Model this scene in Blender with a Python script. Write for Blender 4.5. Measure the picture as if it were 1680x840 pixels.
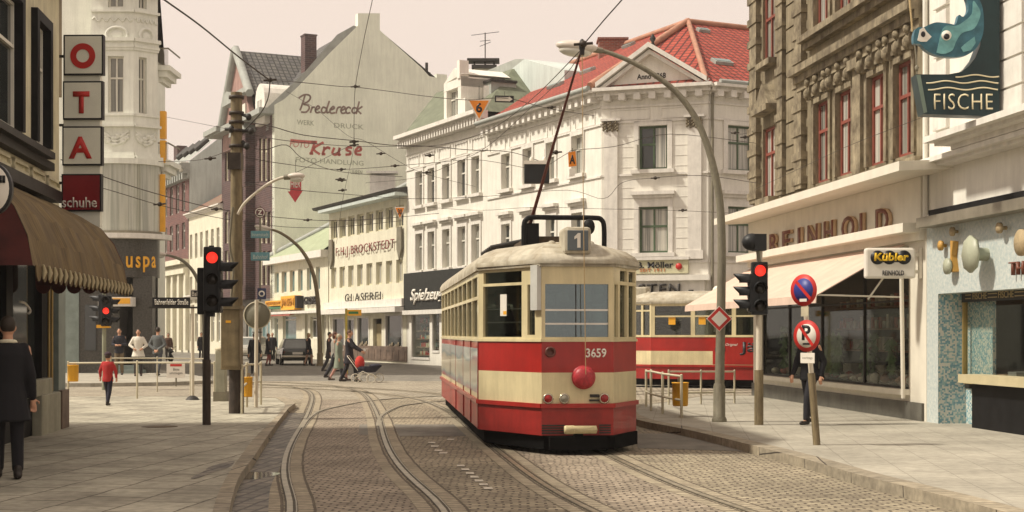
import bpy, bmesh, math, random
from math import radians, sin, cos, pi, sqrt, atan2
from mathutils import Vector, Matrix
random.seed(7)
for o in list(bpy.data.objects): bpy.data.objects.remove(o)
SC = bpy.context.scene
COL = SC.collection
# ---------------------------------------------------------------- camera, light
F = 2333.0; HY = 547.0; CZ = 1.68          # focal length in photo pixels, horizon row, eye height
cam_d = bpy.data.cameras.new('camera'); cam = bpy.data.objects.new('camera', cam_d); COL.objects.link(cam)
cam.location = (0, 0, CZ); cam.rotation_euler = (pi/2, 0, 0)
cam_d.sensor_width = 36; cam_d.lens = 50.0; cam_d.shift_y = (HY-420)/1680.0
cam_d.clip_start = 0.1; cam_d.clip_end = 2000
SC.camera = cam
SUN_DIR = Vector((-1.0, -0.12, 1.22)).normalized()
el = math.asin(SUN_DIR.z); az = atan2(SUN_DIR.x, SUN_DIR.y)
W = bpy.data.worlds.new('World'); SC.world = W; W.use_nodes = True
nt = W.node_tree; nt.nodes.clear()
wo = nt.nodes.new('ShaderNodeOutputWorld'); bg = nt.nodes.new('ShaderNodeBackground')
sky = nt.nodes.new('ShaderNodeTexSky'); sky.sky_type = 'NISHITA'; sky.sun_disc = False
sky.sun_elevation = el; sky.sun_rotation = az % (2*pi); sky.dust_density = 4.0; sky.air_density = 1.0
mx = nt.nodes.new('ShaderNodeMix'); mx.data_type = 'RGBA'; mx.inputs[0].default_value = 0.93
# thin milky overcast: the blue of the clear sky is nearly gone
wn = nt.nodes.new('ShaderNodeTexNoise'); wn.inputs['Scale'].default_value = 1.6; wn.inputs['Detail'].default_value = 4
wr = nt.nodes.new('ShaderNodeValToRGB')
wr.color_ramp.elements[0].position = .3; wr.color_ramp.elements[0].color = (7.6, 6.25, 5.3, 1)
wr.color_ramp.elements[1].position = .75; wr.color_ramp.elements[1].color = (7.9, 6.65, 5.75, 1)
nt.links.new(wn.outputs['Fac'], wr.inputs['Fac']); nt.links.new(wr.outputs['Color'], mx.inputs[7])
nt.links.new(sky.outputs['Color'], mx.inputs[6]); nt.links.new(mx.outputs[2], bg.inputs['Color'])
bg.inputs['Strength'].default_value = 0.10
nt.links.new(bg.outputs['Background'], wo.inputs['Surface'])
sd = bpy.data.lights.new('sun', 'SUN'); sd.energy = 4.0; sd.angle = radians(5); sd.color = (1.0, 0.92, 0.78)
sun = bpy.data.objects.new('sun', sd); COL.objects.link(sun); sun.location = (-30, 0, 40)
sun.rotation_euler = SUN_DIR.to_track_quat('Z', 'Y').to_euler()
vs = SC.view_settings; vs.view_transform = 'Standard'; vs.look = 'None'; vs.exposure = 0.34; vs.gamma = 1.0
SC.render.engine = 'CYCLES'
SC.cycles.max_bounces = 6; SC.cycles.transparent_max_bounces = 12

# ---------------------------------------------------------------- helpers
def P(px, py, Y): return Vector(((px-840)/F*Y, Y, CZ-(py-HY)/F*Y))
def G(px, py, z=0.0):
    Y = F*(CZ-z)/(py-HY); return Vector(((px-840)/F*Y, Y, z))
ORG = {}
def root(name, loc, label, cat, group=None, rz=0.0, world=True):
    """an Empty at a thing's base; world=True: its parts are built in world coordinates"""
    o = bpy.data.objects.new(name, None); COL.objects.link(o); o.empty_display_size = .2
    o.location = loc; o.rotation_euler = (0, 0, rz)
    o['label'] = label; o['category'] = cat
    if group: o['group'] = group
    ORG[o.name] = Vector(loc) if world else Vector((0, 0, 0))
    return o
def org(o):
    while o is not None:
        if o.name in ORG: return ORG[o.name]
        o = o.parent
    return Vector((0, 0, 0))
def tag(o, label=None, cat=None, group=None, kind=None):
    if label: o['label'] = label
    if cat: o['category'] = cat
    if group: o['group'] = group
    if kind: o['kind'] = kind
    return o
class MB:
    def __init__(s, M=None): s.v = []; s.f = []; s.mi = []; s.M = M; s.cur = 0; s.sm = []
    def add(s, vs, fs, smooth=False):
        n = len(s.v)
        for p in vs:
            p = Vector(p); s.v.append(s.M @ p if s.M is not None else p)
        for f in fs: s.f.append([n+i for i in f]); s.mi.append(s.cur); s.sm.append(smooth)
        return s
    def box(s, x0, x1, y0, y1, z0, z1):
        if x0 > x1: x0, x1 = x1, x0
        if y0 > y1: y0, y1 = y1, y0
        if z0 > z1: z0, z1 = z1, z0
        return s.add([(x0,y0,z0),(x1,y0,z0),(x1,y1,z0),(x0,y1,z0),(x0,y0,z1),(x1,y0,z1),(x1,y1,z1),(x0,y1,z1)],
              [(0,3,2,1),(4,5,6,7),(0,1,5,4),(1,2,6,5),(2,3,7,6),(3,0,4,7)])
    def quad(s, a, b, c, d): return s.add([a,b,c,d], [(0,1,2,3)])
    def poly(s, pts): return s.add(pts, [tuple(range(len(pts)))])
    def prism(s, pts, h):
        """pts: list of 3D points (a polygon), h: extrusion vector"""
        n = len(pts); h = Vector(h); a = [Vector(p) for p in pts]
        return s.add(a+[p+h for p in a], [tuple(reversed(range(n))), tuple(range(n, 2*n))]+[(i,(i+1)%n,n+(i+1)%n,n+i) for i in range(n)])
    def tube(s, pts, r, n=8, cap=True):
        pts = [Vector(p) for p in pts]; m = len(pts)
        rs = r if isinstance(r, (list, tuple)) else [r]*m
        vs = []; ref = None
        for i, p in enumerate(pts):
            t = (pts[min(i+1, m-1)]-pts[max(i-1, 0)])
            if t.length < 1e-9: t = Vector((0,0,1))
            t.normalize()
            if ref is None: ref = Vector((0,0,1)) if abs(t.z) < .9 else Vector((0,1,0))
            a = t.cross(ref)
            if a.length < 1e-4: a = t.cross(Vector((1,0,0)))
            a.normalize(); b = a.cross(t); ref = b
            for k in range(n):
                q = 2*pi*k/n; vs.append(p+(a*cos(q)+b*sin(q))*rs[i])
        fs = []
        for i in range(m-1):
            for k in range(n):
                k2 = (k+1) % n; fs.append((i*n+k, i*n+k2, (i+1)*n+k2, (i+1)*n+k))
        s.add(vs, fs, True)
        if cap:
            s.add(vs[:n], [tuple(reversed(range(n)))]); s.add(vs[-n:], [tuple(range(n))])
        return s
    def lathe(s, c, prof, n=16, axis='z'):
        """prof: list of (radius, height) turned about an axis through c"""
        c = Vector(c); vs = []
        for (r, h) in prof:
            for k in range(n):
                q = 2*pi*k/n; a, b = r*cos(q), r*sin(q)
                vs.append(c+Vector({'z': (a,b,h), 'y': (a,h,b), 'x': (h,a,b)}[axis]))
        fs = []
        for i in range(len(prof)-1):
            for k in range(n):
                k2 = (k+1) % n; f = (i*n+k, i*n+k2, (i+1)*n+k2, (i+1)*n+k)
                fs.append(f if axis != 'y' else tuple(reversed(f)))
        return s.add(vs, fs, True)
    def disc(s, c, r, th, axis='y', n=24, prof=None):
        return s.lathe(c, [(0.0001, -th/2), (r, -th/2), (r, th/2), (0.0001, th/2)], n, axis)
    def ball(s, c, rx, ry=None, rz=None, n=12, m=8):
        ry = ry or rx; rz = rz or rx; c = Vector(c); vs = []; fs = []
        for i in range(m+1):
            a = -pi/2+pi*i/m
            for k in range(n):
                q = 2*pi*k/n; rr = max(cos(a), .001)
                vs.append(c+Vector((rx*rr*cos(q), ry*rr*sin(q), rz*sin(a))))
        for i in range(m):
            for k in range(n): fs.append((i*n+k, i*n+(k+1) % n, (i+1)*n+(k+1) % n, (i+1)*n+k))
        return s.add(vs, fs, True)
    def build(s, name, mat, parent=None, bevel=0.0, label=None):
        me = bpy.data.meshes.new(name)
        off = org(parent) if parent is not None else Vector((0,0,0))
        me.from_pydata([tuple(p-off) for p in s.v], [], s.f)
        mats = mat if isinstance(mat, (list, tuple)) else [mat]
        for m in mats: me.materials.append(m)
        me.polygons.foreach_set('material_index', s.mi); me.polygons.foreach_set('use_smooth', s.sm)
        uv = me.uv_layers.new(name='UVMap').data
        for p in me.polygons:
            n = p.normal
            if abs(n.z) > .97: t = Vector((1,0,0)); b = Vector((0,1,0))
            else:
                t = Vector((0,0,1)).cross(n).normalized(); b = n.cross(t)
            for li in p.loop_indices:
                q = me.vertices[me.loops[li].vertex_index].co+off
                uv[li].uv = (q.dot(t), q.dot(b))
        o = bpy.data.objects.new(name, me); COL.objects.link(o)
        if parent is not None: o.parent = parent
        if bevel:
            b = o.modifiers.new('bevel', 'BEVEL'); b.width = bevel; b.segments = 2; b.limit_method = 'ANGLE'
        if label: o['label'] = label
        return o
def FrAt(px, Y, u):
    return Fr(((px-840)/F*Y, Y), u)
class Fr:
    """a vertical facade plane: u runs to the viewer's right, n points out of the wall"""
    def __init__(s, o, u):
        s.o = Vector((o[0], o[1], 0)); s.u = Vector((u[0], u[1], 0)).normalized(); s.n = Vector((s.u.y, -s.u.x, 0))
        s.M = Matrix(((s.u.x, 0, s.n.x, s.o.x), (s.u.y, 0, s.n.y, s.o.y), (0, 1, 0, 0), (0, 0, 0, 1)))  # (s, z, d)
    def s(f, px, d=0):
        k = (px-840)/F; o = f.o+f.n*d; return (k*o.y-o.x)/(f.u.x-k*f.u.y)
    def Y(f, px, d=0): return (f.o+f.n*d+f.u*f.s(px, d)).y
    def z(f, px, py, d=0): return CZ-(py-HY)/F*f.Y(px, d)
    def pt(f, s, z, d=0): return f.o+f.u*s+f.n*d+Vector((0,0,z))
    def mb(f): return MB(f.M.copy())
# ---------------------------------------------------------------- materials
MATS = {}
def new_mat(name):
    m = bpy.data.materials.new(name); m.use_nodes = True; n = m.node_tree.nodes
    return m, m.node_tree, n['Principled BSDF']
def N(nt, t, **kw):
    n = nt.nodes.new(t)
    for k, v in kw.items():
        if k in n.inputs: n.inputs[k].default_value = v
        else: setattr(n, k, v)
    return n
def c4(c): return (c[0], c[1], c[2], 1)
def sr(r, g, b):
    f = lambda x: ((x/255+.055)/1.055)**2.4 if x > 10 else x/255/12.92
    return (f(r), f(g), f(b))
def mat(name, col, rough=.7, var=.12, scale=2.0, bump=0.0, metal=0.0, streak=0.0, col2=None, bscale=30, spec=.35, coat=0.0):
    """weathered surface: two-scale noise varies the base colour, optional vertical dirt runs, fine bump"""
    if name in MATS: return MATS[name]
    m, t, b = new_mat(name); L = t.links
    tc = N(t, 'ShaderNodeTexCoord'); uvm = tc.outputs['UV']
    n1 = N(t, 'ShaderNodeTexNoise', Scale=scale, Detail=6.0, Roughness=.62); L.new(uvm, n1.inputs['Vector'])
    r = N(t, 'ShaderNodeValToRGB')
    a = col2 if col2 else tuple(max(0, x*(1-var*1.6)) for x in col)
    r.color_ramp.elements[0].position = .32; r.color_ramp.elements[0].color = c4(a)
    r.color_ramp.elements[1].position = .68; r.color_ramp.elements[1].color = c4(tuple(min(1, x*(1+var*.6)) for x in col))
    L.new(n1.outputs['Fac'], r.inputs['Fac']); out = r.outputs['Color']
    if streak:
        mp = N(t, 'ShaderNodeMapping'); mp.inputs['Scale'].default_value = (5.0, .45, 1); L.new(uvm, mp.inputs['Vector'])
        n2 = N(t, 'ShaderNodeTexNoise', Scale=1.0, Detail=5.0, Roughness=.7); L.new(mp.outputs['Vector'], n2.inputs['Vector'])
        r2 = N(t, 'ShaderNodeValToRGB'); r2.color_ramp.elements[0].position = .38; r2.color_ramp.elements[0].color = c4((1-streak,)*3)
        r2.color_ramp.elements[1].position = .6; r2.color_ramp.elements[1].color = (1, 1, 1, 1); L.new(n2.outputs['Fac'], r2.inputs['Fac'])
        mm = N(t, 'ShaderNodeMix', data_type='RGBA', blend_type='MULTIPLY'); mm.inputs[0].default_value = 1
        L.new(out, mm.inputs[6]); L.new(r2.outputs['Color'], mm.inputs[7]); out = mm.outputs[2]
    L.new(out, b.inputs['Base Color']); b.inputs['Roughness'].default_value = rough; b.inputs['Metallic'].default_value = metal
    b.inputs['Specular IOR Level'].default_value = spec; b.inputs['Coat Weight'].default_value = coat
    if bump:
        n3 = N(t, 'ShaderNodeTexNoise', Scale=bscale, Detail=4.0); L.new(uvm, n3.inputs['Vector'])
        bp = N(t, 'ShaderNodeBump', Strength=bump, Distance=.02); L.new(n3.outputs['Fac'], bp.inputs['Height']); L.new(bp.outputs['Normal'], b.inputs['Normal'])
    MATS[name] = m; return m
def brick(name, c1, c2, mortar, bw, bh, ms=.012, rough=.85, bump=.4, off=.5, var=.25, rot=0.0, squash=1.0, warp=0.0, dirt=.25, dscale=.6):
    if name in MATS: return MATS[name]
    m, t, b = new_mat(name); L = t.links
    tc = N(t, 'ShaderNodeTexCoord'); mp = N(t, 'ShaderNodeMapping'); mp.inputs['Rotation'].default_value = (0, 0, rot); L.new(tc.outputs['UV'], mp.inputs['Vector'])
    vec = mp.outputs['Vector']
    if warp:
        nn = N(t, 'ShaderNodeTexNoise', Scale=1.3, Detail=3.0); L.new(vec, nn.inputs['Vector'])
        ad = N(t, 'ShaderNodeVectorMath', operation='MULTIPLY_ADD'); L.new(nn.outputs['Color'], ad.inputs[0]); ad.inputs[1].default_value = (warp, warp, 0); L.new(vec, ad.inputs[2]); vec = ad.outputs[0]
        n5 = N(t, 'ShaderNodeTexNoise', Scale=14.0, Detail=2.0); L.new(mp.outputs['Vector'], n5.inputs['Vector'])
        a2 = N(t, 'ShaderNodeVectorMath', operation='MULTIPLY_ADD'); L.new(n5.outputs['Color'], a2.inputs[0]); a2.inputs[1].default_value = (warp*.12, warp*.12, 0); L.new(vec, a2.inputs[2]); vec = a2.outputs[0]
    br = N(t, 'ShaderNodeTexBrick'); br.offset = off; br.squash = squash
    br.inputs['Color1'].default_value = c4(c1); br.inputs['Color2'].default_value = c4(c2); br.inputs['Mortar'].default_value = c4(mortar)
    br.inputs['Scale'].default_value = 1; br.inputs['Mortar Size'].default_value = ms; br.inputs['Mortar Smooth'].default_value = .35
    br.inputs['Brick Width'].default_value = bw; br.inputs['Row Height'].default_value = bh; L.new(vec, br.inputs['Vector'])
    n1 = N(t, 'ShaderNodeTexNoise', Scale=dscale, Detail=7.0, Roughness=.65); L.new(tc.outputs['UV'], n1.inputs['Vector'])
    r = N(t, 'ShaderNodeValToRGB'); r.color_ramp.elements[0].position = .35; r.color_ramp.elements[0].color = c4((1-dirt,)*3)
    r.color_ramp.elements[1].position = .65; r.color_ramp.elements[1].color = (1+dirt*.4,)*3+(1,); L.new(n1.outputs['Fac'], r.inputs['Fac'])
    mm = N(t, 'ShaderNodeMix', data_type='RGBA', blend_type='MULTIPLY'); mm.inputs[0].default_value = 1
    L.new(br.outputs['Color'], mm.inputs[6]); L.new(r.outputs['Color'], mm.inputs[7])
    n4 = N(t, 'ShaderNodeTexNoise', Scale=9.0, Detail=3.0); L.new(tc.outputs['UV'], n4.inputs['Vector'])
    r4 = N(t, 'ShaderNodeValToRGB'); r4.color_ramp.elements[0].position = .3; r4.color_ramp.elements[0].color = c4((1-var,)*3)
    r4.color_ramp.elements[1].position = .7; r4.color_ramp.elements[1].color = (1+var*.5,)*3+(1,); L.new(n4.outputs['Fac'], r4.inputs['Fac'])
    m2 = N(t, 'ShaderNodeMix', data_type='RGBA', blend_type='MULTIPLY'); m2.inputs[0].default_value = 1
    L.new(mm.outputs[2], m2.inputs[6]); L.new(r4.outputs['Color'], m2.inputs[7]); L.new(m2.outputs[2], b.inputs['Base Color'])
    b.inputs['Roughness'].default_value = rough; b.inputs['Specular IOR Level'].default_value = .3
    if bump:
        bp = N(t, 'ShaderNodeBump', Strength=bump, Distance=.02); bp.invert = True
        L.new(br.outputs['Fac'], bp.inputs['Height']); L.new(bp.outputs['Normal'], b.inputs['Normal'])
    MATS[name] = m; return m
def glass(name, tint=(.8,.85,.85), refl=.16, clear=True, base=(.02,.025,.03)):
    if name in MATS: return MATS[name]
    m, t, b = new_mat(name); L = t.links
    if not clear:
        n1 = N(t, 'ShaderNodeTexNoise', Scale=1.2, Detail=2.0); tc = N(t, 'ShaderNodeTexCoord'); L.new(tc.outputs['UV'], n1.inputs['Vector'])
        r = N(t, 'ShaderNodeValToRGB'); r.color_ramp.elements[0].color = c4(tuple(x*.6 for x in base)); r.color_ramp.elements[1].color = c4(tuple(x*1.6 for x in base))
        L.new(n1.outputs['Fac'], r.inputs['Fac']); L.new(r.outputs['Color'], b.inputs['Base Color'])
        b.inputs['Roughness'].default_value = .06; b.inputs['Specular IOR Level'].default_value = .7
    else:
        tr = N(t, 'ShaderNodeBsdfTransparent'); tr.inputs['Color'].default_value = c4(tint)
        gl = N(t, 'ShaderNodeBsdfGlossy'); gl.inputs['Roughness'].default_value = .03; gl.inputs['Color'].default_value = (.9,.93,.95,1)
        fr = N(t, 'ShaderNodeFresnel', IOR=1.38); ad = N(t, 'ShaderNodeMath', operation='ADD'); ad.operation = 'MULTIPLY_ADD'; ad.inputs[1].default_value = .6; ad.inputs[2].default_value = refl; ad.use_clamp = True
        mx = N(t, 'ShaderNodeMixShader'); L.new(fr.outputs[0], ad.inputs[0]); L.new(ad.outputs[0], mx.inputs[0])
        L.new(tr.outputs[0], mx.inputs[1]); L.new(gl.outputs[0], mx.inputs[2]); L.new(mx.outputs[0], t.nodes['Material Output'].inputs['Surface'])
    MATS[name] = m; return m
def curtain(name, c1, c2, freq=14.0, spec=.6):
    """window pane with hanging net curtains close behind the glass; the pale one also paints in reflections"""
    if name in MATS: return MATS[name]
    m, t, b = new_mat(name); L = t.links; tc = N(t, 'ShaderNodeTexCoord')
    mp = N(t, 'ShaderNodeMapping'); mp.inputs['Scale'].default_value = (freq, .25, 1); L.new(tc.outputs['UV'], mp.inputs['Vector'])
    n1 = N(t, 'ShaderNodeTexNoise', Scale=1.0, Detail=3.0); L.new(mp.outputs['Vector'], n1.inputs['Vector'])
    r = N(t, 'ShaderNodeValToRGB'); r.color_ramp.elements[0].position = .38; r.color_ramp.elements[0].color = c4(c1); r.color_ramp.elements[1].position = .6; r.color_ramp.elements[1].color = c4(c2)
    L.new(n1.outputs['Fac'], r.inputs['Fac']); L.new(r.outputs['Color'], b.inputs['Base Color'])
    b.inputs['Roughness'].default_value = .12; b.inputs['Specular IOR Level'].default_value = spec
    MATS[name] = m; return m
def emis(name, col, st):
    if name in MATS: return MATS[name]
    m, t, b = new_mat(name); n1 = N(t, 'ShaderNodeTexNoise', Scale=20.0); b.inputs['Base Color'].default_value = c4(col); b.inputs['Roughness'].default_value = .4
    b.inputs['Emission Color'].default_value = c4(col); b.inputs['Emission Strength'].default_value = st
    MATS[name] = m; return m
def txt(s, w, h, M, m, parent, name='lettering', th=.01, bold=0.0, shear=0.0, sp=1.0):
    """raised lettering fitted into a w x h box whose lower left corner and axes are given by M (x right, y up, z out)"""
    cu = bpy.data.curves.new(name, 'FONT'); cu.body = s; cu.size = 1; cu.extrude = 0.0; cu.offset = bold; cu.shear = shear; cu.space_character = sp; cu.resolution_u = 3
    t = bpy.data.objects.new('tmp', cu); COL.objects.link(t)
    bpy.context.view_layer.update()
    me = bpy.data.meshes.new_from_object(t.evaluated_get(bpy.context.evaluated_depsgraph_get()))
    bpy.data.objects.remove(t); bpy.data.curves.remove(cu)
    xs = [v.co.x for v in me.vertices]; ys = [v.co.y for v in me.vertices]
    x0, x1, y0, y1 = min(xs), max(xs), min(ys), max(ys)
    S = Matrix.Diagonal((w/(x1-x0), h/(y1-y0), 1, 1)) @ Matrix.Translation((-x0, -y0, 0))
    bm = bmesh.new(); bm.from_mesh(me); bpy.data.meshes.remove(me)
    bmesh.ops.transform(bm, matrix=S, verts=bm.verts)
    geo = bmesh.ops.extrude_face_region(bm, geom=bm.faces[:])
    bmesh.ops.translate(bm, vec=(0, 0, th), verts=[g for g in geo['geom'] if isinstance(g, bmesh.types.BMVert)])
    bm.normal_update(); bmesh.ops.transform(bm, matrix=M, verts=bm.verts)
    off = org(parent); bmesh.ops.translate(bm, vec=-off, verts=bm.verts)
    bmesh.ops.recalc_face_normals(bm, faces=bm.faces)
    out = bpy.data.meshes.new(name); bm.to_mesh(out); bm.free(); out.materials.append(m)
    o = bpy.data.objects.new(name, out); COL.objects.link(o)
    if parent is not None: o.parent = parent
    return o
def ftxt(s, fr, s0, s1, z0, z1, d, m, parent, **k):
    return txt(s, s1-s0, z1-z0, fr.M @ Matrix.Translation((s0, z0, d)), m, parent, **k)
def struct(mb, name, m, label=None):
    o = mb.build(name, m); o['kind'] = 'structure'
    if label: o['label'] = label
    return o
# palette
M_white = mat('white_plaster', (.77,.745,.67), var=.06, scale=1.2, streak=.10, rough=.8, bump=.06)
M_whitetrim = mat('white_trim', (.74,.71,.65), var=.08, scale=3, rough=.75, streak=.12)
M_cream = mat('cream_plaster', (.72,.69,.55), var=.08, scale=1.2, streak=.12, rough=.85)
M_fire = mat('firewall_plaster', (.83,.86,.73), var=.09, scale=.35, streak=.10, rough=.92, bump=.1, bscale=6)
M_blueplaster = mat('pale_blue_plaster', (.55,.61,.58), var=.08, scale=.3, streak=.15, rough=.9)
M_stone = mat('sooty_sandstone', (.29,.245,.165), col2=(.15,.12,.075), scale=1.3, streak=.35, rough=.9, bump=.25, bscale=14)
M_stonet = mat('sooty_sandstone_trim', (.33,.28,.19), col2=(.11,.085,.055), scale=3.0, streak=.40, rough=.9, bump=.25, bscale=14)
M_darkbrick = brick('dark_brick', (.115,.06,.058), (.075,.045,.05), (.16,.13,.12), .5, .16, ms=.02, dirt=.2)
M_purplebrick = brick('purple_brick', (.20,.085,.075), (.14,.065,.065), (.2,.15,.13), .5, .16, ms=.02, dirt=.2)
M_redroof = brick('red_roof_tiles', (.42,.085,.055), (.34,.06,.045), (.10,.03,.025), .34, .42, ms=.05, off=0, bump=1.0, dirt=.18, var=.2)
M_darkroof = brick('grey_roof_tiles', (.17,.165,.15), (.12,.12,.12), (.045,.045,.045), .42, .46, ms=.06, off=0, bump=1.0, dirt=.2)
M_slate = mat('slate_grey_roof', (.36,.38,.35), var=.12, scale=2, rough=.7, streak=.15)
M_greenroof = mat('green_copper_roof', (.17,.19,.13), var=.18, scale=2, rough=.8, streak=.2)
M_limeroof = mat('pale_green_roof', (.36,.41,.27), var=.1, scale=1.5, rough=.8, streak=.15)
M_glassD = glass('dark_window_glass', clear=False, base=(.03,.035,.035))
M_glassB = glass('bluish_window_glass', clear=False, base=(.10,.17,.17))
M_shop = glass('shop_glass', tint=(.90,.92,.90), refl=.0)
M_shop.node_tree.nodes['Math'].inputs[1].default_value = .15
M_curtA = curtain('grey_net_curtain', (.11,.11,.095), (.27,.265,.23))
M_curtReflB = curtain('pale_curtain_and_reflection', (.22,.22,.20), (.50,.48,.42))  # pale curtains; on the stone building, reflections painted into the panes
M_winwhite = mat('white_window_frame', (.68,.66,.58), var=.06, rough=.6)
M_wingreen = mat('green_window_frame', (.07,.11,.06), var=.12, rough=.5)
M_winred = mat('red_window_frame', (.24,.065,.045), var=.2, rough=.6)
M_black = mat('black_paint', (.009,.009,.010), var=.3, scale=4, rough=.6, spec=.15)
M_darkmetal = mat('dark_iron', (.03,.027,.024), var=.3, scale=6, rough=.6)
M_galv = mat('painted_grey_steel', (.22,.20,.145), var=.18, scale=3, rough=.55, streak=.15)
M_rust = mat('brown_steel', (.14,.10,.055), var=.3, scale=3, rough=.7, streak=.25)
M_granite = mat('dark_granite', (.075,.07,.06), var=.35, scale=14, rough=.35)
M_tealstone = mat('grey_teal_stone', (.20,.24,.22), var=.15, scale=3, rough=.5)
M_orange = mat('orange_bin_plastic', (.72,.36,.02), var=.1, scale=3, rough=.5)
M_sred = mat('sign_red', (.52,.03,.025), var=.08, rough=.45)
M_swhite = mat('sign_white', (.74,.70,.62), var=.06, rough=.45)
M_sblue = mat('sign_blue', (.03,.04,.22), var=.1, rough=.45)
M_syel = mat('sign_yellow', (.80,.40,.03), var=.08, rough=.45)
M_sblack = mat('sign_black', (.012,.012,.015), var=.1, rough=.45)
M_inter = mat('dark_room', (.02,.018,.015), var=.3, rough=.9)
# ---------------------------------------------------------------- ground, pavements, rails
M_sett = brick('tan_setts', (.43,.375,.265), (.30,.255,.185), (.14,.115,.085), .17, .105, ms=.015, bump=1.0, warp=.16, dirt=.28, dscale=.5, var=.3)
M_sett2 = brick('violet_setts', (.42,.355,.27), (.32,.265,.20), (.13,.105,.08), .16, .10, ms=.014, bump=1.0, warp=.16, dirt=.3, dscale=.8, var=.35)
M_diag = brick('diagonal_setts', (.42,.38,.29), (.34,.30,.23), (.17,.14,.11), .20, .16, ms=.015, bump=.8, warp=.1, rot=.62, dirt=.2)
M_asph = mat('worn_asphalt', (.20,.185,.155), var=.22, scale=1.3, rough=.85, bump=.25, bscale=60, streak=.1)
M_slab = brick('pavement_slabs', (.43,.405,.32), (.36,.335,.265), (.15,.135,.105), .72, .62, ms=.014, bump=.45, warp=.12, rot=1.69, dirt=.36, dscale=.9, var=.22)
M_slabR = brick('right_pavement_slabs', (.39,.365,.30), (.36,.335,.275), (.27,.25,.205), .5, .5, ms=.008, bump=.15, warp=.04, rot=1.69, dirt=.24, dscale=.8, var=.16)
M_kerb = brick('kerb_granite', (.36,.31,.225), (.28,.245,.185), (.06,.05,.04), .9, 1.7, ms=.012, bump=.4, warp=.02, rot=1.69, dirt=.25, dscale=2, var=.3)
M_rail = mat('worn_rail_steel', (.34,.30,.22), var=.3, scale=6, rough=.4, metal=.4)
M_groove = mat('rail_groove', (.09,.075,.055), var=.3, scale=6, rough=.8)
M_gutter = brick('damp_gutter_setts', (.20,.17,.125), (.13,.11,.085), (.04,.033,.025), .30, .17, ms=.02, rough=.5, bump=.8, warp=.12, rot=1.69, dirt=.55, dscale=1.4, var=.4)
M_puddle = mat('wet_film', (.05,.047,.04), var=.3, scale=3, rough=.06, spec=.8)
g = MB(); g.quad((-400,-30,0), (400,-30,0), (400,1200,0), (-400,1200,0)); struct(g, 'ground', M_asph)
def sheet(pts, z): m = MB(); m.poly([(p[0], p[1], z) for p in pts]); return m
def strip(L, R, z):
    m = MB()
    for i in range(len(L)-1): m.quad((L[i][0],L[i][1],z), (R[i][0],R[i][1],z), (R[i+1][0],R[i+1][1],z), (L[i+1][0],L[i+1][1],z))
    return m
def spline(pts, n=10):
    out = []
    for i in range(len(pts)-1):
        p0 = Vector(pts[max(i-1,0)]); p1 = Vector(pts[i]); p2 = Vector(pts[i+1]); p3 = Vector(pts[min(i+2, len(pts)-1)])
        for k in range(n):
            t = k/n
            out.append(.5*((2*p1)+(p2-p0)*t+(2*p0-5*p1+4*p2-p3)*t*t+(3*p1-p0-3*p2+p3)*t**3))
    out.append(Vector(pts[-1])); return out
def offs(path, d):
    out = []
    for i, p in enumerate(path):
        t = (path[min(i+1, len(path)-1)]-path[max(i-1, 0)]); t.z = 0; t.normalize()
        out.append(p+Vector((t.y, -t.x, 0))*d)     # d > 0: to the right of travel
    return out
# main carriageway of setts, crossing, diagonal setts of the side street
struct(sheet([(-3.6,2),(9,2),(9,36.2),(-10,36.2),(-5.5,30),(-5.5,20)], .004), 'road', M_sett)
struct(sheet([(-60,35.9),(60,35.9),(60,50),(-60,50)], .0035), 'side_street', M_diag)
struct(sheet([(-60,50),(60,50),(60,60),(-60,60)], .003), 'crossing', M_asph)
for i, (a, b, c, d) in enumerate([(G(590,697), G(760,697), G(770,715), G(588,714)), (G(640,706), G(760,700), G(790,716), G(640,716)), (G(1046,712), G(1175,712), G(1260,742), G(1046,736))]):
    m = sheet([(p.x, p.y) for p in (d, c, b, a)], .0078+.0003*i); struct(m, 'asphalt_patch', M_asph)
# darker violet setts in the track beds
# track centre lines measured on the ground
A = [G(562,1100), G(590,920), G(613,840), G(574,797), G(555,750), G(556,715), G(561,690), G(561,665), G(557,650), G(546,641), G(520,634.5), G(470,630), G(400,627.5), G(300,626)]
B = [Vector((3.1,7.0,0)), Vector((2.2,10.3,0)), Vector((1.46,13.5,0)), Vector((1.08,15.6,0)), Vector((.557,20,0)), Vector((-.1,26,0)), Vector((-.85,32,0)), Vector((-2.2,38,0)), Vector((-5.2,43.2,0)), Vector((-10,46.3,0)), Vector((-17,48,0)), Vector((-40,50,0))]
def even(path, st):
    out = [path[0]]; acc = 0
    for i in range(1, len(path)):
        a, b = path[i-1], path[i]; L = (b-a).length; t = st-acc
        while t < L: out.append(a.lerp(b, t/L)); t += st
        acc = (acc+L) % st
    out.append(path[-1]); return out
A = even(spline(A, 8), .8); B = even(spline(B, 8), .8)
def smooth(p, k=4):
    for _ in range(k): p = [p[0]]+[(p[i-1]+p[i]*2+p[i+1])/4 for i in range(1, len(p)-1)]+[p[-1]]
    return p
A = smooth(A, 5); B = smooth(B, 5)
def rail(path, label, z=.012):
    r = root('tram_rail', (path[0].x, path[0].y, 0), label, 'rail', 'grooved rails set in the street')
    strip(offs(path, -.045), offs(path, .072), z-.0025).build('groove', M_groove, r)
    m = MB(); 
    for a, b in ((-.030, .028), (.056, .068)):
        L = offs(path, a); R = offs(path, b)
        for i in range(len(L)-1):
            q = [L[i], R[i], R[i+1], L[i+1]]; m.quad(*[(p.x, p.y, z+.004) for p in q])
            m.quad((L[i].x,L[i].y,z-.002), (L[i].x,L[i].y,z+.004), (L[i+1].x,L[i+1].y,z+.004), (L[i+1].x,L[i+1].y,z-.002))
    m.build('rail_head', M_rail, r); return r
Hg = 1.435/2
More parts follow.
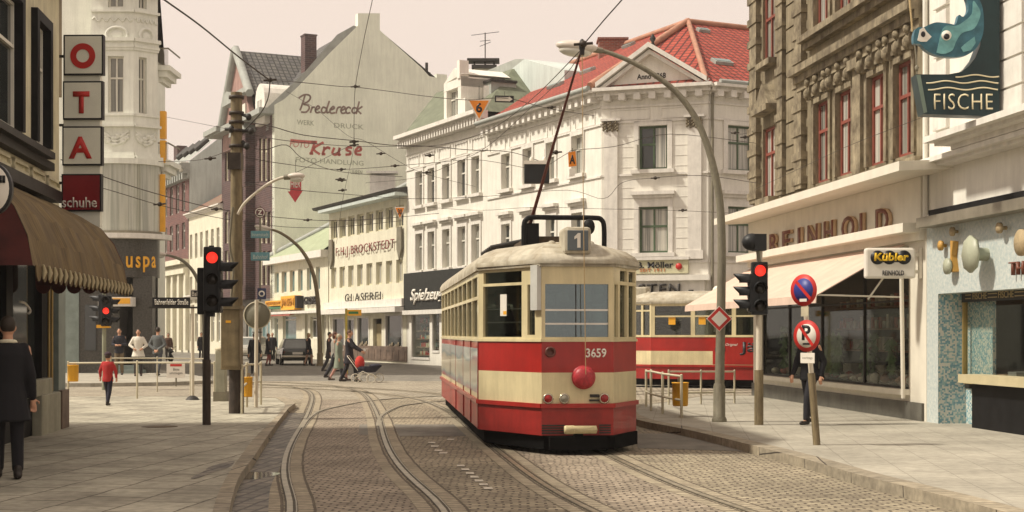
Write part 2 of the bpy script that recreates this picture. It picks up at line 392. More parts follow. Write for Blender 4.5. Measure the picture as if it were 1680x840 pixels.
def bed(path, z, half=1.35):
    near = [p for p in path if p.y < 36]
    return strip(offs(near, -half), offs(near, half), z)
struct(bed(B, .0065, .66), 'track_bed', M_sett2); struct(bed(A, .0068, .66), 'track_bed', M_sett2)
M_course = brick('setts_along_rail', (.42,.365,.26), (.33,.28,.205), (.13,.105,.075), .14, .17, ms=.016, bump=.9, warp=.03, rot=0, dirt=.25, var=.25)
def course(path, d0, d1, z=.0095):
    m = strip(offs(path, d0), offs(path, d1), z); o = m.build('sett_course', M_course)
    # run the courses along the rail
    uv = o.data.uv_layers[0].data; k = 0; acc = 0
    for i in range(len(path)-1):
        L = (path[i+1]-path[i]).length
        for j, (x, y) in enumerate(((0, acc), (.17, acc), (.17, acc+L), (0, acc+L))): uv[i*4+j].uv = (y, x)
        acc += L
    o['kind'] = 'structure'; return o
for p in (A, B):
    for sgn in (-1, 1):
        course(p, sgn*Hg-.23 if sgn < 0 else Hg+.08, sgn*Hg-.06 if sgn < 0 else Hg+.25)
        course(p, sgn*Hg+.08 if sgn < 0 else Hg-.24, sgn*Hg+.25 if sgn < 0 else Hg-.07)
rail(offs(A, -Hg), 'outermost left tram rail beside the left kerb, curving away to the left'); rail(offs(A, Hg), 'second tram rail from the left, between the two tracks')
rail(offs(B, -Hg), 'tram rail running under the left wheels of the near tram'); rail(offs(B, Hg), 'tram rail emerging under the right front corner of the near tram')
C1 = even(spline([G(494,703), G(508,686), G(526,674.5), G(557,667), G(597,659.5), G(654,654), G(760,649), G(1000,643), G(1300,640)], 8), .6)
C2 = even(spline([G(619,700), G(622,689), G(629,680), G(654,667.5), G(690,662), G(723,659), G(840,653), G(1000,648), G(1300,644)], 8), .6)
rail(C1, 'thin branch rail leaving the left rail towards the side street', .014); rail(C2, 'branch rail bending right behind the near tram', .0145)
# pavements
def slab(pts, name, m, z=.12):
    mb = MB(); n = len(pts); mb.poly([(p[0], p[1], z) for p in pts])
    for i in range(n):
        a = pts[i]; b = pts[(i+1) % n]; mb.quad((a[0],a[1],-.02), (b[0],b[1],-.02), (b[0],b[1],z), (a[0],a[1],z))
    return struct(mb, name, m)
def arc(c, r, a0, a1, n=8): return [(c[0]+r*cos(radians(a0+(a1-a0)*i/n)), c[1]+r*sin(radians(a0+(a1-a0)*i/n))) for i in range(n+1)]
KZ = .12
kl = [G(346,1100,KZ), G(342,920,KZ), G(350,835,KZ), G(371,784,KZ), G(399,743,KZ), G(419,717,KZ), G(449,688,KZ), G(467,668,KZ)]
kl = [(p.x, p.y) for p in kl]
klo = [G(366,1100,KZ), G(366,920,KZ), G(376,838,KZ), G(392,783,KZ), G(414,753,KZ), G(434,723,KZ), G(456,692,KZ), G(474,669,KZ)]
klo = [(p.x, p.y) for p in klo]
kls = spline([Vector((p[0], p[1], 0)) for p in kl], 5); klos = spline([Vector((p[0], p[1], 0)) for p in klo], 5)
tip = klos[-1]; tin = kls[-1]
Yk = 35.3
far = [(tin.x-.25, tin.y+1.6), (tin.x-.9, Yk-.9), (tin.x-1.9, Yk-.2), (tin.x-3.0, Yk), (-40, Yk)]
slab([(-40,1), ] + [(p.x, p.y) for p in kls] + far, 'pavement', M_slab)
def kerb(inner, outer, name='kerb', z=KZ+.004):
    mb = MB()
    for i in range(len(inner)-1):
        a, b, c, d = inner[i], outer[i], outer[i+1], inner[i+1]
        mb.quad((a[0],a[1],z), (b[0],b[1],z), (c[0],c[1],z), (d[0],d[1],z)); mb.quad((b[0],b[1],0), (c[0],c[1],0), (c[0],c[1],z), (b[0],b[1],z))
    return struct(mb, name, M_kerb)
ki = [(p.x, p.y) for p in kls]+far; 
ko = [(p.x, p.y) for p in klos]+[(far[0][0]+.22, far[0][1]+.1), (far[1][0]+.2, far[1][1]+.2), (far[2][0]+.12, far[2][1]+.26), (far[3][0], far[3][1]+.24), (-40, Yk+.24)]
kerb(ki, ko)
gl = [Vector((p[0], p[1], 0)) for p in ko[:len(klos)]]
go_ = strip(gl, offs(gl, .34), .0105); struct(go_, 'gutter', M_gutter)
pm = MB(); c = G(408,782); pts = [(c.x+.30*cos(a)*(1+.25*sin(3*a)), c.y+.55*sin(a)*(1+.2*cos(2*a))) for a in [2*pi*i/20 for i in range(20)]]
pm.poly([(p[0], p[1], .0125) for p in pts]); struct(pm, 'puddle', M_puddle)
for (px, py, a, b) in ((352, 770, .10, .9),):
    c = G(px,py,KZ); pm = MB(); pm.poly([(c.x+a*cos(q)*(1+.3*sin(3*q+px)), c.y+b*sin(q)*(1+.25*cos(2*q+py)), KZ+.004) for q in [2*pi*i/22 for i in range(22)]]); struct(pm, 'damp_patch', M_gutter)
# right pavement
kr = [G(2300,1000,KZ), G(1642,826,KZ), G(1448,779,KZ), G(1339,749,KZ), G(1190,713,KZ), G(1133,701,KZ), G(1075,690,KZ), G(1050,681,KZ)]
krs = spline([Vector((p.x, p.y, 0)) for p in kr], 5)
e = krs[-1]
farR = [(e.x+.05, e.y+1.5), (e.x+.35, e.y+3.6), (e.x+1.1, e.y+5.2), (e.x+2.4, 35.7), (40, 35.7)]
slab([(40, 1)]+[(9, 1)]+[(p.x, p.y) for p in krs]+farR, 'pavement', M_slabR)
kin = [(p.x, p.y) for p in krs]+farR
kv = [Vector((p[0], p[1], 0)) for p in kin]; ko = offs(kv, -.26)
kerb([(p.x, p.y) for p in kv], [(p.x, p.y) for p in ko])
# far pavements
slab([(-40, 44.6), (-13.2, 44.6), (-11.0, 45.6), (-10.0, 47.4), (-10.6, 50), (-22, 78), (-75, 190), (-120, 190), (-120, 44.6)], 'pavement', M_slabR)
# ---------------------------------------------------------------- buildings
def facade(fr, s0, s1, z0, z1, ops, D, parent, m, name='wall', rev=.22, back=True, d=0.0):
    mb = fr.mb(); ops = [o for o in ops]
    S = sorted(set([s0, s1]+[min(max(v, s0), s1) for o in ops for v in o[:2]])); Z = sorted(set([z0, z1]+[min(max(v, z0), z1) for o in ops for v in o[2:4]]))
    for i in range(len(S)-1):
        for j in range(len(Z)-1):
            cs = (S[i]+S[i+1])/2; cz = (Z[j]+Z[j+1])/2
            if any(o[0] < cs < o[1] and o[2] < cz < o[3] for o in ops): continue
            mb.quad((S[i],Z[j],d), (S[i+1],Z[j],d), (S[i+1],Z[j+1],d), (S[i],Z[j+1],d))
    for o in ops:
        a, b, c, e = o[:4]; r = d-rev
        mb.quad((a,c,d), (a,e,d), (a,e,r), (a,c,r)); mb.quad((b,c,d), (b,c,r), (b,e,r), (b,e,d))
        mb.quad((a,c,d), (a,c,r), (b,c,r), (b,c,d)); mb.quad((a,e,d), (b,e,d), (b,e,r), (a,e,r))
    if back:
        mb.quad((s0,z0,d), (s0,z1,d), (s0,z1,-D), (s0,z0,-D)); mb.quad((s1,z0,d), (s1,z0,-D), (s1,z1,-D), (s1,z1,d))
        mb.quad((s0,z0,-D), (s0,z1,-D), (s1,z1,-D), (s1,z0,-D)); mb.quad((s0,z1,d), (s1,z1,d), (s1,z1,-D), (s0,z1,-D))
    return mb.build(name, m, parent)
LASTWIN = [None]
def window(parent, fr, s0, s1, z0, z1, mf, mp, d=-.16, mull=1, trans=.35, fw=.07, name='window'):
    mb = fr.mb(); t = .07
    mb.box(s0, s0+fw, z0, z1, d-t, d); mb.box(s1-fw, s1, z0, z1, d-t, d); mb.box(s0+fw, s1-fw, z0, z0+fw, d-t, d); mb.box(s0+fw, s1-fw, z1-fw, z1, d-t, d)
    if trans: zt = z1-(z1-z0)*trans; mb.box(s0+fw, s1-fw, zt-fw/2, zt+fw/2, d-t+.002, d+.01)
    for k in range(mull):
        c = s0+(s1-s0)*(k+1)/(mull+1); mb.box(c-fw*.4, c+fw*.4, z0+fw, z1-fw, d-t+.004, d+.004)
    w = mb.build(name, mf, parent); LASTWIN[0] = w
    p = fr.mb(); p.box(s0+.02, s1-.02, z0+.02, z1-.02, d-t-.04, d-t+.03); p.build('pane', mp, w)
    return w
def surround(mb, s0, s1, z0, z1, w=.14, p=.06, sill=True, hood=False):
    mb = MB(mb.M.copy())
    mb.box(s0-w, s0, z0, z1+w, .002, p); mb.box(s1, s1+w, z0, z1+w, .002, p); mb.box(s0, s1, z1, z1+w, .002, p)
    if sill: mb.box(s0-w-.1, s1+w+.1, z0-.16, z0, .003, .20)
    if hood: mb.box(s0-w-.1, s1+w+.1, z1+w+.28, z1+w+.42, .003, .26); mb.box(s0-w-.03, s1+w+.03, z1+w+.16, z1+w+.28, .003, .14); mb.box(s0-w, s1+w, z1+w, z1+w+.16, .004, .03)
    mb.build('surround', M_whitetrim, LASTWIN[0])
def cornice(fr, s0, s1, z, parent, m, steps=((.10,.12),(.22,.14),(.42,.10)), dent=None, name='cornice', ends=0.0):
    mb = fr.mb(); zz = z
    for (p, h) in steps: mb.box(s0-ends*p, s1+ends*p, zz, zz+h, -.02, p); zz += h
    if dent:
        n = int((s1-s0)/dent); 
        for i in range(n): c = s0+(i+.5)*(s1-s0)/n; mb.box(c-dent*.22, c+dent*.22, z+.0-.10, z+steps[0][1]+.06, .002, steps[1][0]+.10)
    return mb.build(name, m, parent)
pxL = 667; YL = 78.4
oL = Vector(((pxL-840)/F*YL, YL, 0)); FL = Fr(oL, (1140, -2333))
uL = FL.u; nL = FL.n
def two(px0, px1): return FL.s(px0), FL.s(px1)

# ---- white corner building: left wing, chamfered corner, right wing
sA, sB = FL.s(800), FL.s(987)
pB = FL.pt(sB, 0)
FC = Fr((pB.x, pB.y), (cos(radians(-19)), sin(radians(-19))))
sC = FC.s(1162); pC = FC.pt(sC, 0)
FW = Fr((pC.x, pC.y), (2333, 1140))
ZE = FC.z(1070, 150)                                   # eaves of the corner building
b1 = root('corner_building', (pB.x, pB.y, 0), 'white three storey corner building with chamfered gabled corner and red tiled roof', 'building')
zr1t, zr1b = FL.z(948, 222), FL.z(948, 286); zr2t, zr2b = FL.z(948, 349), FL.z(948, 420)
cols = [(824,838), (859,874), (897,912), (939,957)]
ops = []
for a, b in cols:
    s0, s1 = FL.s(a), FL.s(b); ops += [(s0, s1, zr1b, zr1t), (s0, s1, zr2b, zr2t)]
zshop = FC.z(1070, 430)
lops = [(sA+.6+i*2.6, sA+2.5+i*2.6, .5, 3.0) for i in range(3)]
facade(FL, sA, sB, 0, ZE, ops+lops, 7, b1, M_white)
tr = FL.mb()
for i, o in enumerate(ops):
    window(b1, FL, *o, M_winwhite, [M_curtA, M_glassD][i % 2], mull=1); surround(tr, *o, hood=(i % 2 == 1))
for o in lops: window(b1, FL, *o, M_darkmetal, M_glassD, mull=1, trans=.2, name='shop_window')
for z in (zr2t+1.3, zshop+.25, ZE-.55, ZE-1.3): tr.box(sA, sB, z, z+.08, .001, .06)
for i in range(5):
    a = sA+.3+i*(sB-sA-.4)/5; w = (sB-sA)/5-.5
    for (x0, x1, z0, z1) in ((a, a+w, ZE-1.2, ZE-1.16), (a, a+w, ZE-.64, ZE-.60), (a, a+.04, ZE-1.16, ZE-.64), (a+w-.04, a+w, ZE-1.16, ZE-.64)): tr.box(x0, x1, z0, z1, .002, .035)
tr.build('moulding', M_whitetrim, b1)
cornice(FL, sA, sB, ZE-.25, b1, M_whitetrim, steps=((.12,.12),(.35,.16),(.62,.12)), dent=.55)
# chamfer
wC = [(FC.s(1048), FC.s(1095), FC.z(1070,278), FC.z(1070,206)), (FC.s(1048), FC.s(1096), FC.z(1070,415), FC.z(1070,339))]
gops = [(FC.s(1000), FC.s(1135), .3, FC.z(1070,497))]
facade(FC, 0, sC, 0, ZE, wC+gops, 6, b1, M_white, back=False)
window(b1, FC, *gops[0], M_darkmetal, M_glassD, mull=2, trans=.2, name='shop_window')
tr = FC.mb()
for i, o in enumerate(wC):
    w = window(b1, FC, *o, M_wingreen, M_curtReflB if i else M_glassD, mull=1, trans=.42, fw=.09)
    surround(tr, *o, w=.2, hood=(i == 1))
# open casement leaf and drawn curtain at the upper window
lf = FC.mb(); o = wC[0]; lf.box(o[0]-.05, o[0]+.02, o[2]+.05, o[2]+(o[3]-o[2])*.56, -.10, .42); lf.build('casement', M_winwhite, b1)
cb = FC.mb(); cb.box((o[0]+o[1])/2+.08, o[1]-.09, o[2]+.09, o[3]-.1, -.15, -.135); cb.build('curtain', M_curtReflB, b1)
for px in (1003, 1140):     # corner pilasters with leafy capitals
    c = FC.s(px); tr.box(c-.28, c+.28, zshop+.4, FC.z(1070,212), .001, .10); tr.box(c-.36, c+.36, zshop+.1, zshop+.45, .001, .16)
    tr.box(c-.42, c+.42, FC.z(1070,196), FC.z(1070,192), .001, .22)
for z in (zr2t+1.32, zshop-.05, ZE-.62, ZE-1.25): tr.box(0, sC, z, z+.09, .001, .06)
for (a, b) in ((.35, 2.05), (2.5, sC-.3)):
    for (x0, x1, z0, z1) in ((a, b, ZE-1.12, ZE-1.07), (a, b, ZE-.72, ZE-.67), (a, a+.05, ZE-1.07, ZE-.72), (b-.05, b, ZE-1.07, ZE-.72)): tr.box(x0, x1, z0, z1, .002, .035)
zz = 2.2
while zz < ZE-1.4:
    tr.box(.7, FC.s(1040), zz, zz+.025, .001, .012); tr.box(FC.s(1104), FC.s(1128), zz, zz+.025, .001, .012); zz += .42
tr.build('moulding', M_whitetrim, b1)
for px in (1003, 1140):
    c = FC.s(px); z0 = FC.z(1070, 210); m = FC.mb()
    for k in range(9):
        for j in range(3): m.ball((c-.30+.075*k, z0+.12*j+.05*sin(k*2.1), .12+.04*sin(k*1.7+j)), .055, .075, .06, 6, 4)
    m.build('capital', M_stonet, b1)
cornice(FC, 0, sC, ZE-.25, b1, M_whitetrim, steps=((.12,.12),(.35,.16),(.62,.14)), dent=.62, ends=.4)
# gable (pediment)
p0, p1, ap = FC.s(983), FC.s(1164), FC.s(1069); zb = ZE+.17; za = FC.z(1070, 82)
m = FC.mb(); m.prism([(p0, zb, -.5), (p1, zb, -.5), (ap, za-.1, -.5)], (0, 0, .58)); m.build('gable', M_white, b1)
m = FC.mb()
for (a, b) in ((p0, ap), (p1, ap)):
    for (t, w, q) in ((.0, .22, .62), (-.24, .20, .42)):
        A_ = Vector((a, zb+t, 0)); B_ = Vector((b, za+t, 0))
        m.prism([(a, zb+t+.02, -.4), (b, za+t+.02, -.4), (b, za+t+w, -.4), (a+(.0), zb+t+w, -.4)], (0, 0, .4+q))
m.build('raking_cornice', M_whitetrim, b1)
ftxt('Anno 1868', FC, FC.s(1046), FC.s(1093), FC.z(1070,130), FC.z(1070,121), .08, M_sblack, b1, th=.02, bold=.015)
m = FC.mb(); m.lathe((ap, za+.05, -.2), [(.02,0),(.12,.1),(.05,.3),(.14,.45),(.02,.65)], 8, 'y'); m.build('finial', M_darkmetal, b1)
# right wing
eW = 26
wW = []
for k in range(6):
    a = FW.s(1193)+k*3.9; b = FW.s(1235)+k*3.9
    wW += [(a, b, FW.z(1210,280), FW.z(1210,206)), (a, b, FW.z(1210,415), FW.z(1210,339)), (a, b, .9, 3.0)]
facade(FW, 0, eW, 0, ZE, wW, 9, b1, M_white)
tr = FW.mb()
for i, o in enumerate(wW): window(b1, FW, *o, M_wingreen, M_curtReflB if i % 3 != 2 else M_glassD, mull=1, trans=.38, fw=.08); surround(tr, *o, w=.2, hood=(i % 3 == 1))
for z in (zr2t+1.32, zshop-.05, ZE-.62, ZE-1.25): tr.box(0, eW, z, z+.09, .001, .06)
tr.build('moulding', M_whitetrim, b1)
cornice(FW, 0, eW, ZE-.25, b1, M_whitetrim, steps=((.12,.12),(.35,.16),(.62,.14)), dent=.62)
m = FW.mb(); m.tube([(.12, .2, .12), (.12, ZE-.2, .12)], .06); m.build('downpipe', M_galv, b1)
# red hipped roof
eb = ZE+.16
E1 = FL.pt(sA-.0, eb, .55); E2 = FL.pt(sB, eb, .55); E3 = FC.pt(sC, eb, .55); E3b = FW.pt(.2, eb, .55); E4 = FW.pt(eW, eb, .55)
Yr = FC.Y(1129)+8.2; zrdg = CZ+(HY-38)/F*Yr
RP = Vector(((1129-840)/F*Yr, Yr, zrdg))               # top of the hip
kk = (FL.pt(sA, 0)-FL.pt(sB, 0))
RL = RP+kk*1.55; RR = RP+FW.u*20+Vector((0,0,.0))
R0 = RP+kk*1.02
m = MB(); m.poly([E1, E2, RP, R0]); m.poly([E2, E3, RP]); m.poly([E3, E4, RR, RP])
bk1 = E4-FW.n*16; m.poly([E4, bk1, RR]); m.poly([RP, RR, bk1, E1-nL*14]); m.poly([R0, RP, E1-nL*14]); m.poly([E1, R0, E1-nL*14])
m.build('roof', M_redroof, b1)
m = MB(); m.tube([E2+Vector((0,0,.15)), RP+Vector((0,0,.1))], .16, 6); m.tube([E3+Vector((0,0,.15)), RP+Vector((0,0,.1))], .12, 6); m.tube([RP+Vector((0,0,.08)), RR+Vector((0,0,.08))], .14, 6); m.tube([RP+Vector((0,0,.08)), R0+Vector((0,0,.08))], .14, 6)
m.build('ridge_tiles', mat('ridge_tile', (.40,.20,.13), var=.2), b1)
m = MB(); m.tube([E1+Vector((0,0,.05))+nL*.08, E2+Vector((0,0,.05))+nL*.08], .11, 6); m.tube([E3b+Vector((0,0,.05)), E4+Vector((0,0,.05))], .11, 6); m.build('gutter', M_slate, b1)
def on_roof(px, py, a, b, c):
    n = (b-a).cross(c-a).normalized(); dr = Vector(((px-840)/F, 1, -(py-HY)/F)); o_ = Vector((0,0,CZ)); t = (a-o_).dot(n)/dr.dot(n); return o_+dr*t, (n if n.z > 0 else -n)
for (px, py, tri, w, h) in ((1184,104,(E3,E4,RP),.9,.45), (1153,52,(E3,E4,RP),.6,.3), (1032,76,(E1,E2,RP),.9,.3), (912,142,(E1,E2,RP),1.3,.3), (965,118,(E1,E2,RP),1.1,.3)):
    q, n = on_roof(px, py, *tri); t = Vector((0,0,1)).cross(n).normalized(); bb = n.cross(t)
    m = MB(Matrix((( t.x,bb.x,n.x,q.x),(t.y,bb.y,n.y,q.y),(t.z,bb.z,n.z,q.z),(0,0,0,1))))
    m.box(-w/2, w/2, -h/2, h/2, .0, .14); o = m.build('skylight', M_slate, b1)
    m2 = MB(m.M); m2.box(-w/2+.08, w/2-.08, -h/2+.08, h/2-.08, .12, .16); m2.build('pane', M_glassB, o)
q, n = on_roof(1007, 84, E1, E2, RP); m = MB(); m.box(q.x-.75, q.x+.65, q.y-.2, q.y+1.0, q.z-1.5, q.z+.55); m.box(q.x-.82, q.x+.72, q.y-.27, q.y+1.07, q.z+.55, q.z+.65); m.build('chimney', brick('red_chimney_brick', (.33,.09,.06), (.25,.07,.05), (.3,.25,.2), .25, .08), b1)
# shop signs on the chamfer and behind the second tram
m = FC.mb(); m.box(FC.s(1000), FC.s(1130), FC.z(1070,449), FC.z(1070,427), .02, .14); m.build('sign_panel', mat('sign_cream', (.52,.50,.33), var=.06), b1)
m = FC.mb(); m.box(FC.s(998), FC.s(1132), FC.z(1070,427), FC.z(1070,422), .02, .22); m.build('sign_hood', M_whitetrim, b1)
ftxt('B. Möller', FC, FC.s(1047), FC.s(1106), FC.z(1070,440), FC.z(1070,430), .145, M_sblack, b1, th=.02, bold=.02)
ftxt('SEIT 1911', FC, FC.s(1051), FC.s(1092), FC.z(1070,446), FC.z(1070,441), .145, mat('faded_red_letters', (.55,.2,.08)), b1, th=.02)
m = FC.mb(); m.disc((FC.s(1115), FC.z(1070,438), .16), .13, .04, 'z'); m.build('emblem', M_sred, b1)
m = FC.mb(); m.box(-.1, sC+.1, FC.z(1070,461), FC.z(1070,452), .0, .34); m.box(.4, FC.s(1157), FC.z(1070,497), FC.z(1070,461), .0, .18); m.build('shop_fascia', M_white, b1)
ftxt('KASTEN -', FC, FC.s(1012), FC.s(1140), FC.z(1070,484), FC.z(1070,466), .24, M_darkmetal, b1, th=.10, bold=.02, sp=1.15)
m = FW.mb(); m.box(.5, 6, FW.z(1200,476), FW.z(1200,464), .02, .3); m.build('sign_panel', M_syel, b1)
m = FW.mb(); m.ball((FW.s(1166), FW.z(1166,478), .5), .22, .22, .22); m.build('globe_lamp', M_swhite, b1)

# ---- white five window house with the green mansard
s0, s1 = two(667, 800)
ZE2 = FL.z(735, 220)
b2 = root('town_house', tuple(FL.pt(s0, 0)), 'white three storey house with five window columns, green mansard roof and a toy shop below', 'building')
cols = [(683,694), (703,714), (727,739), (752,765), (775,788)]
rows = [(FL.z(757,323), FL.z(757,263)), (FL.z(757,437), FL.z(757,372))]
ops = [(FL.s(a), FL.s(b), r[0], r[1]) for (a, b) in cols for r in rows]
zsg0, zsg1 = FL.z(700,507), FL.z(700,446)
sh = [(FL.s(674), FL.s(706), FL.z(690,590), FL.z(690,514)), (FL.s(708), FL.s(722), FL.z(690,578), FL.z(690,512)), (FL.s(725), FL.s(795), .5, zsg0-.2)]
facade(FL, s0, s1, 0, ZE2, ops+sh, 9, b2, M_white)
tr = FL.mb()
for i, o in enumerate(ops): window(b2, FL, *o, M_winwhite, M_curtA if i % 4 != 2 else M_glassD, mull=1); surround(tr, *o, w=.16, hood=(i % 2 == 1))
for z in (ZE2-.5, ZE2-1.35): tr.box(s0, s1, z, z+.07, .001, .05)
for i in range(5):
    a = s0+.35+i*(s1-s0)/5; w = (s1-s0)/5-.6
    for (x0, x1, z0, z1) in ((a, a+w, ZE2-1.25, ZE2-1.2), (a, a+w, ZE2-.68, ZE2-.63), (a, a+.05, ZE2-1.2, ZE2-.68), (a+w-.05, a+w, ZE2-1.2, ZE2-.68)): tr.box(x0, x1, z0, z1, .002, .04)
tr.box(s0-.05, s1+.02, zsg0-.28, zsg0-.05, .0, .35); tr.build('moulding', M_whitetrim, b2)
for o in sh:
    m = FL.mb(); m.box(o[0], o[0]+.1, o[2], o[3], -.2, .0); m.box(o[1]-.1, o[1], o[2], o[3], -.2, 0); m.box(o[0]+.1, o[1]-.1, o[3]-.1, o[3], -.2, 0); m.box(o[0]+.1, o[1]-.1, o[2], o[2]+.12, -.2, .04)
    w = m.build('shop_window', M_whitetrim, b2)
    m = FL.mb(); m.box(o[0]+.1, o[1]-.1, o[2]+.12, o[3]-.1, -.12, -.10); m.build('pane', M_shop, w)
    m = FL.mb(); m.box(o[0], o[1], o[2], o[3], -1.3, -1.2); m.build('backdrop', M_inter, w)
    m = FL.mb(); gm = [mat('toy_red', (.4,.05,.04)), mat('toy_cream', (.5,.45,.3)), mat('toy_teal', (.1,.22,.2)), mat('shelf_brown', (.2,.13,.08))]
    for r in range(5):
        z = o[2]+.2+r*(o[3]-o[2]-.3)/5; m.cur = 3; m.box(o[0]+.15, o[1]-.15, z, z+.05, -1.1, -.3); s = o[0]+.2
        while s < o[1]-.35:
            m.cur = random.randrange(3); w_ = random.uniform(.08,.28); m.box(s, s+w_, z+.05, z+random.uniform(.12,.42), -.9, -.45); s += w_+.07
    m.build('display', gm, w)
m = FL.mb(); m.box(s0+.12, FL.s(806), zsg0, zsg1, .02, .22); m.build('sign_board', mat('charcoal_board', (.02,.022,.02), var=.3, scale=5), b2)
ftxt('Spielzeug', FL, FL.s(681), FL.s(735), FL.z(690,500), FL.z(690,474), .24, M_swhite, b2, th=.06, bold=.02, shear=.35)
cornice(FL, s0-.1, s1, ZE2, b2, M_whitetrim, steps=((.14,.16),(.45,.2),(.75,.2)), dent=.34)
# mansard: steep green slope up to a flat top
zm0 = ZE2+.5
def onp(px, py, d):   # point on a plane parallel to the facade at depth d
    return FL.pt(FL.s(px, d), FL.z(px, py, d), d)
a = FL.pt(s0-.1, zm0, .3); b = FL.pt(s1, zm0, .3); zt = FL.z(745, 118, -3.2)
c = onp(841, 113, -3.2); d = onp(716, 152, -3.2)
m = MB(); m.poly([a, b, c]); m.poly([a, c, d]); m.poly([d, c, c-nL*6, d-nL*6]); m.poly([a, d, d-nL*6, FL.pt(s0-.1, zm0, -9)])
m.poly([b, FL.pt(s1, zm0, -9), c-nL*6, c]); m.build('roof', M_greenroof, b2)
ds0, ds1 = FL.s(729, .1), FL.s(757, .1)
m = FL.mb(); zd = FL.z(742, 137, .1)
m.box(ds0, ds0+.34, zm0, zd, -2.6, .12); m.box(ds1-.4, ds1, zm0, zd+.2, -2.6, .12); m.box(ds0, ds1, zd-.3, zd+.12, -2.6, .13); m.box(ds0+.34, ds1-.4, zm0, zm0+.3, -2.6, .11)
m.prism([(ds0-.1, zd+.12, -2.6), (ds1+.1, zd+.3, -2.6), ((ds0+ds1)/2+.2, zd+.75, -2.6)], (0,0,2.7)); m.box(ds1-.34, ds1-.0, zd+.1, zd+1.0, -.3, .2)
m.box(ds1, ds1+.5, zm0, zm0+1.0, -.3, .12); dm = m.build('dormer', M_white, b2)
window(dm, FL, ds0+.34, ds1-.4, zm0+.3, zd-.3, M_winwhite, M_curtA, d=-.1)
m = FL.mb(); m.box(ds1, ds1+.75, zd-1.6, zd-.1, -2.6, -1.2); m.build('dormer_side', M_slate, dm); m = FL.mb(); m.box(ds1-.1, ds1+.9, zd-.1, zd+.02, -2.6, -1.1); m.build('dormer_roof', M_darkmetal, dm)
# grey gable slab behind it and tall chimney with aerial
gb = [onp(803,205,-3.3), onp(841,112,-3.3), onp(860,97,-3.3), onp(926,115,-3.3), onp(926,200,-3.3)]
m = MB(); m.prism(gb, -nL*4); m.build('rear_gable', M_blueplaster, b2)
m = MB(); m.prism([onp(762,131,-3.35), onp(845,97,-3.35), onp(860,97,-3.35), onp(841,113,-3.35), onp(770,137,-3.35)], -nL*4); m.build('rear_roof', M_slate, b2)
q = onp(796, 118, -4.5); m = MB(); m.box(q.x-.62, q.x+.52, q.y-.4, q.y+.5, q.z-2.5, q.z+.12); m.build('chimney', mat('cement', (.33,.31,.24), var=.2), b2)
m = MB(); m.box(q.x-.75, q.x+.65, q.y-.5, q.y+.6, q.z+.12, q.z+.32); m.box(q.x-1.0, q.x+.8, q.y-.5, q.y+.6, q.z+.55, q.z+.68)
for dx in (-.6, 0, .5): m.box(q.x+dx-.05, q.x+dx+.05, q.y-.05, q.y+.05, q.z+.3, q.z+.55)
m.build('chimney_cap', M_darkmetal, b2)
def aerial(base, h, label, arms):
    r = root('aerial', tuple(base), label, 'aerial'); m = MB(); m.tube([base, base+Vector((0,0,h))], .03, 6)
    for (z, l, a) in arms: m.tube([base+Vector((-l*cos(a), l*sin(a), z-.08*l)), base+Vector((l*cos(a), -l*sin(a), z+.08*l))], .018, 5)
    m.build('mast', M_darkmetal, r); return r
aerial(q+Vector((0,0,.65)), 1.55, 'thin television aerial standing on the capped chimney behind the green roof', [(1.5,.8,.2), (.9,.5,.9), (1.1,.3,.1)])
for (px, py, a) in ((677,178,0),):
    q = onp(785, 158, -.6)
for (px, py) in ((800,155), (779,158)):
    dr, n = on_roof(px, py, a and FL.pt(s0-.1, zm0, .3) or FL.pt(s0-.1, zm0, .3), b, c); m = MB(); m.box(dr.x-.2, dr.x+.2, dr.y-.3, dr.y+.3, dr.z-.3, dr.z+.4); m.build('roof_vent', M_whitetrim, b2)

# ---- low shop building with the glazier's lettering
s0, s1 = two(540, 668.5)
ZE3 = FL.z(605, 326)
b3 = root('glazier_building', tuple(FL.pt(s0, 0)), 'cream two storey shop building with ribbon windows and raised GLASEREI lettering', 'building')
zt0, zt1 = FL.z(605,382), FL.z(605,341+7); zw0, zw1 = FL.z(605,468), FL.z(605,432)
ops = []; n = 8
for i in range(n):
    a = s0+.35+(s1-s0-.5)*i/n; ops.append((a, a+(s1-s0)/n*.72, zt0, zt1))
for i in range(n):
    a = s0+.3+(s1-s0-.5)*i/n; ops.append((a+.1, a+(s1-s0)/n*.66, zw0, zw1))
zc0 = FL.z(605,514); 
gs = [(FL.s(546), FL.s(566), FL.z(605,577), FL.z(605,519)), (FL.s(569), FL.s(582), .15, FL.z(605,521)), (FL.s(586), FL.s(606), FL.z(605,576), FL.z(605,518)), (FL.s(612), FL.s(626), .15, FL.z(605,523)), (FL.s(632), FL.s(661), FL.z(605,577), FL.z(605,516))]
facade(FL, s0, s1, 0, ZE3, ops+gs, 8, b3, M_cream)
for i, o in enumerate(ops): window(b3, FL, *o, mat('cream_frame', (.62,.58,.42)), M_glassD if i < 8 else M_curtReflB, mull=2 if i < 8 else 1, trans=0, fw=.1)
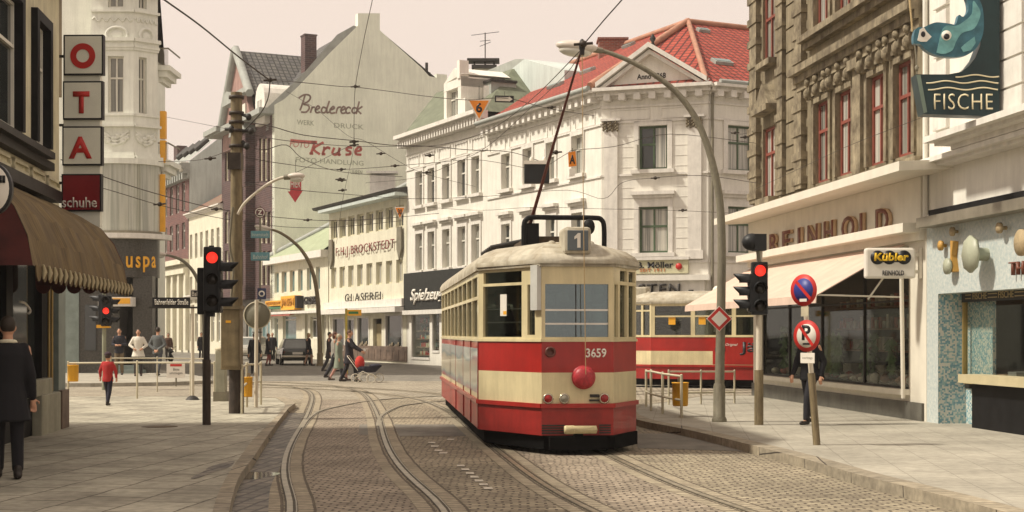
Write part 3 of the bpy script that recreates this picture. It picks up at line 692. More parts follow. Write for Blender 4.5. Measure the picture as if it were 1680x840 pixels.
for i, o in enumerate(gs):
    if i == 3:
        m = FL.mb(); m.box(o[0]+.05, o[1]-.05, o[2], o[3]-.3, -.3, -.2); m.build('door', mat('ochre_door', (.33,.27,.15)), b3); continue
    m = FL.mb(); m.box(o[0], o[0]+.12, o[2], o[3], -.2, .03); m.box(o[1]-.12, o[1], o[2], o[3], -.2, .03); m.box(o[0]+.12, o[1]-.12, o[2], o[2]+.14, -.2, .05); m.box(o[0]+.12, o[1]-.12, o[3]-.12, o[3], -.2, .03)
    w = m.build('shop_window', M_whitetrim, b3); m = FL.mb(); m.box(o[0]+.12, o[1]-.12, o[2]+.14, o[3]-.12, -.12, -.1); m.build('pane', M_glassD, w)
    if i in (2, 4):
        m = FL.mb()
        for k in range(7): m.ball((o[0]+.3+k*(o[1]-o[0]-.5)/7, o[2]+.25+.1*(k % 3), -.06), .13, .16, .04, 6, 4)
        m.build('display', mat('shop_goods', (.30,.24,.16), var=.5, scale=6), w)
m = FL.mb(); m.box(s0, s1, zc0, zc0+.28, 0, .75); m.box(s0-.1, s1, zc0+.32, zc0+.75, 0, .35); m.build('canopy', M_whitetrim, b3)
m = FL.mb(); m.box(s0, s1, 0.12, .95, 0, .05); 
for k in range(14): a = s0+.2+k*(s1-s0)/14; m.box(a, a+.5, .2, .75, .051, .07)
m.build('plinth', mat('brown_plinth', (.17,.12,.09), var=.3), b3)
m = FL.mb(); m.prism([(s0-.8, ZE3-.12, .8), (s0-.8, ZE3+.02, .9), (s0-.8, ZE3+.75, -4), (s0-.8, ZE3+.2, -8), (s0-.8, ZE3-.3, -8), (s0-.8, ZE3-.25, 0)], (s1-s0+.8, 0, 0)); m.build('roof', mat('roof_felt', (.06,.06,.055), var=.3), b3)
m = FL.mb(); m.box(s0, s1, ZE3-.35, ZE3-.16, .0, .75); m.build('soffit', M_blueplaster, b3)
ftxt('F.H.J.BROCKSTEDT', FL, FL.s(554), FL.s(650), FL.z(605,418), FL.z(605,399), .1, mat('maroon_letters', (.20,.03,.03)), b3, th=.03, bold=-.004, sp=1.22)
ftxt('GLASEREI', FL, FL.s(569), FL.s(628), FL.z(605,494), FL.z(605,480), .1, M_darkmetal, b3, th=.03, bold=.0, sp=1.35)
ftxt('BAU-', FL, FL.s(569), FL.s(580), FL.z(605,500), FL.z(605,496), .1, M_darkmetal, b3, th=.06); ftxt('BILD', FL, FL.s(616), FL.s(628), FL.z(605,500), FL.z(605,496), .1, M_darkmetal, b3, th=.06)
for px in (546, 659):
    m = FL.mb(); c = FL.s(px); z = FL.z(605, 408 if px < 600 else 407); m.prism([(c-.3, z+.9, .08), (c-.35, z-.3, .08), (c, z-.95, .08), (c+.35, z-.3, .08), (c+.3, z+.9, .08)], (0,0,.1)); m.build('guild_emblem', M_galv, b3)
q = FL.pt(FL.s(628,-4), 0, -4); zc = FL.z(628,306,-4); m = MB(); m.box(q.x-.8, q.x+.8, q.y-.5, q.y+.5, zc-1.2, zc+.7); m.box(q.x-1, q.x+1, q.y-.6, q.y+.6, zc+.8, zc+.95); m.build('chimney', M_whitetrim, b3)

# ---- small shop with the pale green roof
s0, s1 = two(443, 538.5)
b4 = root('green_roofed_shop', tuple(FL.pt(s0, 0)), 'low cream shop with pale green pitched roof and yellow signs, right of the brick house', 'building')
ZE4 = FL.z(490, 426)
ops = [(FL.s(a), FL.s(a+8.5-.3*i), FL.z(490,478), FL.z(490,442)) for i, a in enumerate((449, 462, 475.5, 489, 503.5, 518))]
gs = [(FL.s(447), FL.s(456), .2, FL.z(490,520)), (FL.s(464), FL.s(486), FL.z(490,565), FL.z(490,517)), (FL.s(500), FL.s(505), .2, FL.z(490,516)), (FL.s(509), FL.s(524), FL.z(490,555), FL.z(490,520)), (FL.s(528), FL.s(534), .2, FL.z(490,518))]
facade(FL, s0, s1, 0, ZE4, ops+gs, 9, b4, M_cream)
for o in ops: window(b4, FL, *o, M_winwhite, M_glassB, mull=0, trans=0, fw=.06)
for i, o in enumerate(gs): window(b4, FL, *o, M_winwhite, M_glassB if i < 2 else M_glassD, mull=0, trans=.15, fw=.1, name='shop_window')
m = FL.mb(); m.box(s0-.1, s1, ZE4-.1, ZE4+.35, 0, .5); m.box(s0, s1, FL.z(490,515), FL.z(490,511), 0, .8); m.build('cornice', M_whitetrim, b4)
zr = FL.z(538, 330, -5)
m = MB(); m.poly([FL.pt(s0-.2, ZE4+.3, .4), FL.pt(s1, ZE4+.3, .4), FL.pt(s1, zr, -6), FL.pt(s1-1.0, zr, -6)]); m.poly([FL.pt(s0-.2, ZE4+.3, .4), FL.pt(s1-1.0, zr, -6), FL.pt(s0-.2, ZE4+.3, -9)]); m.build('roof', M_limeroof, b4)
m = MB(); m.tube([FL.pt(s0-.2, ZE4+.35, .35), FL.pt(s1-1.0, zr+.05, -6)], .22, 6); m.build('roof_edge', M_slate, b4)
m = FL.mb(); m.box(FL.s(443), FL.s(471), FL.z(490,500), FL.z(490,491), .02, .35); m.build('sign_panel', M_syel, b4)
m = FL.mb(); m.box(FL.s(445), FL.s(469), FL.z(490,505), FL.z(490,502), .02, .35); m.build('sign_strip', mat('green_strip', (.05,.16,.08)), b4)
m = FL.mb(); m.box(FL.s(472), FL.s(495), FL.z(490,508), FL.z(490,485), .02, .5); m.build('sign_box', M_syel, b4)
m = FL.mb(); m.box(FL.s(496), FL.s(498.5), FL.z(490,506), FL.z(490,486), .02, .5); m.build('sign_side', M_sblack, b4)
ftxt('JANSEN', FL, FL.s(473.5), FL.s(494), FL.z(490,505), FL.z(490,489), .51, mat('amber_letters', (.45,.2,.02)), b4, th=.04, bold=.02)
ftxt('RESTAURANT', FL, FL.s(445), FL.s(469), FL.z(490,498), FL.z(490,493), .36, mat('amber_letters', (.45,.2,.02)), b4, th=.04)
ftxt('GROPER', FL, FL.s(503), FL.s(526), FL.z(490,501), FL.z(490,488), .1, M_darkmetal, b4, th=.1, bold=.03)
m = FL.mb(); m.prism([(FL.s(462), FL.z(490,512), .02), (FL.s(494), FL.z(490,512), .02), (FL.s(494), FL.z(490,518), .8), (FL.s(462), FL.z(490,518), .8)], (0,.08,0)); m.build('awning', mat('faded_red_awning', (.42,.12,.09)), b4)

# ---- dark brick corner house with the painted firewall
sb0, sb1 = FL.s(364), FL.s(450)
oG = FL.pt(sb1, 0); FG = Fr((oG.x, oG.y), (2333, 1140))   # firewall faces the camera
b5 = root('brick_house', (oG.x, oG.y, 0), 'tall dark brick town house whose pale firewall carries the faded painted shop adverts', 'building')
ZG = FG.z(450, 182)
ops = []
for (a, b) in ((369,374.5), (376.5,381.5), (400,413), (425,430.5), (432,438), (439.5,444)):
    w = a == 400
    for (y0, y1) in ([(158+80,270+5)] if w else [(300-72,298)])+[(348,400) if not w else (310,362)]+[(412,468)]:
        ops.append((FL.s(a), FL.s(b), FL.z(a,y1), FL.z(a,y0)))
facade(FL, sb0, sb1, 4.2, ZG, ops, 12, b5, M_darkbrick)
for i, o in enumerate(ops): window(b5, FL, *o, mat('cream_frame', (.62,.58,.42)), M_curtReflB if i % 2 else M_curtA, mull=0, trans=.3, fw=.14)
facade(FL, sb0, sb1, 0, 4.2, [(FL.s(372), FL.s(395), .5, 3.6), (FL.s(404), FL.s(420), .5, 3.6), (FL.s(426), FL.s(444), .5, 3.6)], 12, b5, mat('sooty_ground_floor', (.16,.15,.13), var=.3))
for o in [(FL.s(372), FL.s(395), .5, 3.6), (FL.s(404), FL.s(420), .5, 3.6), (FL.s(426), FL.s(444), .5, 3.6)]: window(b5, FL, *o, M_winwhite, M_glassB, mull=1, trans=.2, fw=.12, name='shop_window')
# shallow bay between the window columns
m = FL.mb(); c0, c1 = FL.s(396), FL.s(418)
for (z0, z1) in ((FL.z(405,238), FL.z(405,222)), (FL.z(405,310), FL.z(405,277)), (FL.z(405,412), FL.z(405,364)), (4.2, FL.z(405,470))): m.box(c0, c1, z0, z1, 0, .7)
m.box(c0, FL.s(399.5), 4.2, FL.z(405,222), 0, .7); m.box(FL.s(414), c1, 4.2, FL.z(405,222), 0, .7); m.build('bay', M_darkbrick, b5)
m = FL.mb(); m.prism([(c0-.4, FL.z(405,222), .0), (c1+.4, FL.z(405,222), .0), (c1-.3, FL.z(405,205), 0), (c0+.3, FL.z(405,205), 0)], (0,0,.9)); m.build('bay_roof', M_slate, b5)
# firewall outline from the photograph, 12.6 m wide
def g(px, py, d=0): return (FG.s(px, d), FG.z(px, py, d), d)
out = [(0, 0, 0), g(725, 547+16)[:1]+(0,0), g(725,175), g(718,128), g(704,125), g(692,112), g(623,50), g(623,22), g(587,22), g(587,42), g(540,88), g(488,143), g(466,163), g(450,172)]
m = FG.mb(); m.prism([(p[0], p[1], .04) for p in out][::1], (0,0,-.54)); m.build('firewall', M_fire, b5)
m = FG.mb(); m.box(out[2][0]-.45, out[2][0]+.4, out[2][1]+1.1, out[3][1]+.3, -.4, .05); m.build('chimney_stack', M_fire, b5)
for px, py in ((700,103), (704,119)): 
    q = g(px, 128, -1); m = FG.mb(); m.tube([(q[0], q[1]-.5, -1), (q[0], FG.z(px,py,-1), -1)], .12, 6); m.build('flue', M_darkmetal, b5)
# roof slope of the street side and the cross gable with tiles
def gd(px, py, d): return FG.pt(FG.s(px,d), FG.z(px,py,d), d)
r0 = gd(437,180,0.05); r1 = gd(587,42,.05)
vv = -uL*9.0      # along the facade, away from the camera
m = MB(); m.poly([gd(452,180,-.05)+Vector((0,0,0)), gd(587,43,-.05), gd(587,43,-.05)+vv, gd(452,180,-.05)+vv]); m.poly([gd(623,50,-.05), gd(718,130,-.05), gd(718,130,-.05)+vv, gd(623,50,-.05)+vv]); m.poly([gd(587,43,-.05), gd(623,50,-.05), gd(623,50,-.05)+vv, gd(587,43,-.05)+vv]); m.build('roof', M_darkroof, b5)
m = MB(); m.poly([gd(437,178,.02), gd(452,180,.02), gd(490,144,.02), gd(587,44,.02), gd(580,42,.02), gd(553,57,.02), gd(500,118,.02)]); m.M = None
m.build('verge', M_slate, b5)
# cross gable: front face toward the street, ridge running back; visible flank tiled
gx0, gx1 = FL.s(372), FL.s(414); gz0 = FL.z(392,205); ga = (gx0+gx1)/2+.6
zt = FL.z(400, 76, .3)
Fa = FL.pt(gx0, gz0, .3); Fb = FL.pt(gx1+.6, gz0, .3); Ft = FL.pt(ga, zt, .3)
m = MB(); m.prism([FL.pt(gx0, ZG-1.5, .3), FL.pt(gx1+.6, ZG-1.5, .3), Fb, Ft, Fa], -nL*.4); fg = m.build('gable', mat('rose_plaster', (.36,.22,.19), var=.15, scale=1.5, streak=.15), b5)
bk = -nL*9.5
zgl = FL.z(420,138,.3)
Fe = FL.pt(gx1+1.6, zgl-.6, .5)
m = MB(); m.poly([Ft, Ft+bk, Fe+bk, Fe]); m.poly([Fa, Fa+bk, Ft+bk, Ft]); m.build('gable_roof', M_darkroof, b5)
m = MB(); m.tube([Fa+nL*.15, Ft+nL*.15+Vector((0,0,.1))], .35, 6); m.tube([Ft+nL*.15+Vector((0,0,.1)), Fe+nL*.15], .35, 6); m.build('gable_coping', M_slate, b5)
for (a, b, c, d) in ((386,396,172,200), (380,404,150,158)):
    m = FL.mb(); m.box(FL.s(a,.7), FL.s(b,.7), FL.z(390,d,.7), FL.z(390,c,.7), .3, .42 if c > 160 else .8); m.build('gable_window' if c > 160 else 'gable_ledge', M_winwhite if c > 160 else M_slate, b5)
# curved dormer beside it
m = FL.mb(); c = FL.s(428,.3); zb_, zt_ = FL.z(428,205,.3), FL.z(428,138,.3)
pts = [(c-1.1, zb_, -3), (c+1.3, zb_, -3)]+[(c+.1+1.2*cos(radians(q)), zt_-1.2+1.2*sin(radians(q)), -3) for q in range(0, 181, 20)]
m.prism(pts, (0,0,3.4)); dm = m.build('dormer', M_whitetrim, b5)
m = FL.mb(); m.box(c+.95, FL.s(480,-2), zt_-3.4, zt_-1.0, -5, .0); m.build('dormer_cheek', M_blueplaster, dm)
m = FL.mb(); m.box(c+.7, FL.s(470,-2), zt_-1.0, zt_-.3, -5, .3); m.build('dormer_roof', M_slate, dm)
m = FL.mb(); m.box(c-.5, c+.5, zb_+.6, zt_-1.2, .4, .45); m.build('pane', M_curtReflB, dm)
m = FL.mb(); c = FL.s(372,1); m.prism([(c-1.4, FL.z(372,172,1), -2), (c+1.2, FL.z(372,172,1), -2), (c+1.2, FL.z(372,160,1), -2), (c-.1, FL.z(372,150,1), -2), (c-1.4, FL.z(372,157,1), -2)], (0,0,3)); m.build('small_dormer', M_slate, b5)
m = FL.mb(); m.box(sb0-.5, sb1+.0, ZG-.2, ZG+.2, 0, 1.1); m.box(sb0-.5, FL.s(384), FL.z(372,222), FL.z(372,214), 0, 1.4); m.build('cornice', M_slate, b5)
m = FG.mb(); q = g(510, 83, -4); m.box(q[0]-.45, q[0]+.45, q[1]-3, FG.z(510,56,-4), -5, -4); m.box(q[0]-.5, q[0]+.5, FG.z(510,58,-4), FG.z(510,56,-4), -5.05, -3.95); m.build('chimney', M_darkbrick, b5)
# painted adverts
pb = mat('faded_brown_paint', (.28,.20,.17), var=.2); pr = mat('faded_red_paint', (.55,.14,.12), var=.15); pg = mat('ghost_paint', (.40,.42,.34), var=.2)
def gtx(s, a, b, y1, y0, m_, **k): return ftxt(s, FG, FG.s(a), FG.s(b), FG.z(540,y1), FG.z(540,y0), .04, m_, b5, th=.02, name='painted_advert', **k)
def stroke(cx, pts, w, m_):
    """hand painted brush strokes: list of pixel polylines on the firewall"""
    mb = FG.mb()
    for pl in pts:
        q = spline([Vector((FG.s(x), FG.z(x, y), .045)) for x, y in pl], 4)
        for i in range(len(q)-1):
            d_ = (q[i+1]-q[i]).normalized(); nn = Vector((-d_.y, d_.x, 0))*w; a, b_ = q[i]-d_*w*.3, q[i+1]+d_*w*.3
            mb.prism([a-nn, b_-nn, b_+nn, a+nn], (0,0,.012))
    return mb.build('painted_advert', m_, b5)
brd = [[(490,161),(498,156),(506,156),(509,160),(506,166),(498,171),(505,173),(507,178),(502,184),(494,184)], [(500,157),(496,170),(492,181)],
 [(509,185),(512,177),(516,176)], [(511,177),(514,176)], [(517,181),(524,177),(521,174),(517,180),(519,185),(525,184)], [(535,178),(530,176),(527,181),(529,185),(534,183),(540,166)], [(536,180),(536,185),(540,184)],
 [(541,181),(548,178),(546,175),(541,181),(543,186),(549,185)], [(551,186),(554,177),(559,176)], [(559,182),(566,178),(563,175),(559,181),(561,186),(567,185)], [(575,178),(571,176),(567,181),(569,186),(574,185)],
 [(585,178),(580,177),(577,182),(580,186),(584,184)], [(589,167),(584,187)], [(585,181),(594,175)], [(586,181),(592,187)]]
stroke(0, brd, .062, pb)
krs_ = [[(516,234),(510,252)], [(530,234),(514,244),(524,253)], [(512,234),(517,233)], [(508,252),(513,252)], [(529,253),(532,243),(531,243)], [(531,246),(537,242),(541,244)], [(528,253),(533,253)],
 [(548,243),(545,251),(550,254),(555,250),(557,243),(555,254),(558,253)], [(577,243),(571,242),(568,246),(574,249),(574,253),(567,254)], [(583,249),(592,246),(589,241),(583,247),(584,253),(592,254)]]
stroke(0, krs_, .088, pr); stroke(0, [[(477,231),(500,233),(519,234)]], .12, pr)
gtx('FOTO', 475, 507, 245, 235, pr, shear=.2, bold=-.01)
gtx('WERK', 487, 515, 208, 200, pg); gtx('DRUCK', 548, 596, 209, 201, pg); gtx('FOTO-HANDLUNG', 485, 596, 269, 261, pg); gtx('UHREN', 575, 594, 284, 277, pg)

# ---- cream row house and purple brick house farther along the street
s0, s1 = two(308, 366)
b6 = root('cream_row_house', tuple(FL.pt(s0, 0)), 'cream three storey row house with mossy roof, seen left of the catenary pole', 'building')
ZE6 = FL.z(340, 345)
ops = []
for i in range(6):
    a = s0+.8+(s1-s0-1)*i/6
    ops += [(a, a+(s1-s0)/6*.45, FL.z(340,420), FL.z(340,378)), (a, a+(s1-s0)/6*.45, FL.z(340,496), FL.z(340,450)), (a, a+(s1-s0)/6*.55, 1.0, 3.4)]
facade(FL, s0, s1, 0, ZE6, ops, 10, b6, M_cream)
for i, o in enumerate(ops): window(b6, FL, *o, M_winwhite, M_curtA if i % 3 else M_glassD, mull=1, trans=.3, fw=.08)
cornice(FL, s0, s1, ZE6-.2, b6, M_whitetrim); cornice(FL, s0, s1, 4.6, b6, M_whitetrim)
m = MB(); m.poly([FL.pt(s0, ZE6+.1, .4), FL.pt(s1, ZE6+.1, .4), FL.pt(s1, FL.z(366,300,-5), -5), FL.pt(s0+2, FL.z(340,318,-5), -5)]); m.poly([FL.pt(s0, ZE6+.1, .4), FL.pt(s0+2, FL.z(340,318,-5), -5), FL.pt(s0, ZE6, -10)]); m.build('roof', mat('mossy_roof', (.12,.13,.08), var=.5, scale=1, col2=(.20,.06,.05)), b6)
s0, s1 = two(240, 310)
b7 = root('purple_brick_house', tuple(FL.pt(s0, 0)), 'purplish brick house with arched windows and cream columned ground floor, far down the street', 'building')
ZE7 = FL.z(285, 292)
ops = []; n = 7
for i in range(n):
    a = s0+.9+(s1-s0-1.2)*i/n; w = (s1-s0)/n*.48
    ops += [(a, a+w, FL.z(285,352), FL.z(285,306)), (a, a+w, FL.z(285,412), FL.z(285,370))]
facade(FL, s0, s1, FL.z(285,436), ZE7, ops, 11, b7, M_purplebrick)
for i, o in enumerate(ops): window(b7, FL, *o, mat('grey_frame', (.35,.34,.3)), M_glassD, mull=0, trans=.3, fw=.16)
gz = FL.z(285,436)
gps = [(s0+.8+(s1-s0)*i/7, s0+.8+(s1-s0)*i/7+1.9, .8, gz-1.3) for i in range(7)]
facade(FL, s0, s1, 0, gz, gps, 11, b7, M_cream)
for o in gps: window(b7, FL, *o, M_winwhite, mat('pale_green_panels', (.27,.30,.22), streak=.2), mull=1, trans=.25, fw=.12, name='shop_window')
m = FL.mb()
for i in range(8): a = s0+.2+(s1-s0-.4)*i/7; m.box(a-.25, a+.35, .2, gz-.9, 0, .35)
m.box(s0, s1, gz-.9, gz-.4, 0, .5); m.box(s0-.1, s1+.1, gz-.1, gz+.35, 0, .8); m.build('colonnade', M_cream, b7)
cornice(FL, s0, s1+.3, ZE7-.6, b7, M_slate, steps=((.2,.4),(.5,.4),(.9,.5)), dent=.9)
# its blue grey flank and lean roof rising behind
FG7 = Fr(tuple(FL.pt(s1, 0))[:2], (2333, 1140))
def g7(px, py): return (FG7.s(px), FG7.z(px, py), 0)
m = FG7.mb(); m.prism([(0,0,.04), (g7(378,300)[0],0,.04)]+[(a_,b_,.04) for a_,b_,c_ in (g7(378,206), g7(366,222), g7(311,264))], (0,0,-.4)); m.build('firewall', M_blueplaster, b7)
rp = [g7(311,264), g7(378,206)]
P0 = FG7.pt(rp[0][0], rp[0][1]+.1, -.1); P1 = FG7.pt(rp[1][0], rp[1][1]+.1, -.1); vv2 = -uL*14
m = MB(); m.poly([P0, P1, P1+vv2*.7, P0+vv2]); m.build('roof', M_slate, b7)
m = MB()
for k in range(4):
    a = P0.lerp(P1, .25)+vv2*(.1+.17*k)+Vector((0,0,.25)); b_ = P0.lerp(P1, .55)+vv2*(.1+.17*k)+Vector((0,0,.25)); m.tube([a, b_], .3, 4)
m.build('skylight', M_darkmetal, b7)
m = FL.mb(); c = FL.s(288,-4); m.box(c-.8, c+.8, FL.z(288,262,-4), FL.z(288,240,-4), -5, -4); m.build('chimney', M_darkbrick, b7)
m = FL.mb(); m.box(s1-.7, s1+.1, ZE7, ZE7+.8, 0, .7); m.build('parapet_end', M_white, b7)
# far end of the street: pale blocks closing the view
for (px, w, h, D, lab) in ((262, 12, 11, 176, 'pale distant building closing the left side street'),):
    q = P((px), 547, D); f = Fr((q.x-6, q.y), (1, .1)); r = root('distant_building', (q.x, q.y, 0), lab, 'building')
    o_ = [(1+2.2*i, 2.2+2.2*i, 1+3.2*j, 3+3.2*j) for i in range(5) for j in range(3)]
    facade(f, 0, w, 0, h, o_, 8, r, M_cream)
    for o in o_: window(r, f, *o, M_winwhite, M_glassD, mull=0, trans=0)
# ---------------------------------------------------------------- right hand street front
FR_ = Fr(G(1527, 693, .12)[:2], (270, -2333))
R = FR_
def rz(px, py, d=0): return R.z(px, py, d)
sL, sM = R.s(1236), R.s(1520)
br = root('stone_building', tuple(R.pt(sM, 0)), 'sooty ornate sandstone building with red window frames above a butcher shop', 'building')
ZC0 = rz(1500, 384)            # underside of shop fascia
ZC1 = rz(1500, 300)+.12        # canopy level
ZTOP = 15.5
def op(a, b, y1, y0): return (R.s(a-3,-.07), R.s(b+3,-.07), rz((a+b)/2, y1), rz((a+b)/2, y0))
ops = [op(1346,1364,298,162), op(1382,1402,284,145), op(1434,1456,270,120), op(1478,1502,252,95)]
zb1 = sum(o[2] for o in ops)/4; zt1 = sum(o[3] for o in ops)/4
left1 = [R.s(1256,-.07), R.s(1276,-.07), zb1, zt1]
ops = [[o[0], o[1], zb1, zt1] for o in ops]+[left1]
zu0 = rz(1360, 41); H2 = zu0+(zt1-zb1)
ops2 = [[o[0], o[1], zu0, H2] for o in ops]
facade(R, sL, sM, ZC1-.1, ZTOP, ops+ops2, 12, br, M_stone, rev=.20)
for i, o in enumerate(ops+ops2): window(br, R, *o, M_winred, M_curtReflB if i % 3 else M_curtA, d=-.07, mull=1, trans=.36, fw=.065)  # pale panes: greenish-white reflections put into the pane colour
m = R.mb()
zs = zb1-.12
def band(z0, z1, p, a=sL, b=sM): m.box(a-p*.5, b, z0, z1, 0, p)
band(zs-.14, zs, .22); band(zs-.30, zs-.14, .12)
zc = rz(1400, 82)                                    # hood cornice over the first floor windows
cS = R.s(1316)
m.box(cS, sM, zc, zc+.16, 0, .36); m.box(cS, sM, zc-.16, zc, 0, .22); m.box(cS, sM, zc-.32, zc-.16, 0, .14)
zc2 = zu0-.16
m.box(R.s(1328), sM, zc2, zc2+.14, 0, .30); m.box(R.s(1328), sM, zc2-.14, zc2, 0, .16)
for z in (zb1-.12, zu0-.12): m.box(R.s(1255), R.s(1278), z-.02, z+.12, 0, .26)
m.box(R.s(1252), R.s(1279), zt1+.30, zt1+.44, 0, .34)
m.prism([(R.s(1253), zt1+.44, .002), (R.s(1278), zt1+.44, .002), (R.s(1266), zt1+1.0, .002)], (0,0,.26))
for o in ops[:4]+ops2[:4]:                            # architraves
    m_ = R.mb(); m_.box(o[0]-.13, o[0], o[2], o[3]+.14, .002, .055); m_.box(o[1], o[1]+.13, o[2], o[3]+.14, .002, .055); m_.box(o[0], o[1], o[3], o[3]+.14, .002, .055); m_.build('architrave', M_stonet, br)
for (a, b) in ((ops[1][1]+.22, ops[2][0]-.22),): m.box(a, b, zb1-.1, zt1+.25, .002, .10); m.box(a-.06, b+.06, zt1+.25, zt1+.45, .002, .2)
m.build('moulding', M_stonet, br)
for o in ops[:4]+ops2[:2]:                             # carved keystones and brackets
    m = R.mb(); m.box(o[0]-.18, o[1]+.18, o[3]+.16, o[3]+.24, .002, .10)
    for x in (o[0]-.08, (o[0]+o[1])/2, o[1]+.08):
        zb = o[3]+.10; m.box(x-.08, x+.08, zb, zb+.42, .03, .15); m.ball((x, zb+.38, .15), .11, .10, .08, 8, 5); m.ball((x, zb+.12, .16), .09, .14, .09, 8, 5)
    m.build('carved_bracket', M_stonet, br)
# quoined pilasters: alternating rusticated blocks
m = R.mb()
for (a, b) in ((sL-.03, R.s(1249)), (R.s(1281), R.s(1292)), (R.s(1309), R.s(1324))):
    m.box(a+.06, b-.06, ZC1+.4, ZTOP, .0, .12); z = ZC1+.5; 
    while z < ZTOP-.3:
        m.box(a-.03, b+.03, z, z+.17, .002, .15)
        z += .545
m.build('quoins', M_stonet, br)
m = R.mb(); z = ZC1+.4
while z < ZTOP-.3:
    m.box(R.s(1293), R.s(1308), z, z+.50, .0, .05); z += .545
m.build('rustication', M_stone, br)
# side returning into the cross street
FQ = Fr(tuple(R.pt(sL, 0))[:2], (R.n.x*-1, R.n.y*-1))
# upper balcony on the far corner
m = MB(); q = R.pt(sL, rz(1236,165), 0); uX = -R.u
zB0 = q.z
b_ = lambda a, c, z0, z1: MB
m = R.mb(); m.box(sL-.75, sL-.02, zB0-.05, zB0+.12, -1.2, -.1); m.box(sL-.6, sL-.02, zB0-.25, zB0-.05, -1.0, -.2); m.build('balcony_floor', M_stonet, br)
m = R.mb()
for k in range(12): x = sL-.70+.06*k; m.tube([(x, zB0+.12, -.14), (x, zB0+.45, -.06), (x, zB0+.95, -.14)], .012, 5)
m.box(sL-.74, sL-.02, zB0+.93, zB0+.98, -.17, -.11); m.build('balcony_railing', M_wingreen, br)
# shop: canopy, fascia, letters
M_shopw = mat('shop_cream_paint', (.70,.66,.56), var=.05, rough=.6, streak=.06)
m = R.mb(); a, b = sL-.25, R.s(1475, .95)
m.prism([(a, ZC1-.05, 0), (b, ZC1-.05, 0), (b, ZC1-.10, .95), (a, ZC1-.10, .95)], (0, .16, 0)); m.build('canopy', M_shopw, br)
zl = ZC0
m = R.mb(); m.box(sL-.1, sM-.02, zl, ZC1-.06, -.02, .10); m.box(sL-.12, sM-.04, zl, zl+.16, .10, .42); m.box(sL-.12, sM-.04, zl-.14, zl, .0, .12); m.build('fascia', M_shopw, br)
zl0 = rz(1446, 383, .2); zl1 = rz(1446, 341, .2)
lets = 'REINHOLD'; cen = [1268, 1289, 1310, 1332, 1358, 1390, 1417, 1446]; hw = [7, 7, 2.5, 8.5, 8, 11, 8, 11]
Mlet = mat('rust_red_letters', (.17,.05,.025), var=.25, rough=.5); Mlets = mat('letter_return', (.62,.44,.28), var=.12)
for ch, px, h_ in zip(lets, cen, hw):
    a_, b2_ = R.s(px-h_, .2), R.s(px+h_, .2)
    o = ftxt(ch, R, a_, b2_, zl0, zl1, .11, Mlets, br, name='letter', th=.075, bold=.02)
    ftxt(ch, R, a_+.008, b2_-.008, zl0+.008, zl1-.008, .186, Mlet, o, name='letter_face', th=.008, bold=.015)
# shop window
wz0, wz1 = rz(1502, 640), ZC0-.16
sW0, sW1 = R.s(1250), R.s(1491)
facade(R, sL, sM, .1, ZC0, [(sW0, sW1, wz0, wz1-.05)], 12, br, M_shopw, name='shop_wall', rev=.10, d=.0)
m = R.mb(); m.box(sL, sM-.10, .1, wz0-.22, .002, .05); m.build('plinth', mat('grey_plinth', (.13,.125,.105), var=.2, streak=.2, rough=.7), br)
m = R.mb(); m.box(sW0-.1, sW1+.06, wz0-.10, wz0, .0, .14); m.build('sill', M_shopw, br)
sw = R.mb(); vb = [sW0, R.s(1292), R.s(1345), R.s(1414), sW1-.03]
for s in vb: sw.box(s-.02, s+.03, wz0, wz1-.05, -.08, -.03)
zt_ = rz(1414, 497); 
for i in range(len(vb)-1): sw.box(vb[i]+.03, vb[i+1]-.02, zt_-.02, zt_+.02, -.08, -.03); sw.box(vb[i]+.03, vb[i+1]-.02, wz0, wz0+.04, -.08, -.03)
sw = sw.build('shop_window', M_darkmetal, br)
m = R.mb(); m.box(sW0, sW1, wz0, wz1-.05, -.062, -.055); m.build('pane', M_shop, sw)
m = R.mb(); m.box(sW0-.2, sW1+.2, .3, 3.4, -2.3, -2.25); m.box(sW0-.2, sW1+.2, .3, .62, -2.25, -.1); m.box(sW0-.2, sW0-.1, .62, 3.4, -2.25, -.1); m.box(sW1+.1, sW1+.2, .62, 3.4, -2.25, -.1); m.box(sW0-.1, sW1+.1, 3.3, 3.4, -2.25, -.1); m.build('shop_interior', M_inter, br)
gm = [mat('leaf_green', (.10,.17,.06), var=.4), mat('sausage_red', (.50,.12,.08), var=.3), mat('jar_pale', (.62,.58,.46), var=.3), mat('meat_brown', (.30,.17,.10), var=.3), mat('tile_cream', (.60,.55,.42), var=.2)]
m = R.mb(); random.seed(3); x = sW0+.25
while x < sW1-.25:
    h = random.uniform(.08,.22); m.cur = random.choice([1,2,3,4,2]); dd = -random.uniform(.2,.7)
    m.ball((x, wz0+.04+h*.5, dd), random.uniform(.07,.13), h*.5, .1, 8, 5); x += random.uniform(.12,.24)
for k in range(16):
    x = random.uniform(sW0+.4, sW1-.4); hh = random.uniform(.5,1.0); m.cur = 0; dd = -random.uniform(.25,.6)
    for j in range(60):
        q = random.uniform(0, 6.28); rr = random.uniform(.05,.28); zz = wz0+.1+hh*random.random(); m.add([(x+rr*cos(q), zz, dd+rr*sin(q)*.6), (x+rr*cos(q)+.07, zz+.03, dd), (x+rr*cos(q)+.03, zz+.14, dd+.05)], [(0,1,2)])
m.cur = 2
for k in range(4): x = sW0+.7+k*2.0; m.box(x, x+.5, wz0+.02, wz0+.34, -1.5, -1.1)
for r_ in range(3):
    m.cur = 3; m.box(sW0, sW1, wz0+.6+r_*.5, wz0+.64+r_*.5, -2.2, -1.9)
    for k in range(38): m.cur = random.choice([1,2,3,4]); x = sW0+.1+k*(sW1-sW0-.3)/38; m.box(x, x+.14, wz0+.64+r_*.5, wz0+.76+r_*.5+random.random()*.2, -2.15, -1.95)
m.build('window_display', gm, br)
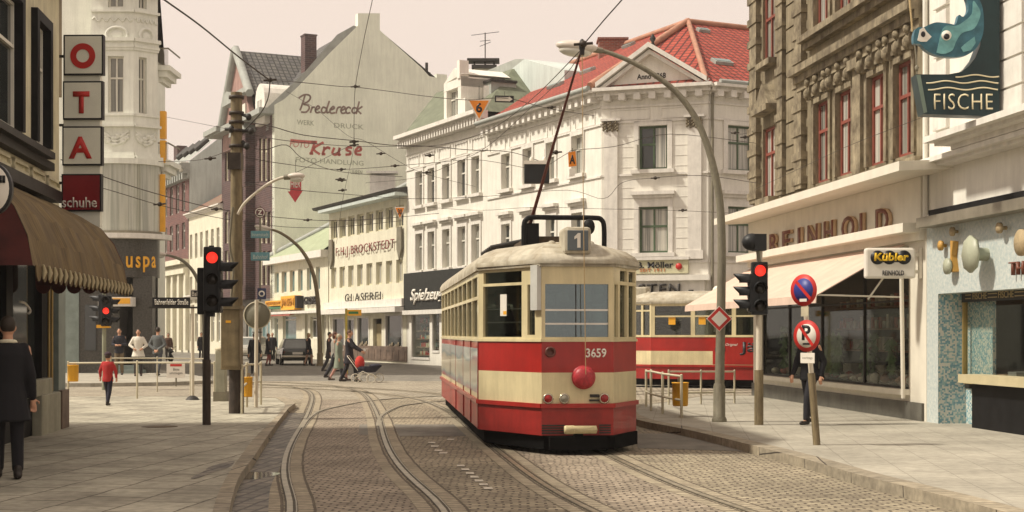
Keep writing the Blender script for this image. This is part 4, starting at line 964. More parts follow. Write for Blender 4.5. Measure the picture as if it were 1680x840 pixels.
# sloping cloth awning with its frame
aw0, aw1 = R.s(1250), R.s(1490); D_ = 1.72
za = ZC0-.18; zf = 2.36
m = R.mb(); m.prism([(sL-.1, za, .06), (aw1, za, .06), (aw1, zf, D_), (sL-.1, zf, D_)], (0,.02,0)); m.prism([(sL-.1, zf, D_), (aw1, zf, D_), (aw1, zf-.13, D_+.01), (sL-.1, zf-.13, D_+.01)], (0,0,.012)); m.build('awning', mat('pale_pink_canvas', (.62,.47,.38), var=.08, rough=.9, streak=.08), br)
m = R.mb()
for s in (aw1-.03, R.s(1300)): m.tube([(s, zf+.02, D_), (s, zf-.02, .1)], .018, 6); m.tube([(s, za-.1, .1), (s, zf-.06, .75)], .018, 6)
m.build('awning_frame', M_shopw, br)
m = R.mb(); m.tube([(aw1+.06, ZC0-.25, .16), (aw1+.06, .5, .12)], .04, 8); m.build('pipe', M_shopw, br)
# hanging advertising box
f = Fr(R.pt(R.s(1512), 0)[:2], (1, -.06)); sgn = root('projecting_sign', tuple(R.pt(R.s(1512), 0)), 'small white light box with yellow lettering on black, projecting from the butcher shop front', 'sign')
YK = f.o.y; a, b = f.s(1418), f.s(1501); z0, z1 = f.z(1460,457), f.z(1460,407)
m = f.mb(); m.box(a, b, z0, z1, -.09, .09); m.build('housing', M_swhite, sgn, bevel=.04)
m = f.mb()
for x in (f.s(1438), f.s(1457), f.s(1481)): m.lathe((x, (z0+z1)/2+.10, .098), [(.001,-.004),(.125,-.004),(.125,.004),(.001,.004)], 20)
m.box(f.s(1438), f.s(1481), (z0+z1)/2+.015, (z0+z1)/2+.185, .094, .101); m.box(f.s(1431), f.s(1490), (z0+z1)/2+.03, (z0+z1)/2+.17, .094, .1012)
m.build('emblem', M_sblack, sgn)
ftxt('Kübler', f, f.s(1432), f.s(1489), (z0+z1)/2+.035, (z0+z1)/2+.18, .103, mat('bright_yellow', (.8,.5,.03)), sgn, bold=.035, shear=.1)
ftxt('REINHOLD', f, f.s(1446), f.s(1481), z0+.05, z0+.14, .095, M_sblack, sgn, bold=.01)
m = f.mb()
for z in (z0+.12, z1-.12): m.box(b, f.s(1516), z-.03, z+.03, -.03, .03)
m.box(f.s(1507), f.s(1512), z0, z1, -.05, .05); m.build('bracket', M_shopw, sgn)

# ---- white building with the fish shop
s0 = sM+.01; s1 = R.s(1820)
bf = root('fish_shop_building', tuple(R.pt(s0, 0)), 'white rendered building with blue mosaic fish shop on its ground floor', 'building')
zband = rz(1600, 340)
facade(R, s0, s1, zband, 15.5, [(R.s(1700), R.s(1760), zb1, zt1)], 12, bf, M_white)
window(bf, R, R.s(1700), R.s(1760), zb1, zt1, M_winwhite, M_glassD)
M_mos = mat('blue_mosaic', (.36,.42,.42), var=.0, rough=.4)
# mosaic: small random blue, teal and pale tesserae
mm_, t_, b__ = new_mat('blue_mosaic_tiles'); L_ = t_.links; tc_ = N(t_, 'ShaderNodeTexCoord'); vo = N(t_, 'ShaderNodeTexVoronoi', Scale=34.0, Randomness=.45); vo.distance = 'CHEBYCHEV'
L_.new(tc_.outputs['UV'], vo.inputs['Vector']); sp_ = N(t_, 'ShaderNodeSeparateColor'); L_.new(vo.outputs['Color'], sp_.inputs[0])
rr_ = N(t_, 'ShaderNodeValToRGB'); rr_.color_ramp.interpolation = 'CONSTANT'; e_ = rr_.color_ramp.elements
e_[0].position = 0; e_[0].color = (.17,.32,.38,1); e_[1].position = .25; e_[1].color = (.58,.60,.54,1)
for p_, c_ in ((.5,(.30,.44,.46,1)), (.66,(.60,.60,.53,1)), (.85,(.30,.45,.45,1))): x_ = e_.new(p_); x_.color = c_
L_.new(sp_.outputs[0], rr_.inputs['Fac']); L_.new(rr_.outputs['Color'], b__.inputs['Base Color']); b__.inputs['Roughness'].default_value = .25
M_tess = mm_
M_mosp = mat('pale_blue_mosaic', (.56,.58,.54), var=.1, scale=16, rough=.35, col2=(.36,.44,.45))
wz = rz(1620, 630); fw0 = R.s(1577); fr0 = R.s(1539)
zt2 = rz(1600, 478); 
facade(R, s0, s1, .1, zband, [(fr0, s1-.4, .1, zt2)], 12, bf, M_mosp, name='shop_front', rev=.55, back=False)
m = R.mb(); m.quad((fr0+.005, .12, -.001), (fr0+.005, .12, -.50), (fr0+.005, zt2, -.50), (fr0+.005, zt2, -.001)); m.box(fr0+.003, fw0+.10, .1, zt2, -.56, -.50); m.build('mosaic_reveal', M_tess, bf)
fd = -.38
fs0, fs1 = R.s(1583, fd), s1-.5
m = R.mb(); z_a, z_b = R.z(1583,628,fd), R.z(1583,478,fd)
m.box(fs0-.05, fs0, z_a, z_b, fd-.05, fd+.03); m.box(fs0, fs1, z_a-.01, z_a+.04, fd-.05, fd+.03); w = m.build('shop_window', mat('brass_frame', (.40,.28,.10), var=.2, rough=.4, metal=.4), bf)
m = R.mb(); m.box(fs0, fs1, z_a+.03, z_b, fd-.03, fd-.02); m.build('pane', M_shop, w)
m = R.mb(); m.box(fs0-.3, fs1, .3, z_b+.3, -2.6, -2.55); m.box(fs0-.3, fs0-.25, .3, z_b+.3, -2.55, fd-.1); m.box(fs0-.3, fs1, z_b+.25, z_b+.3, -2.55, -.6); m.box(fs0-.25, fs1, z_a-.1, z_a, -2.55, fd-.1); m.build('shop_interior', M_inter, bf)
m = R.mb()
for k in range(8): x = fs0+.3+.42*k; m.cur = k % 3; m.box(x, x+.3, z_a, z_a+.12+.05*(k % 3), -1.1, -.6); m.ball((x+.1, z_a+1.1+.1*(k%2), -1.6), .15, .22, .12, 8, 5)
m.build('window_display', [mat('jar_pale', (.35,.33,.26)), mat('meat_brown', (.15,.08,.05)), mat('crate_grey', (.2,.2,.18))], w)
m = R.mb(); m.box(R.s(1577), s1-.4, wz-.01, wz+.13, -.38, .06); m.build('sill', mat('ochre_sill', (.48,.42,.26), var=.1), bf)
m = R.mb(); m.box(R.s(1583), s1-.4, .1, wz-.01, -.5, -.12); m.build('plinth', M_black, bf)
m = R.mb(); zb0 = R.z(1583, 495, fd+.05); m.box(fs0, fs1, zb0-.01, zb0+.17, fd+.03, fd+.06); o = m.build('name_band', M_sblack, bf)
Mgold = mat('dull_gold', (.42,.33,.17), var=.1)
for (a, b) in ((1596,1619), (1638,1663), (1682, 1706)): ftxt('FISCHE', R, R.s(a,fd+.06), R.s(b,fd+.06), zb0+.03, zb0+.14, fd+.061, Mgold, o, th=.005)
for (a, b) in ((1584,1593), (1621,1636), (1665,1680)):
    for z in (zb0+.05, zb0+.11): m = R.mb(); m.box(R.s(a,fd+.06), R.s(b,fd+.06), z-.008, z+.008, fd+.0605, fd+.067); m.build('stripe', Mgold, o)
# metal blind box and decorative studs
m = R.mb(); zz = rz(1600, 362); m.box(R.s(1530), s1, zz, zz+.17, .0, .30); m.build('blind_box', mat('dull_aluminium', (.30,.27,.21), var=.15, rough=.45, metal=.5, streak=.1), bf)
m = R.mb(); m.box(R.s(1534), s1, zz+.18, zz+.30, 0, .12); m.build('blind_slot', M_black, bf)
def stud(px, py, r, d, mt, sides=24):
    m = R.mb(); c = (R.s(px, d), R.z(px, py, d), 0)
    m.lathe(c, [(r*.35, 0), (r*.35, d-.05), (r, d-.05), (r, d), (.001, d+.015)], sides); m.build('stud', mt, bf)
Ms = mat('stud_sage', (.38,.40,.30), var=.12, rough=.45); Mo = mat('stud_ochre', (.50,.28,.06), var=.12, rough=.5); Mt = mat('stud_tan', (.40,.31,.18), var=.15)
stud(1590, 417, .30, .30, Ms, 8); stud(1552, 437, .135, .16, Ms); stud(1541, 403, .085, .12, Mo); stud(1560, 380, .075, .12, Mt); stud(1637, 374, .085, .14, Mt); stud(1673, 398, .20, .22, Mt)
m = R.mb(); s = R.s(1567, .02); m.prism([(s-.02, rz(1567,395), 0), (s+.09, rz(1567,397), 0), (s+.03, rz(1567,420), 0), (s+.11, rz(1567,446), 0), (s-.02, rz(1567,447), 0)], (0,0,.10)); m.build('ornament', Mo, bf)
ftxt('THO', R, R.s(1652,.1), R.s(1692,.1), rz(1665,452), rz(1665,430), .02, Mlet, bf, th=.06, bold=-.01)
# upper mouldings, rusticated pier and deep ledges
m = R.mb(); px1 = R.s(1652)
def led(py, a, b, h, p): z = rz(1600, py); m.box(a, b, z, z+h, .0, p)
led(343, s0, s1, .06, .05); led(262, s0, s1, .10, .30); led(256, s0, s1, .08, .42)
m.box(R.s(1585), s1, rz(1600,232), rz(1600,222), .0, .75); m.box(R.s(1590), s1, rz(1600,238), rz(1600,232), .0, .60); m.box(R.s(1600), s1, rz(1600,247), rz(1600,238), 0, .42)
zz = rz(1660, 200); k = 0
while zz < 15.2: m.box(px1, R.s(1712), zz, zz+.40, .0, .34); zz += .44
m.box(px1+.02, R.s(1710), rz(1660,205), 15.2, .0, .30)
zz = rz(1560, 210)
for k in range(16): m.box(R.s(1536), R.s(1558), zz+.02, zz+.36, .0, .07); zz += .42
m.build('moulding', M_whitetrim, bf)
m = R.mb(); m.tube([(s0+.07, zband, .06), (s0+.07, 15, .06)], .045); m.build('downpipe', M_white, bf)

# ---- blade sign of the fish shop
YF = R.Y(1640,.34)-.12
fs = Fr((0, YF), (1, 0))
sg = root('fish_sign', (fs.pt(fs.s(1645), 0).x, YF, 0), 'large dark teal hanging sign reading FISCHE under a blue painted fish', 'sign')
def q2(px, py, d=0.0): return (fs.s(px), fs.z(px, py), d)
Mteal = mat('sign_deep_teal', (.012,.035,.04), var=.2, rough=.35)
out = [(1503,122),(1556,122),(1577,118),(1590,108),(1600,95),(1608,75),(1611,50),(1609,20),(1601,-10),(1593,-40),(1640,-50),(1640,191),(1515,187)]
m = fs.mb(); m.prism([q2(*p) for p in out], (0,0,-.30)); 
m.build('board', Mteal, sg)
m = fs.mb(); m.quad(q2(1503,123,.004), q2(1510,123,.004), q2(1521,184,.004), q2(1515,186,.004)); m.build('edge_strip', mat('sage_edge', (.18,.24,.20)), sg)
Mli = mat('sign_ivory', (.78,.70,.48), var=.05, rough=.4)
def tubel(pts, r=.011, name='neon_line'):
    m = fs.mb(); m.tube([Vector(q2(x, y, .02)) for x, y in pts], r, 6); return m.build(name, Mli, sg)
for y, x0, x1 in ((127,1567,1638), (135,1519,1637), (146,1522,1636)):
    tubel([(x0+(x1-x0)*i/24, y+1.9*sin(2*pi*(i/24*(x1-x0)/58+.0)+1.2)+(-2 if y < 130 else 0)) for i in range(25)])
ftxt('FISCHE', fs, fs.s(1532), fs.s(1628), fs.z(1580,180), fs.z(1580,154), .004, Mli, sg, th=.02, bold=-.012, sp=1.1)
# the fish
fo = [(1497,60),(1500,50),(1506,46),(1514,46),(1522,42),(1535,38),(1555,40),(1566,41),(1571,26),(1578,29),(1586,20),(1585,4),(1576,-14),(1560,-26),(1566,-34),(1590,-28),(1603,-34),(1612,-30),(1602,-10),(1610,15),(1612,45),(1608,65),(1598,82),(1582,92),(1560,95),(1535,92),(1518,84),(1508,74),(1498,72)]
fo = [(p.x, p.y) for p in spline([Vector((x, y, 0)) for x, y in fo+fo[:1]], 4)][:-1]
m = fs.mb(); m.prism([q2(x, y, .06) for x, y in fo], (0,0,-.12)); fish = m.build('fish', mat('fish_blue', (.045,.15,.20), var=.25, scale=5, rough=.4), sg)
m = fs.mb(); m.prism([q2(p.x, p.y, .075) for p in spline([Vector((x, y, 0)) for x, y in [(1534,88),(1538,72),(1542,55),(1550,44),(1566,44),(1580,36),(1592,24),(1594,4),(1600,10),(1606,25),(1596,48),(1576,56),(1566,70),(1560,84),(1546,90),(1534,88)]], 4)[:-1]], (0,0,-.02))
m.build('light_marking', mat('fish_pale_blue', (.15,.36,.37), var=.2, scale=6, rough=.4), fish)
m = fs.mb(); m.prism([q2(x, y, .075) for x, y in [(1574,80),(1580,74),(1596,62),(1598,72),(1590,84),(1578,87)]], (0,0,-.02)); m.build('fin_marking', mat('fish_pale_blue', (.15,.36,.37)), fish)
m = fs.mb(); m.prism([q2(x, y, .076) for x, y in [(1503,68),(1507,50),(1513,46),(1518,54),(1526,62),(1518,70),(1508,70)]], (0,0,-.02)); m.build('mouth_marking', M_swhite, fish)
m = fs.mb(); m.ball(q2(1512,58,.08), .035, .045, .01); m.build('mouth', M_sblack, fish)
m = fs.mb(); m.lathe(q2(1550,60,.085), [(.001,-.01),(.075,-.01),(.075,.0),(.001,0)], 20); e1 = m.build('eye', M_swhite, fish)
m = fs.mb(); m.lathe(q2(1550,62,.092), [(.001,-.01),(.045,-.01),(.045,.0),(.001,0)], 16); m.build('pupil', M_sblack, e1)
m = fs.mb(); m.tube([q2(1497,52,0), q2(1494,20,0), q2(1490,-20,0), q2(1494,-60,0)], .014, 6); m.build('hook_line', mat('hook_tan', (.5,.38,.2)), sg)
m = fs.mb(); m.tube([q2(1501,74,0), q2(1503,95,0), q2(1504,122,0)], .012, 6); m.ball(q2(1504,112,0), .03, .05, .03); m.build('hanger', M_galv, sg)
m = fs.mb()
for py in (-30, 60, 170): m.box(fs.s(1640), fs.s(1640)+.3, fs.z(1640,py)-.03, fs.z(1640,py)+.03, -.18, -.12)
m.build('bracket', M_darkmetal, sg)

# ---------------------------------------------------------------- left hand street front
o_ = G(86, 704, .12)
LF = Fr((o_.x, o_.y), (-265, 2333))
bl = root('shoe_shop_building', (o_.x, o_.y, 0), 'cream two storey building on the left with black framed windows over a shoe shop', 'building')
sE = LF.s(97); sS = -12.0
M_lw = mat('left_cream_render', (.70,.65,.47), var=.12, scale=1.5, streak=.2, rough=.85)
zled = LF.z(91, 262, .28)
wA = (LF.s(51), LF.s(77), LF.z(64,243)+.05, LF.z(64,25)); wB = (LF.s(-60), LF.s(30), wA[2], wA[3]+.3)
zmz = LF.z(60, 322)
ZTL = 7.7
def clampo(o): return [min(max(o[0], sS+.2), sE-.1), min(o[1], sE-.1), o[2], min(o[3], ZTL-.4)]
wl = [clampo(wA), clampo((LF.s(-35), LF.s(31), wA[2], wA[3])), [-7.2,-6.0,wA[2],wA[3]]]
facade(LF, sS, sE, zmz, ZTL, wl, 10, bl, M_lw, rev=.12)
for o in wl:
    m = LF.mb(); m.box(o[0]-.0, o[0]+.16, o[2], o[3], -.06, .10); m.box(o[1]-.16, o[1], o[2], o[3], -.06, .10); m.box(o[0]+.16, o[1]-.16, o[3]-.16, o[3], -.06, .10); m.build('window_surround', M_black, bl)
for o in wl: window(bl, LF, o[0]+.16, o[1]-.16, o[2], o[3]-.16, M_winwhite, M_glassD, mull=1, trans=.35, d=-.03, fw=.05)
m = LF.mb(); m.box(sS, LF.s(91,.28), zled, zled+.10, 0, .28); m.box(sS, LF.s(90,.16), zled-.12, zled, 0, .16); m.box(sS, LF.s(102,.2), zmz-.02, zmz+.16, 0, .20); m.build('ledge', M_darkmetal, bl)
m = LF.mb()
for k in range(6):
    b = sE-.12-k*1.15; a = b-.95; z0, z1 = zmz+.35, zled-.3
    for (x0, x1, c, d) in ((a,b,z0,z0+.05),(a,b,z1-.05,z1),(a,a+.05,z0+.05,z1-.05),(b-.05,b,z0+.05,z1-.05)): m.box(x0,x1,c,d,.001,.05)
m.build('panel_moulding', M_lw, bl)
m = LF.mb(); m.box(sS, sE+1.1, ZTL, ZTL+.18, -1, .55); m.box(sS, sE+1.0, ZTL-.16, ZTL, -1, .35); m.box(sE+.02, sE+1.0, zled+1.4, ZTL-.16, -1.0, -.15); m.build('eaves', mat('tan_eaves', (.30,.24,.15), var=.2, streak=.2), bl)
m = LF.mb(); m.tube([(sS, ZTL+.12, .62), (sE+1.2, ZTL+.12, .62)], .09, 8); m.build('gutter', M_galv, bl)
m = LF.mb(); m.prism([(sS, ZTL+.18, .6), (sS, ZTL+2.4, -4), (sS, ZTL+.18, -9)], (sE+1-sS, 0, 0)); m.build('roof', M_darkroof, bl)
# shop front under the awning
shp = [(LF.s(20), LF.s(70), .9, 3.0), (-5.6, LF.s(12), .9, 3.0), (-9, -6.2, .9, 3.0)]
facade(LF, sS, sE, .1, zmz, shp, 10, bl, M_black, name='shop_wall', rev=.15, back=False)
for o in shp:
    w = LF.mb(); w.box(o[0], o[0]+.05, o[2], o[3], -.15, .0); w.box(o[1]-.05, o[1], o[2], o[3], -.15, .0); w.box(o[0]+.05, o[1]-.05, o[2], o[2]+.05, -.15, 0); w = w.build('shop_window', M_black, bl)
    m = LF.mb(); m.box(o[0], o[1], o[2], o[3], -.12, -.11); m.build('pane', M_glassD, w)
m = LF.mb(); m.box(LF.s(30), LF.s(72), .72, .98, .0, .14); m.box(LF.s(52), LF.s(84)-.02, .1, .74, .0, .16); m.build('plinth', mat('pale_stone_plinth', (.34,.33,.25), var=.15, streak=.2, rough=.8), bl, bevel=.02)
m = LF.mb(); m.box(LF.s(86), sE+.02, .1, 2.9, .01, .10); m.build('end_pilaster', M_tealstone, bl)
m = LF.mb(); m.box(LF.s(86), sE+.03, .1, .75, .10, .16); m.build('pilaster_base', mat('brown_plinth', (.17,.12,.09)), bl)
for px in (75, 80): m = LF.mb(); m.tube([(LF.s(px), .75, .05), (LF.s(px), 2.8, .05)], .022, 6); m.build('frame_post', mat('brass_frame', (.40,.28,.10)), bl)
# white handwritten style letter in the shop window
lt = LF.mb(); lt.tube(spline([Vector((LF.s(x,.02), LF.z(x,y,.02), .02)) for x, y in ((33,495),(40,497),(46,503),(50,510),(47,514))], 4), .02, 5); lt.build('window_lettering', M_swhite, bl)
# barrel awning
Yf, Yn = 22.0, 15.2
aw = root('barrel_awning', tuple(LF.pt(-1.2, 0)), 'large rust brown barrel awning with scalloped fringe over the shoe shop', 'awning')
sf, sn = LF.s(56), LF.s(56)-6.6
prof = [(.02,3.78),(.35,3.63),(.70,3.47),(1.00,3.30),(1.20,3.06),(1.34,2.74),(1.40,2.42)]
m = LF.mb()
ns = 24
ns = 60
def sagf(i, j): return -.05*abs(sin(pi*i/ns*6))*sin(pi*j/(len(prof)-1))-.012*sin(i*.9+j)
gv = [(sn+(sf-sn)*i/ns, prof[j][1]+sagf(i,j)*.7, prof[j][0]+sagf(i,j)*.6) for i in range(ns+1) for j in range(len(prof))]; nj = len(prof)
m.add(gv, [(i*nj+j, i*nj+j+1, (i+1)*nj+j+1, (i+1)*nj+j) for i in range(ns) for j in range(nj-1)], True)
Maw, t_, b__ = new_mat('rust_canvas'); tc_ = N(t_, 'ShaderNodeTexCoord'); wv = N(t_, 'ShaderNodeTexWave', Scale=5.0, Distortion=.6); wv.bands_direction = 'X'; t_.links.new(tc_.outputs['UV'], wv.inputs['Vector'])
nz = N(t_, 'ShaderNodeTexNoise', Scale=1.4, Detail=5.0); t_.links.new(tc_.outputs['UV'], nz.inputs['Vector'])
rr_ = N(t_, 'ShaderNodeValToRGB'); rr_.color_ramp.elements[0].color = (.085,.055,.022,1); rr_.color_ramp.elements[1].color = (.24,.165,.065,1); rr_.color_ramp.elements[0].position = .3; rr_.color_ramp.elements[1].position = .7; t_.links.new(nz.outputs['Fac'], rr_.inputs['Fac'])
mx_ = N(t_, 'ShaderNodeMix', data_type='RGBA', blend_type='MULTIPLY'); mx_.inputs[0].default_value = .45; t_.links.new(rr_.outputs['Color'], mx_.inputs[6]); t_.links.new(wv.outputs['Color'], mx_.inputs[7]); t_.links.new(mx_.outputs[2], b__.inputs['Base Color']); b__.inputs['Roughness'].default_value = .9
m.build('canvas', Maw, aw)
for s_ in (sn, sf):
    m = LF.mb(); m.prism([(s_, 2.42, .02)]+[(s_, z, d) for d, z in prof], (.012,0,0)); m.build('end_panel', mat('dark_red_canvas', (.10,.02,.018), var=.3), aw)
m = LF.mb(); m2 = LF.mb(); nsc = 22
for i in range(nsc):
    a, b = sn+(sf-sn)*i/nsc, sn+(sf-sn)*(i+1)/nsc; c = (a+b)/2; w = (b-a)/2
    m.prism([(c+w*cos(pi+pi*k/8), 2.42+.17*sin(pi+pi*k/8), 1.425) for k in range(9)], (0,0,.012))
    m2.tube([(b, 2.44, 1.45), (b+.02, 2.36, 1.46), (b, 2.28, 1.45)], [.012,.03,.008], 6)
m.build('valance', Maw, aw); m2.build('tassel_fringe', mat('cream_tassel', (.42,.36,.22)), aw)
m = LF.mb()
for k in range(6): a, b = .02+k*.23, .02+(k+1)*.23; c = (a+b)/2; m.prism([(sf+.014, 2.42+.13*sin(pi+pi*j/8), c+.115*cos(pi+pi*j/8)) for j in range(9)], (.01,0,0))
m.build('end_valance', mat('dark_red_canvas', (.10,.02,.018)), aw)
# oval sign cut by the frame edge
fo_ = Fr((0, 14.5), (1, 0)); ov = root('oval_sign', (fo_.pt(fo_.s(-10), 0).x, 14.5, 0), 'white oval sign with thick black border at the left edge above the awning', 'sign')
m = fo_.mb(); m.M = fo_.M @ Matrix.Translation((fo_.s(-11), fo_.z(0, 310), 0)) @ Matrix.Diagonal((.74,1,1,1)); m.lathe((0,0,0), [(.001,-.05),(.265,-.04),(.265,.04),(.24,.045),(.001,.04)], 28); m.build('border', M_sblack, ov)
m = fo_.mb(); m.M = fo_.M @ Matrix.Translation((fo_.s(-11), fo_.z(0, 310), 0)) @ Matrix.Diagonal((.74,1,1,1)); m.lathe((0,0,0), [(.24,.045),(.236,.052),(.001,.052)], 28); m.build('face', M_swhite, ov)
ftxt('II', fo_, fo_.s(2), fo_.s(12), fo_.z(0,301), fo_.z(0,289), .054, M_sblack, ov, bold=.05)
m = fo_.mb(); m.box(fo_.s(-60), fo_.s(-34), fo_.z(0,312), fo_.z(0,308), -.02, .02); m.build('bracket', M_darkmetal, ov)
# vertical blade sign of the shoe shop
YO = LF.Y(106,.2)-.12
fo_ = FrAt(135, YO, (1, -.03)); os_ = root('shoe_shop_sign', (fo_.pt(fo_.s(100), 0).x, YO, 0), 'tall blade sign of three white panels with big red letters above a red panel', 'sign')
z = lambda y: fo_.z(135, y)
Mpan = mat('lit_panel_white', (.78,.79,.68), var=.06, rough=.35)
m = fo_.mb(); m.box(fo_.s(104), fo_.s(164), z(372), z(60), -.12, -.0); m.build('core', Mpan, os_)
for (y0, y1, ch) in ((58,124,'O'), (134,197,'T'), (208,272,'A'), (286,347,'schuhe')):
    red = ch == 'schuhe'; k = (y0-58)*.014
    x0, x1 = 106-k, 171-k
    m = fo_.mb(); a, b = fo_.s(x0), fo_.s(x1)
    m.box(a, b, z(y1), z(y0), -.06, .05); p = m.build('panel_box', M_sblack, os_)
    m = fo_.mb(); m.box(a+.025, b-.025, z(y1)+.025, z(y0)-.025, .04, .056); m.build('panel_face', M_sred if not red else mat('dark_red_panel', (.22,.014,.02), var=.15, rough=.4), p) if red else m.build('panel_face', Mpan, p)
    if red: ftxt(ch, fo_, fo_.s(104), fo_.s(161), z(341), z(324), .058, M_swhite, p, bold=.01)
    elif ch == 'O':
        m = fo_.mb(); cx, cz = fo_.s(138), z(93); vs_ = []; n_ = 40
        for r_ in (.205, .105):
            for i in range(n_): vs_.append((cx+r_*cos(2*pi*i/n_), cz+r_*sin(2*pi*i/n_), .065))
        m.add(vs_, [(i, (i+1) % n_, n_+(i+1) % n_, n_+i) for i in range(n_)]); m.build('lettering', M_sred, p)
    else:
        w_ = (122,149) if ch == 'T' else (115,153)
        ftxt(ch, fo_, fo_.s(w_[0]), fo_.s(w_[1]), z(y0+53), z(y0+17), .058, M_sred, p, bold=.05 if ch == 'T' else .035)
m = fo_.mb()
for y in (92, 205, 300): m.box(fo_.s(97), fo_.s(105), z(y)-.02, z(y)+.02, -.04, 0)
m.build('bracket', M_darkmetal, os_)

# ---- bay fronted corner building across the side street
YB = 56.0; HB = 16.4
pB0 = P(150, 547, YB); f1 = Fr((pB0.x, YB), (1, .0)); sA1 = f1.s(219)
pb1 = f1.pt(sA1, 0); f2 = Fr((pb1.x, pb1.y), (.75, .66)); sA2 = f2.s(259)
bb = root('bay_window_building', (pB0.x, YB, 0), 'tall pale grey building with faceted stucco bay and dark granite ground floor', 'building')
M_bay = mat('pale_grey_stucco', (.76,.77,.69), var=.05, scale=1.5, streak=.12, rough=.85)
zz1 = lambda y: f1.z(185, y)
rows = [(zz1(185), zz1(92)), (zz1(12), zz1(-50))]
w1 = [(f1.s(177), f1.s(203), a, b) for a, b in rows]; w2 = [(f2.s(228), f2.s(241), a, b) for a, b in rows]
zbt = zz1(262)
facade(f1, 0, sA1, zbt, HB, w1, .6, bb, M_bay, back=False); facade(f2, 0, sA2, zbt, HB, w2, .6, bb, M_bay, back=False)
for o in w1: window(bb, f1, *o, M_winwhite, M_curtA, mull=1, trans=.38, fw=.07)
for o in w2: window(bb, f2, *o, M_winwhite, M_curtA, mull=1, trans=.38, fw=.06)
pe = f2.pt(sA2, 0)
m = MB(); xl = P(60, 547, YB+1.4).x
m.quad((xl, YB+1.2, 0), (pB0.x+.3, YB+1.2, 0), (pB0.x+.3, YB+1.2, HB), (xl, YB+1.2, HB)); m.quad((pB0.x, YB, zbt), (pB0.x, YB+1.2, zbt), (pB0.x, YB+1.2, HB), (pB0.x, YB, HB))
bk_ = pe+Vector((-9,22,0))
m.quad((pe.x, pe.y, 0), (bk_.x, bk_.y, 0), (bk_.x, bk_.y, HB), (pe.x, pe.y, HB)); m.quad((xl, YB+1.2, HB), (pe.x, pe.y, HB), (bk_.x, bk_.y, HB), (xl, bk_.y, HB)); m.quad((xl, YB+1.2, 0), (xl, bk_.y, 0), (xl, bk_.y, HB), (xl, YB+1.2, HB))
m.build('wall', M_bay, bb)
tr = []
for f, e in ((f1, sA1), (f2, sA2)):
    m = f.mb()
    for (y0, y1, p) in ((62,68,.16),(68,82,.06),(74,78,.10),(186,190,.10),(190,204,.05),(204,208,.18),(250,256,.12),(256,262,.26),(-16,-10,.2),(16,20,.12)):
        m.box(-.0, e+p*.4, f1.z(185,y1), f1.z(185,y0), .001, p)
    m.build('moulding', M_bay, bb)
for f, c, z_ in ((f1, (f1.s(192)), zz1(160-103+0)), (f2, f2.s(240), zz1(60))):
    for (cz, rx, rz_) in ((zz1(57), .42 if f is f1 else .30, .30), ):
        m = f.mb(); m.tube([(c+rx*cos(2*pi*i/20), cz+rz_*sin(2*pi*i/20), .03) for i in range(21)], .06, 6); m.ball((c, cz, .0), rx*.6, rz_*.6, .06); m.build('oval_medallion', M_bay, bb)
for f, x0, x1 in ((f1, f1.s(168), f1.s(212)), (f2, f2.s(223), f2.s(254))):
    m = f.mb()
    for k in range(3): m.tube([(x0+(x1-x0)*i/10, zz1(215)-.28*sin(pi*i/10)-.12*k, .03) for i in range(11)], [.03+.03*((i*7) % 3) for i in range(11)], 6)
    for k in range(6): m.ball((x0+(x1-x0)*(k+.5)/6, zz1(222)-.1*((k*5) % 3), .04), .12, .09, .06, 6, 4)
    m.build('garland', M_bay, bb)
    m = f.mb(); m.tube([((.05 if f is f1 else .05)+((sA1 if f is f1 else sA2)-.1)*i/24, zz1(32)+.09*sin(i*1.3), .02) for i in range(25)], .035, 5); m.build('swag_line', M_bay, bb)
# balconies seen edge on to the right of the bay
for (y0, y1, k) in ((70,132,0), (228,290,1)):
    m = MB(); zb, zt = f1.z(262,y1-6), f1.z(262,y0); x = pe.x-.1; Yy = pe.y+.3
    m.box(x, x+.5, Yy, Yy+2.0, zb+.45, zb+.65); m.box(x, x+.35, Yy+.1, Yy+1.8, zb+.2, zb+.45); m.box(x, x+.18, Yy+.2, Yy+1.6, zb, zb+.2); o = m.build('balcony', M_bay, bb)
    m = MB(); m.box(x+.42, x+.46, Yy, Yy+2, zt-.05, zt)
    for j in range(9): m.box(x+.06+.045*j, x+.075+.045*j, Yy-.01, Yy+.01, zb+.65, zt)
    m.box(x, x+.46, Yy-.02, Yy+.02, zt-.05, zt); m.build('railing', M_galv, o)
ys_ = root('yellow_vertical_sign', (pe.x+.2, pe.y+.4, 0), 'narrow yellow vertical sign on the right edge of the bay building', 'sign')
m = MB()
for (y0, y1) in ((176,222),(225,262)): m.box(pe.x+.02, pe.x+.24, pe.y+.25, pe.y+.5, f1.z(262,y1), f1.z(262,y0))
m.build('upper_panel', M_syel, ys_)
m = MB(); m.box(pe.x-.0, pe.x+.26, pe.y+.1, pe.y+.2, f1.z(262,378), f1.z(262,282)); m.build('lower_panel', M_syel, ys_)
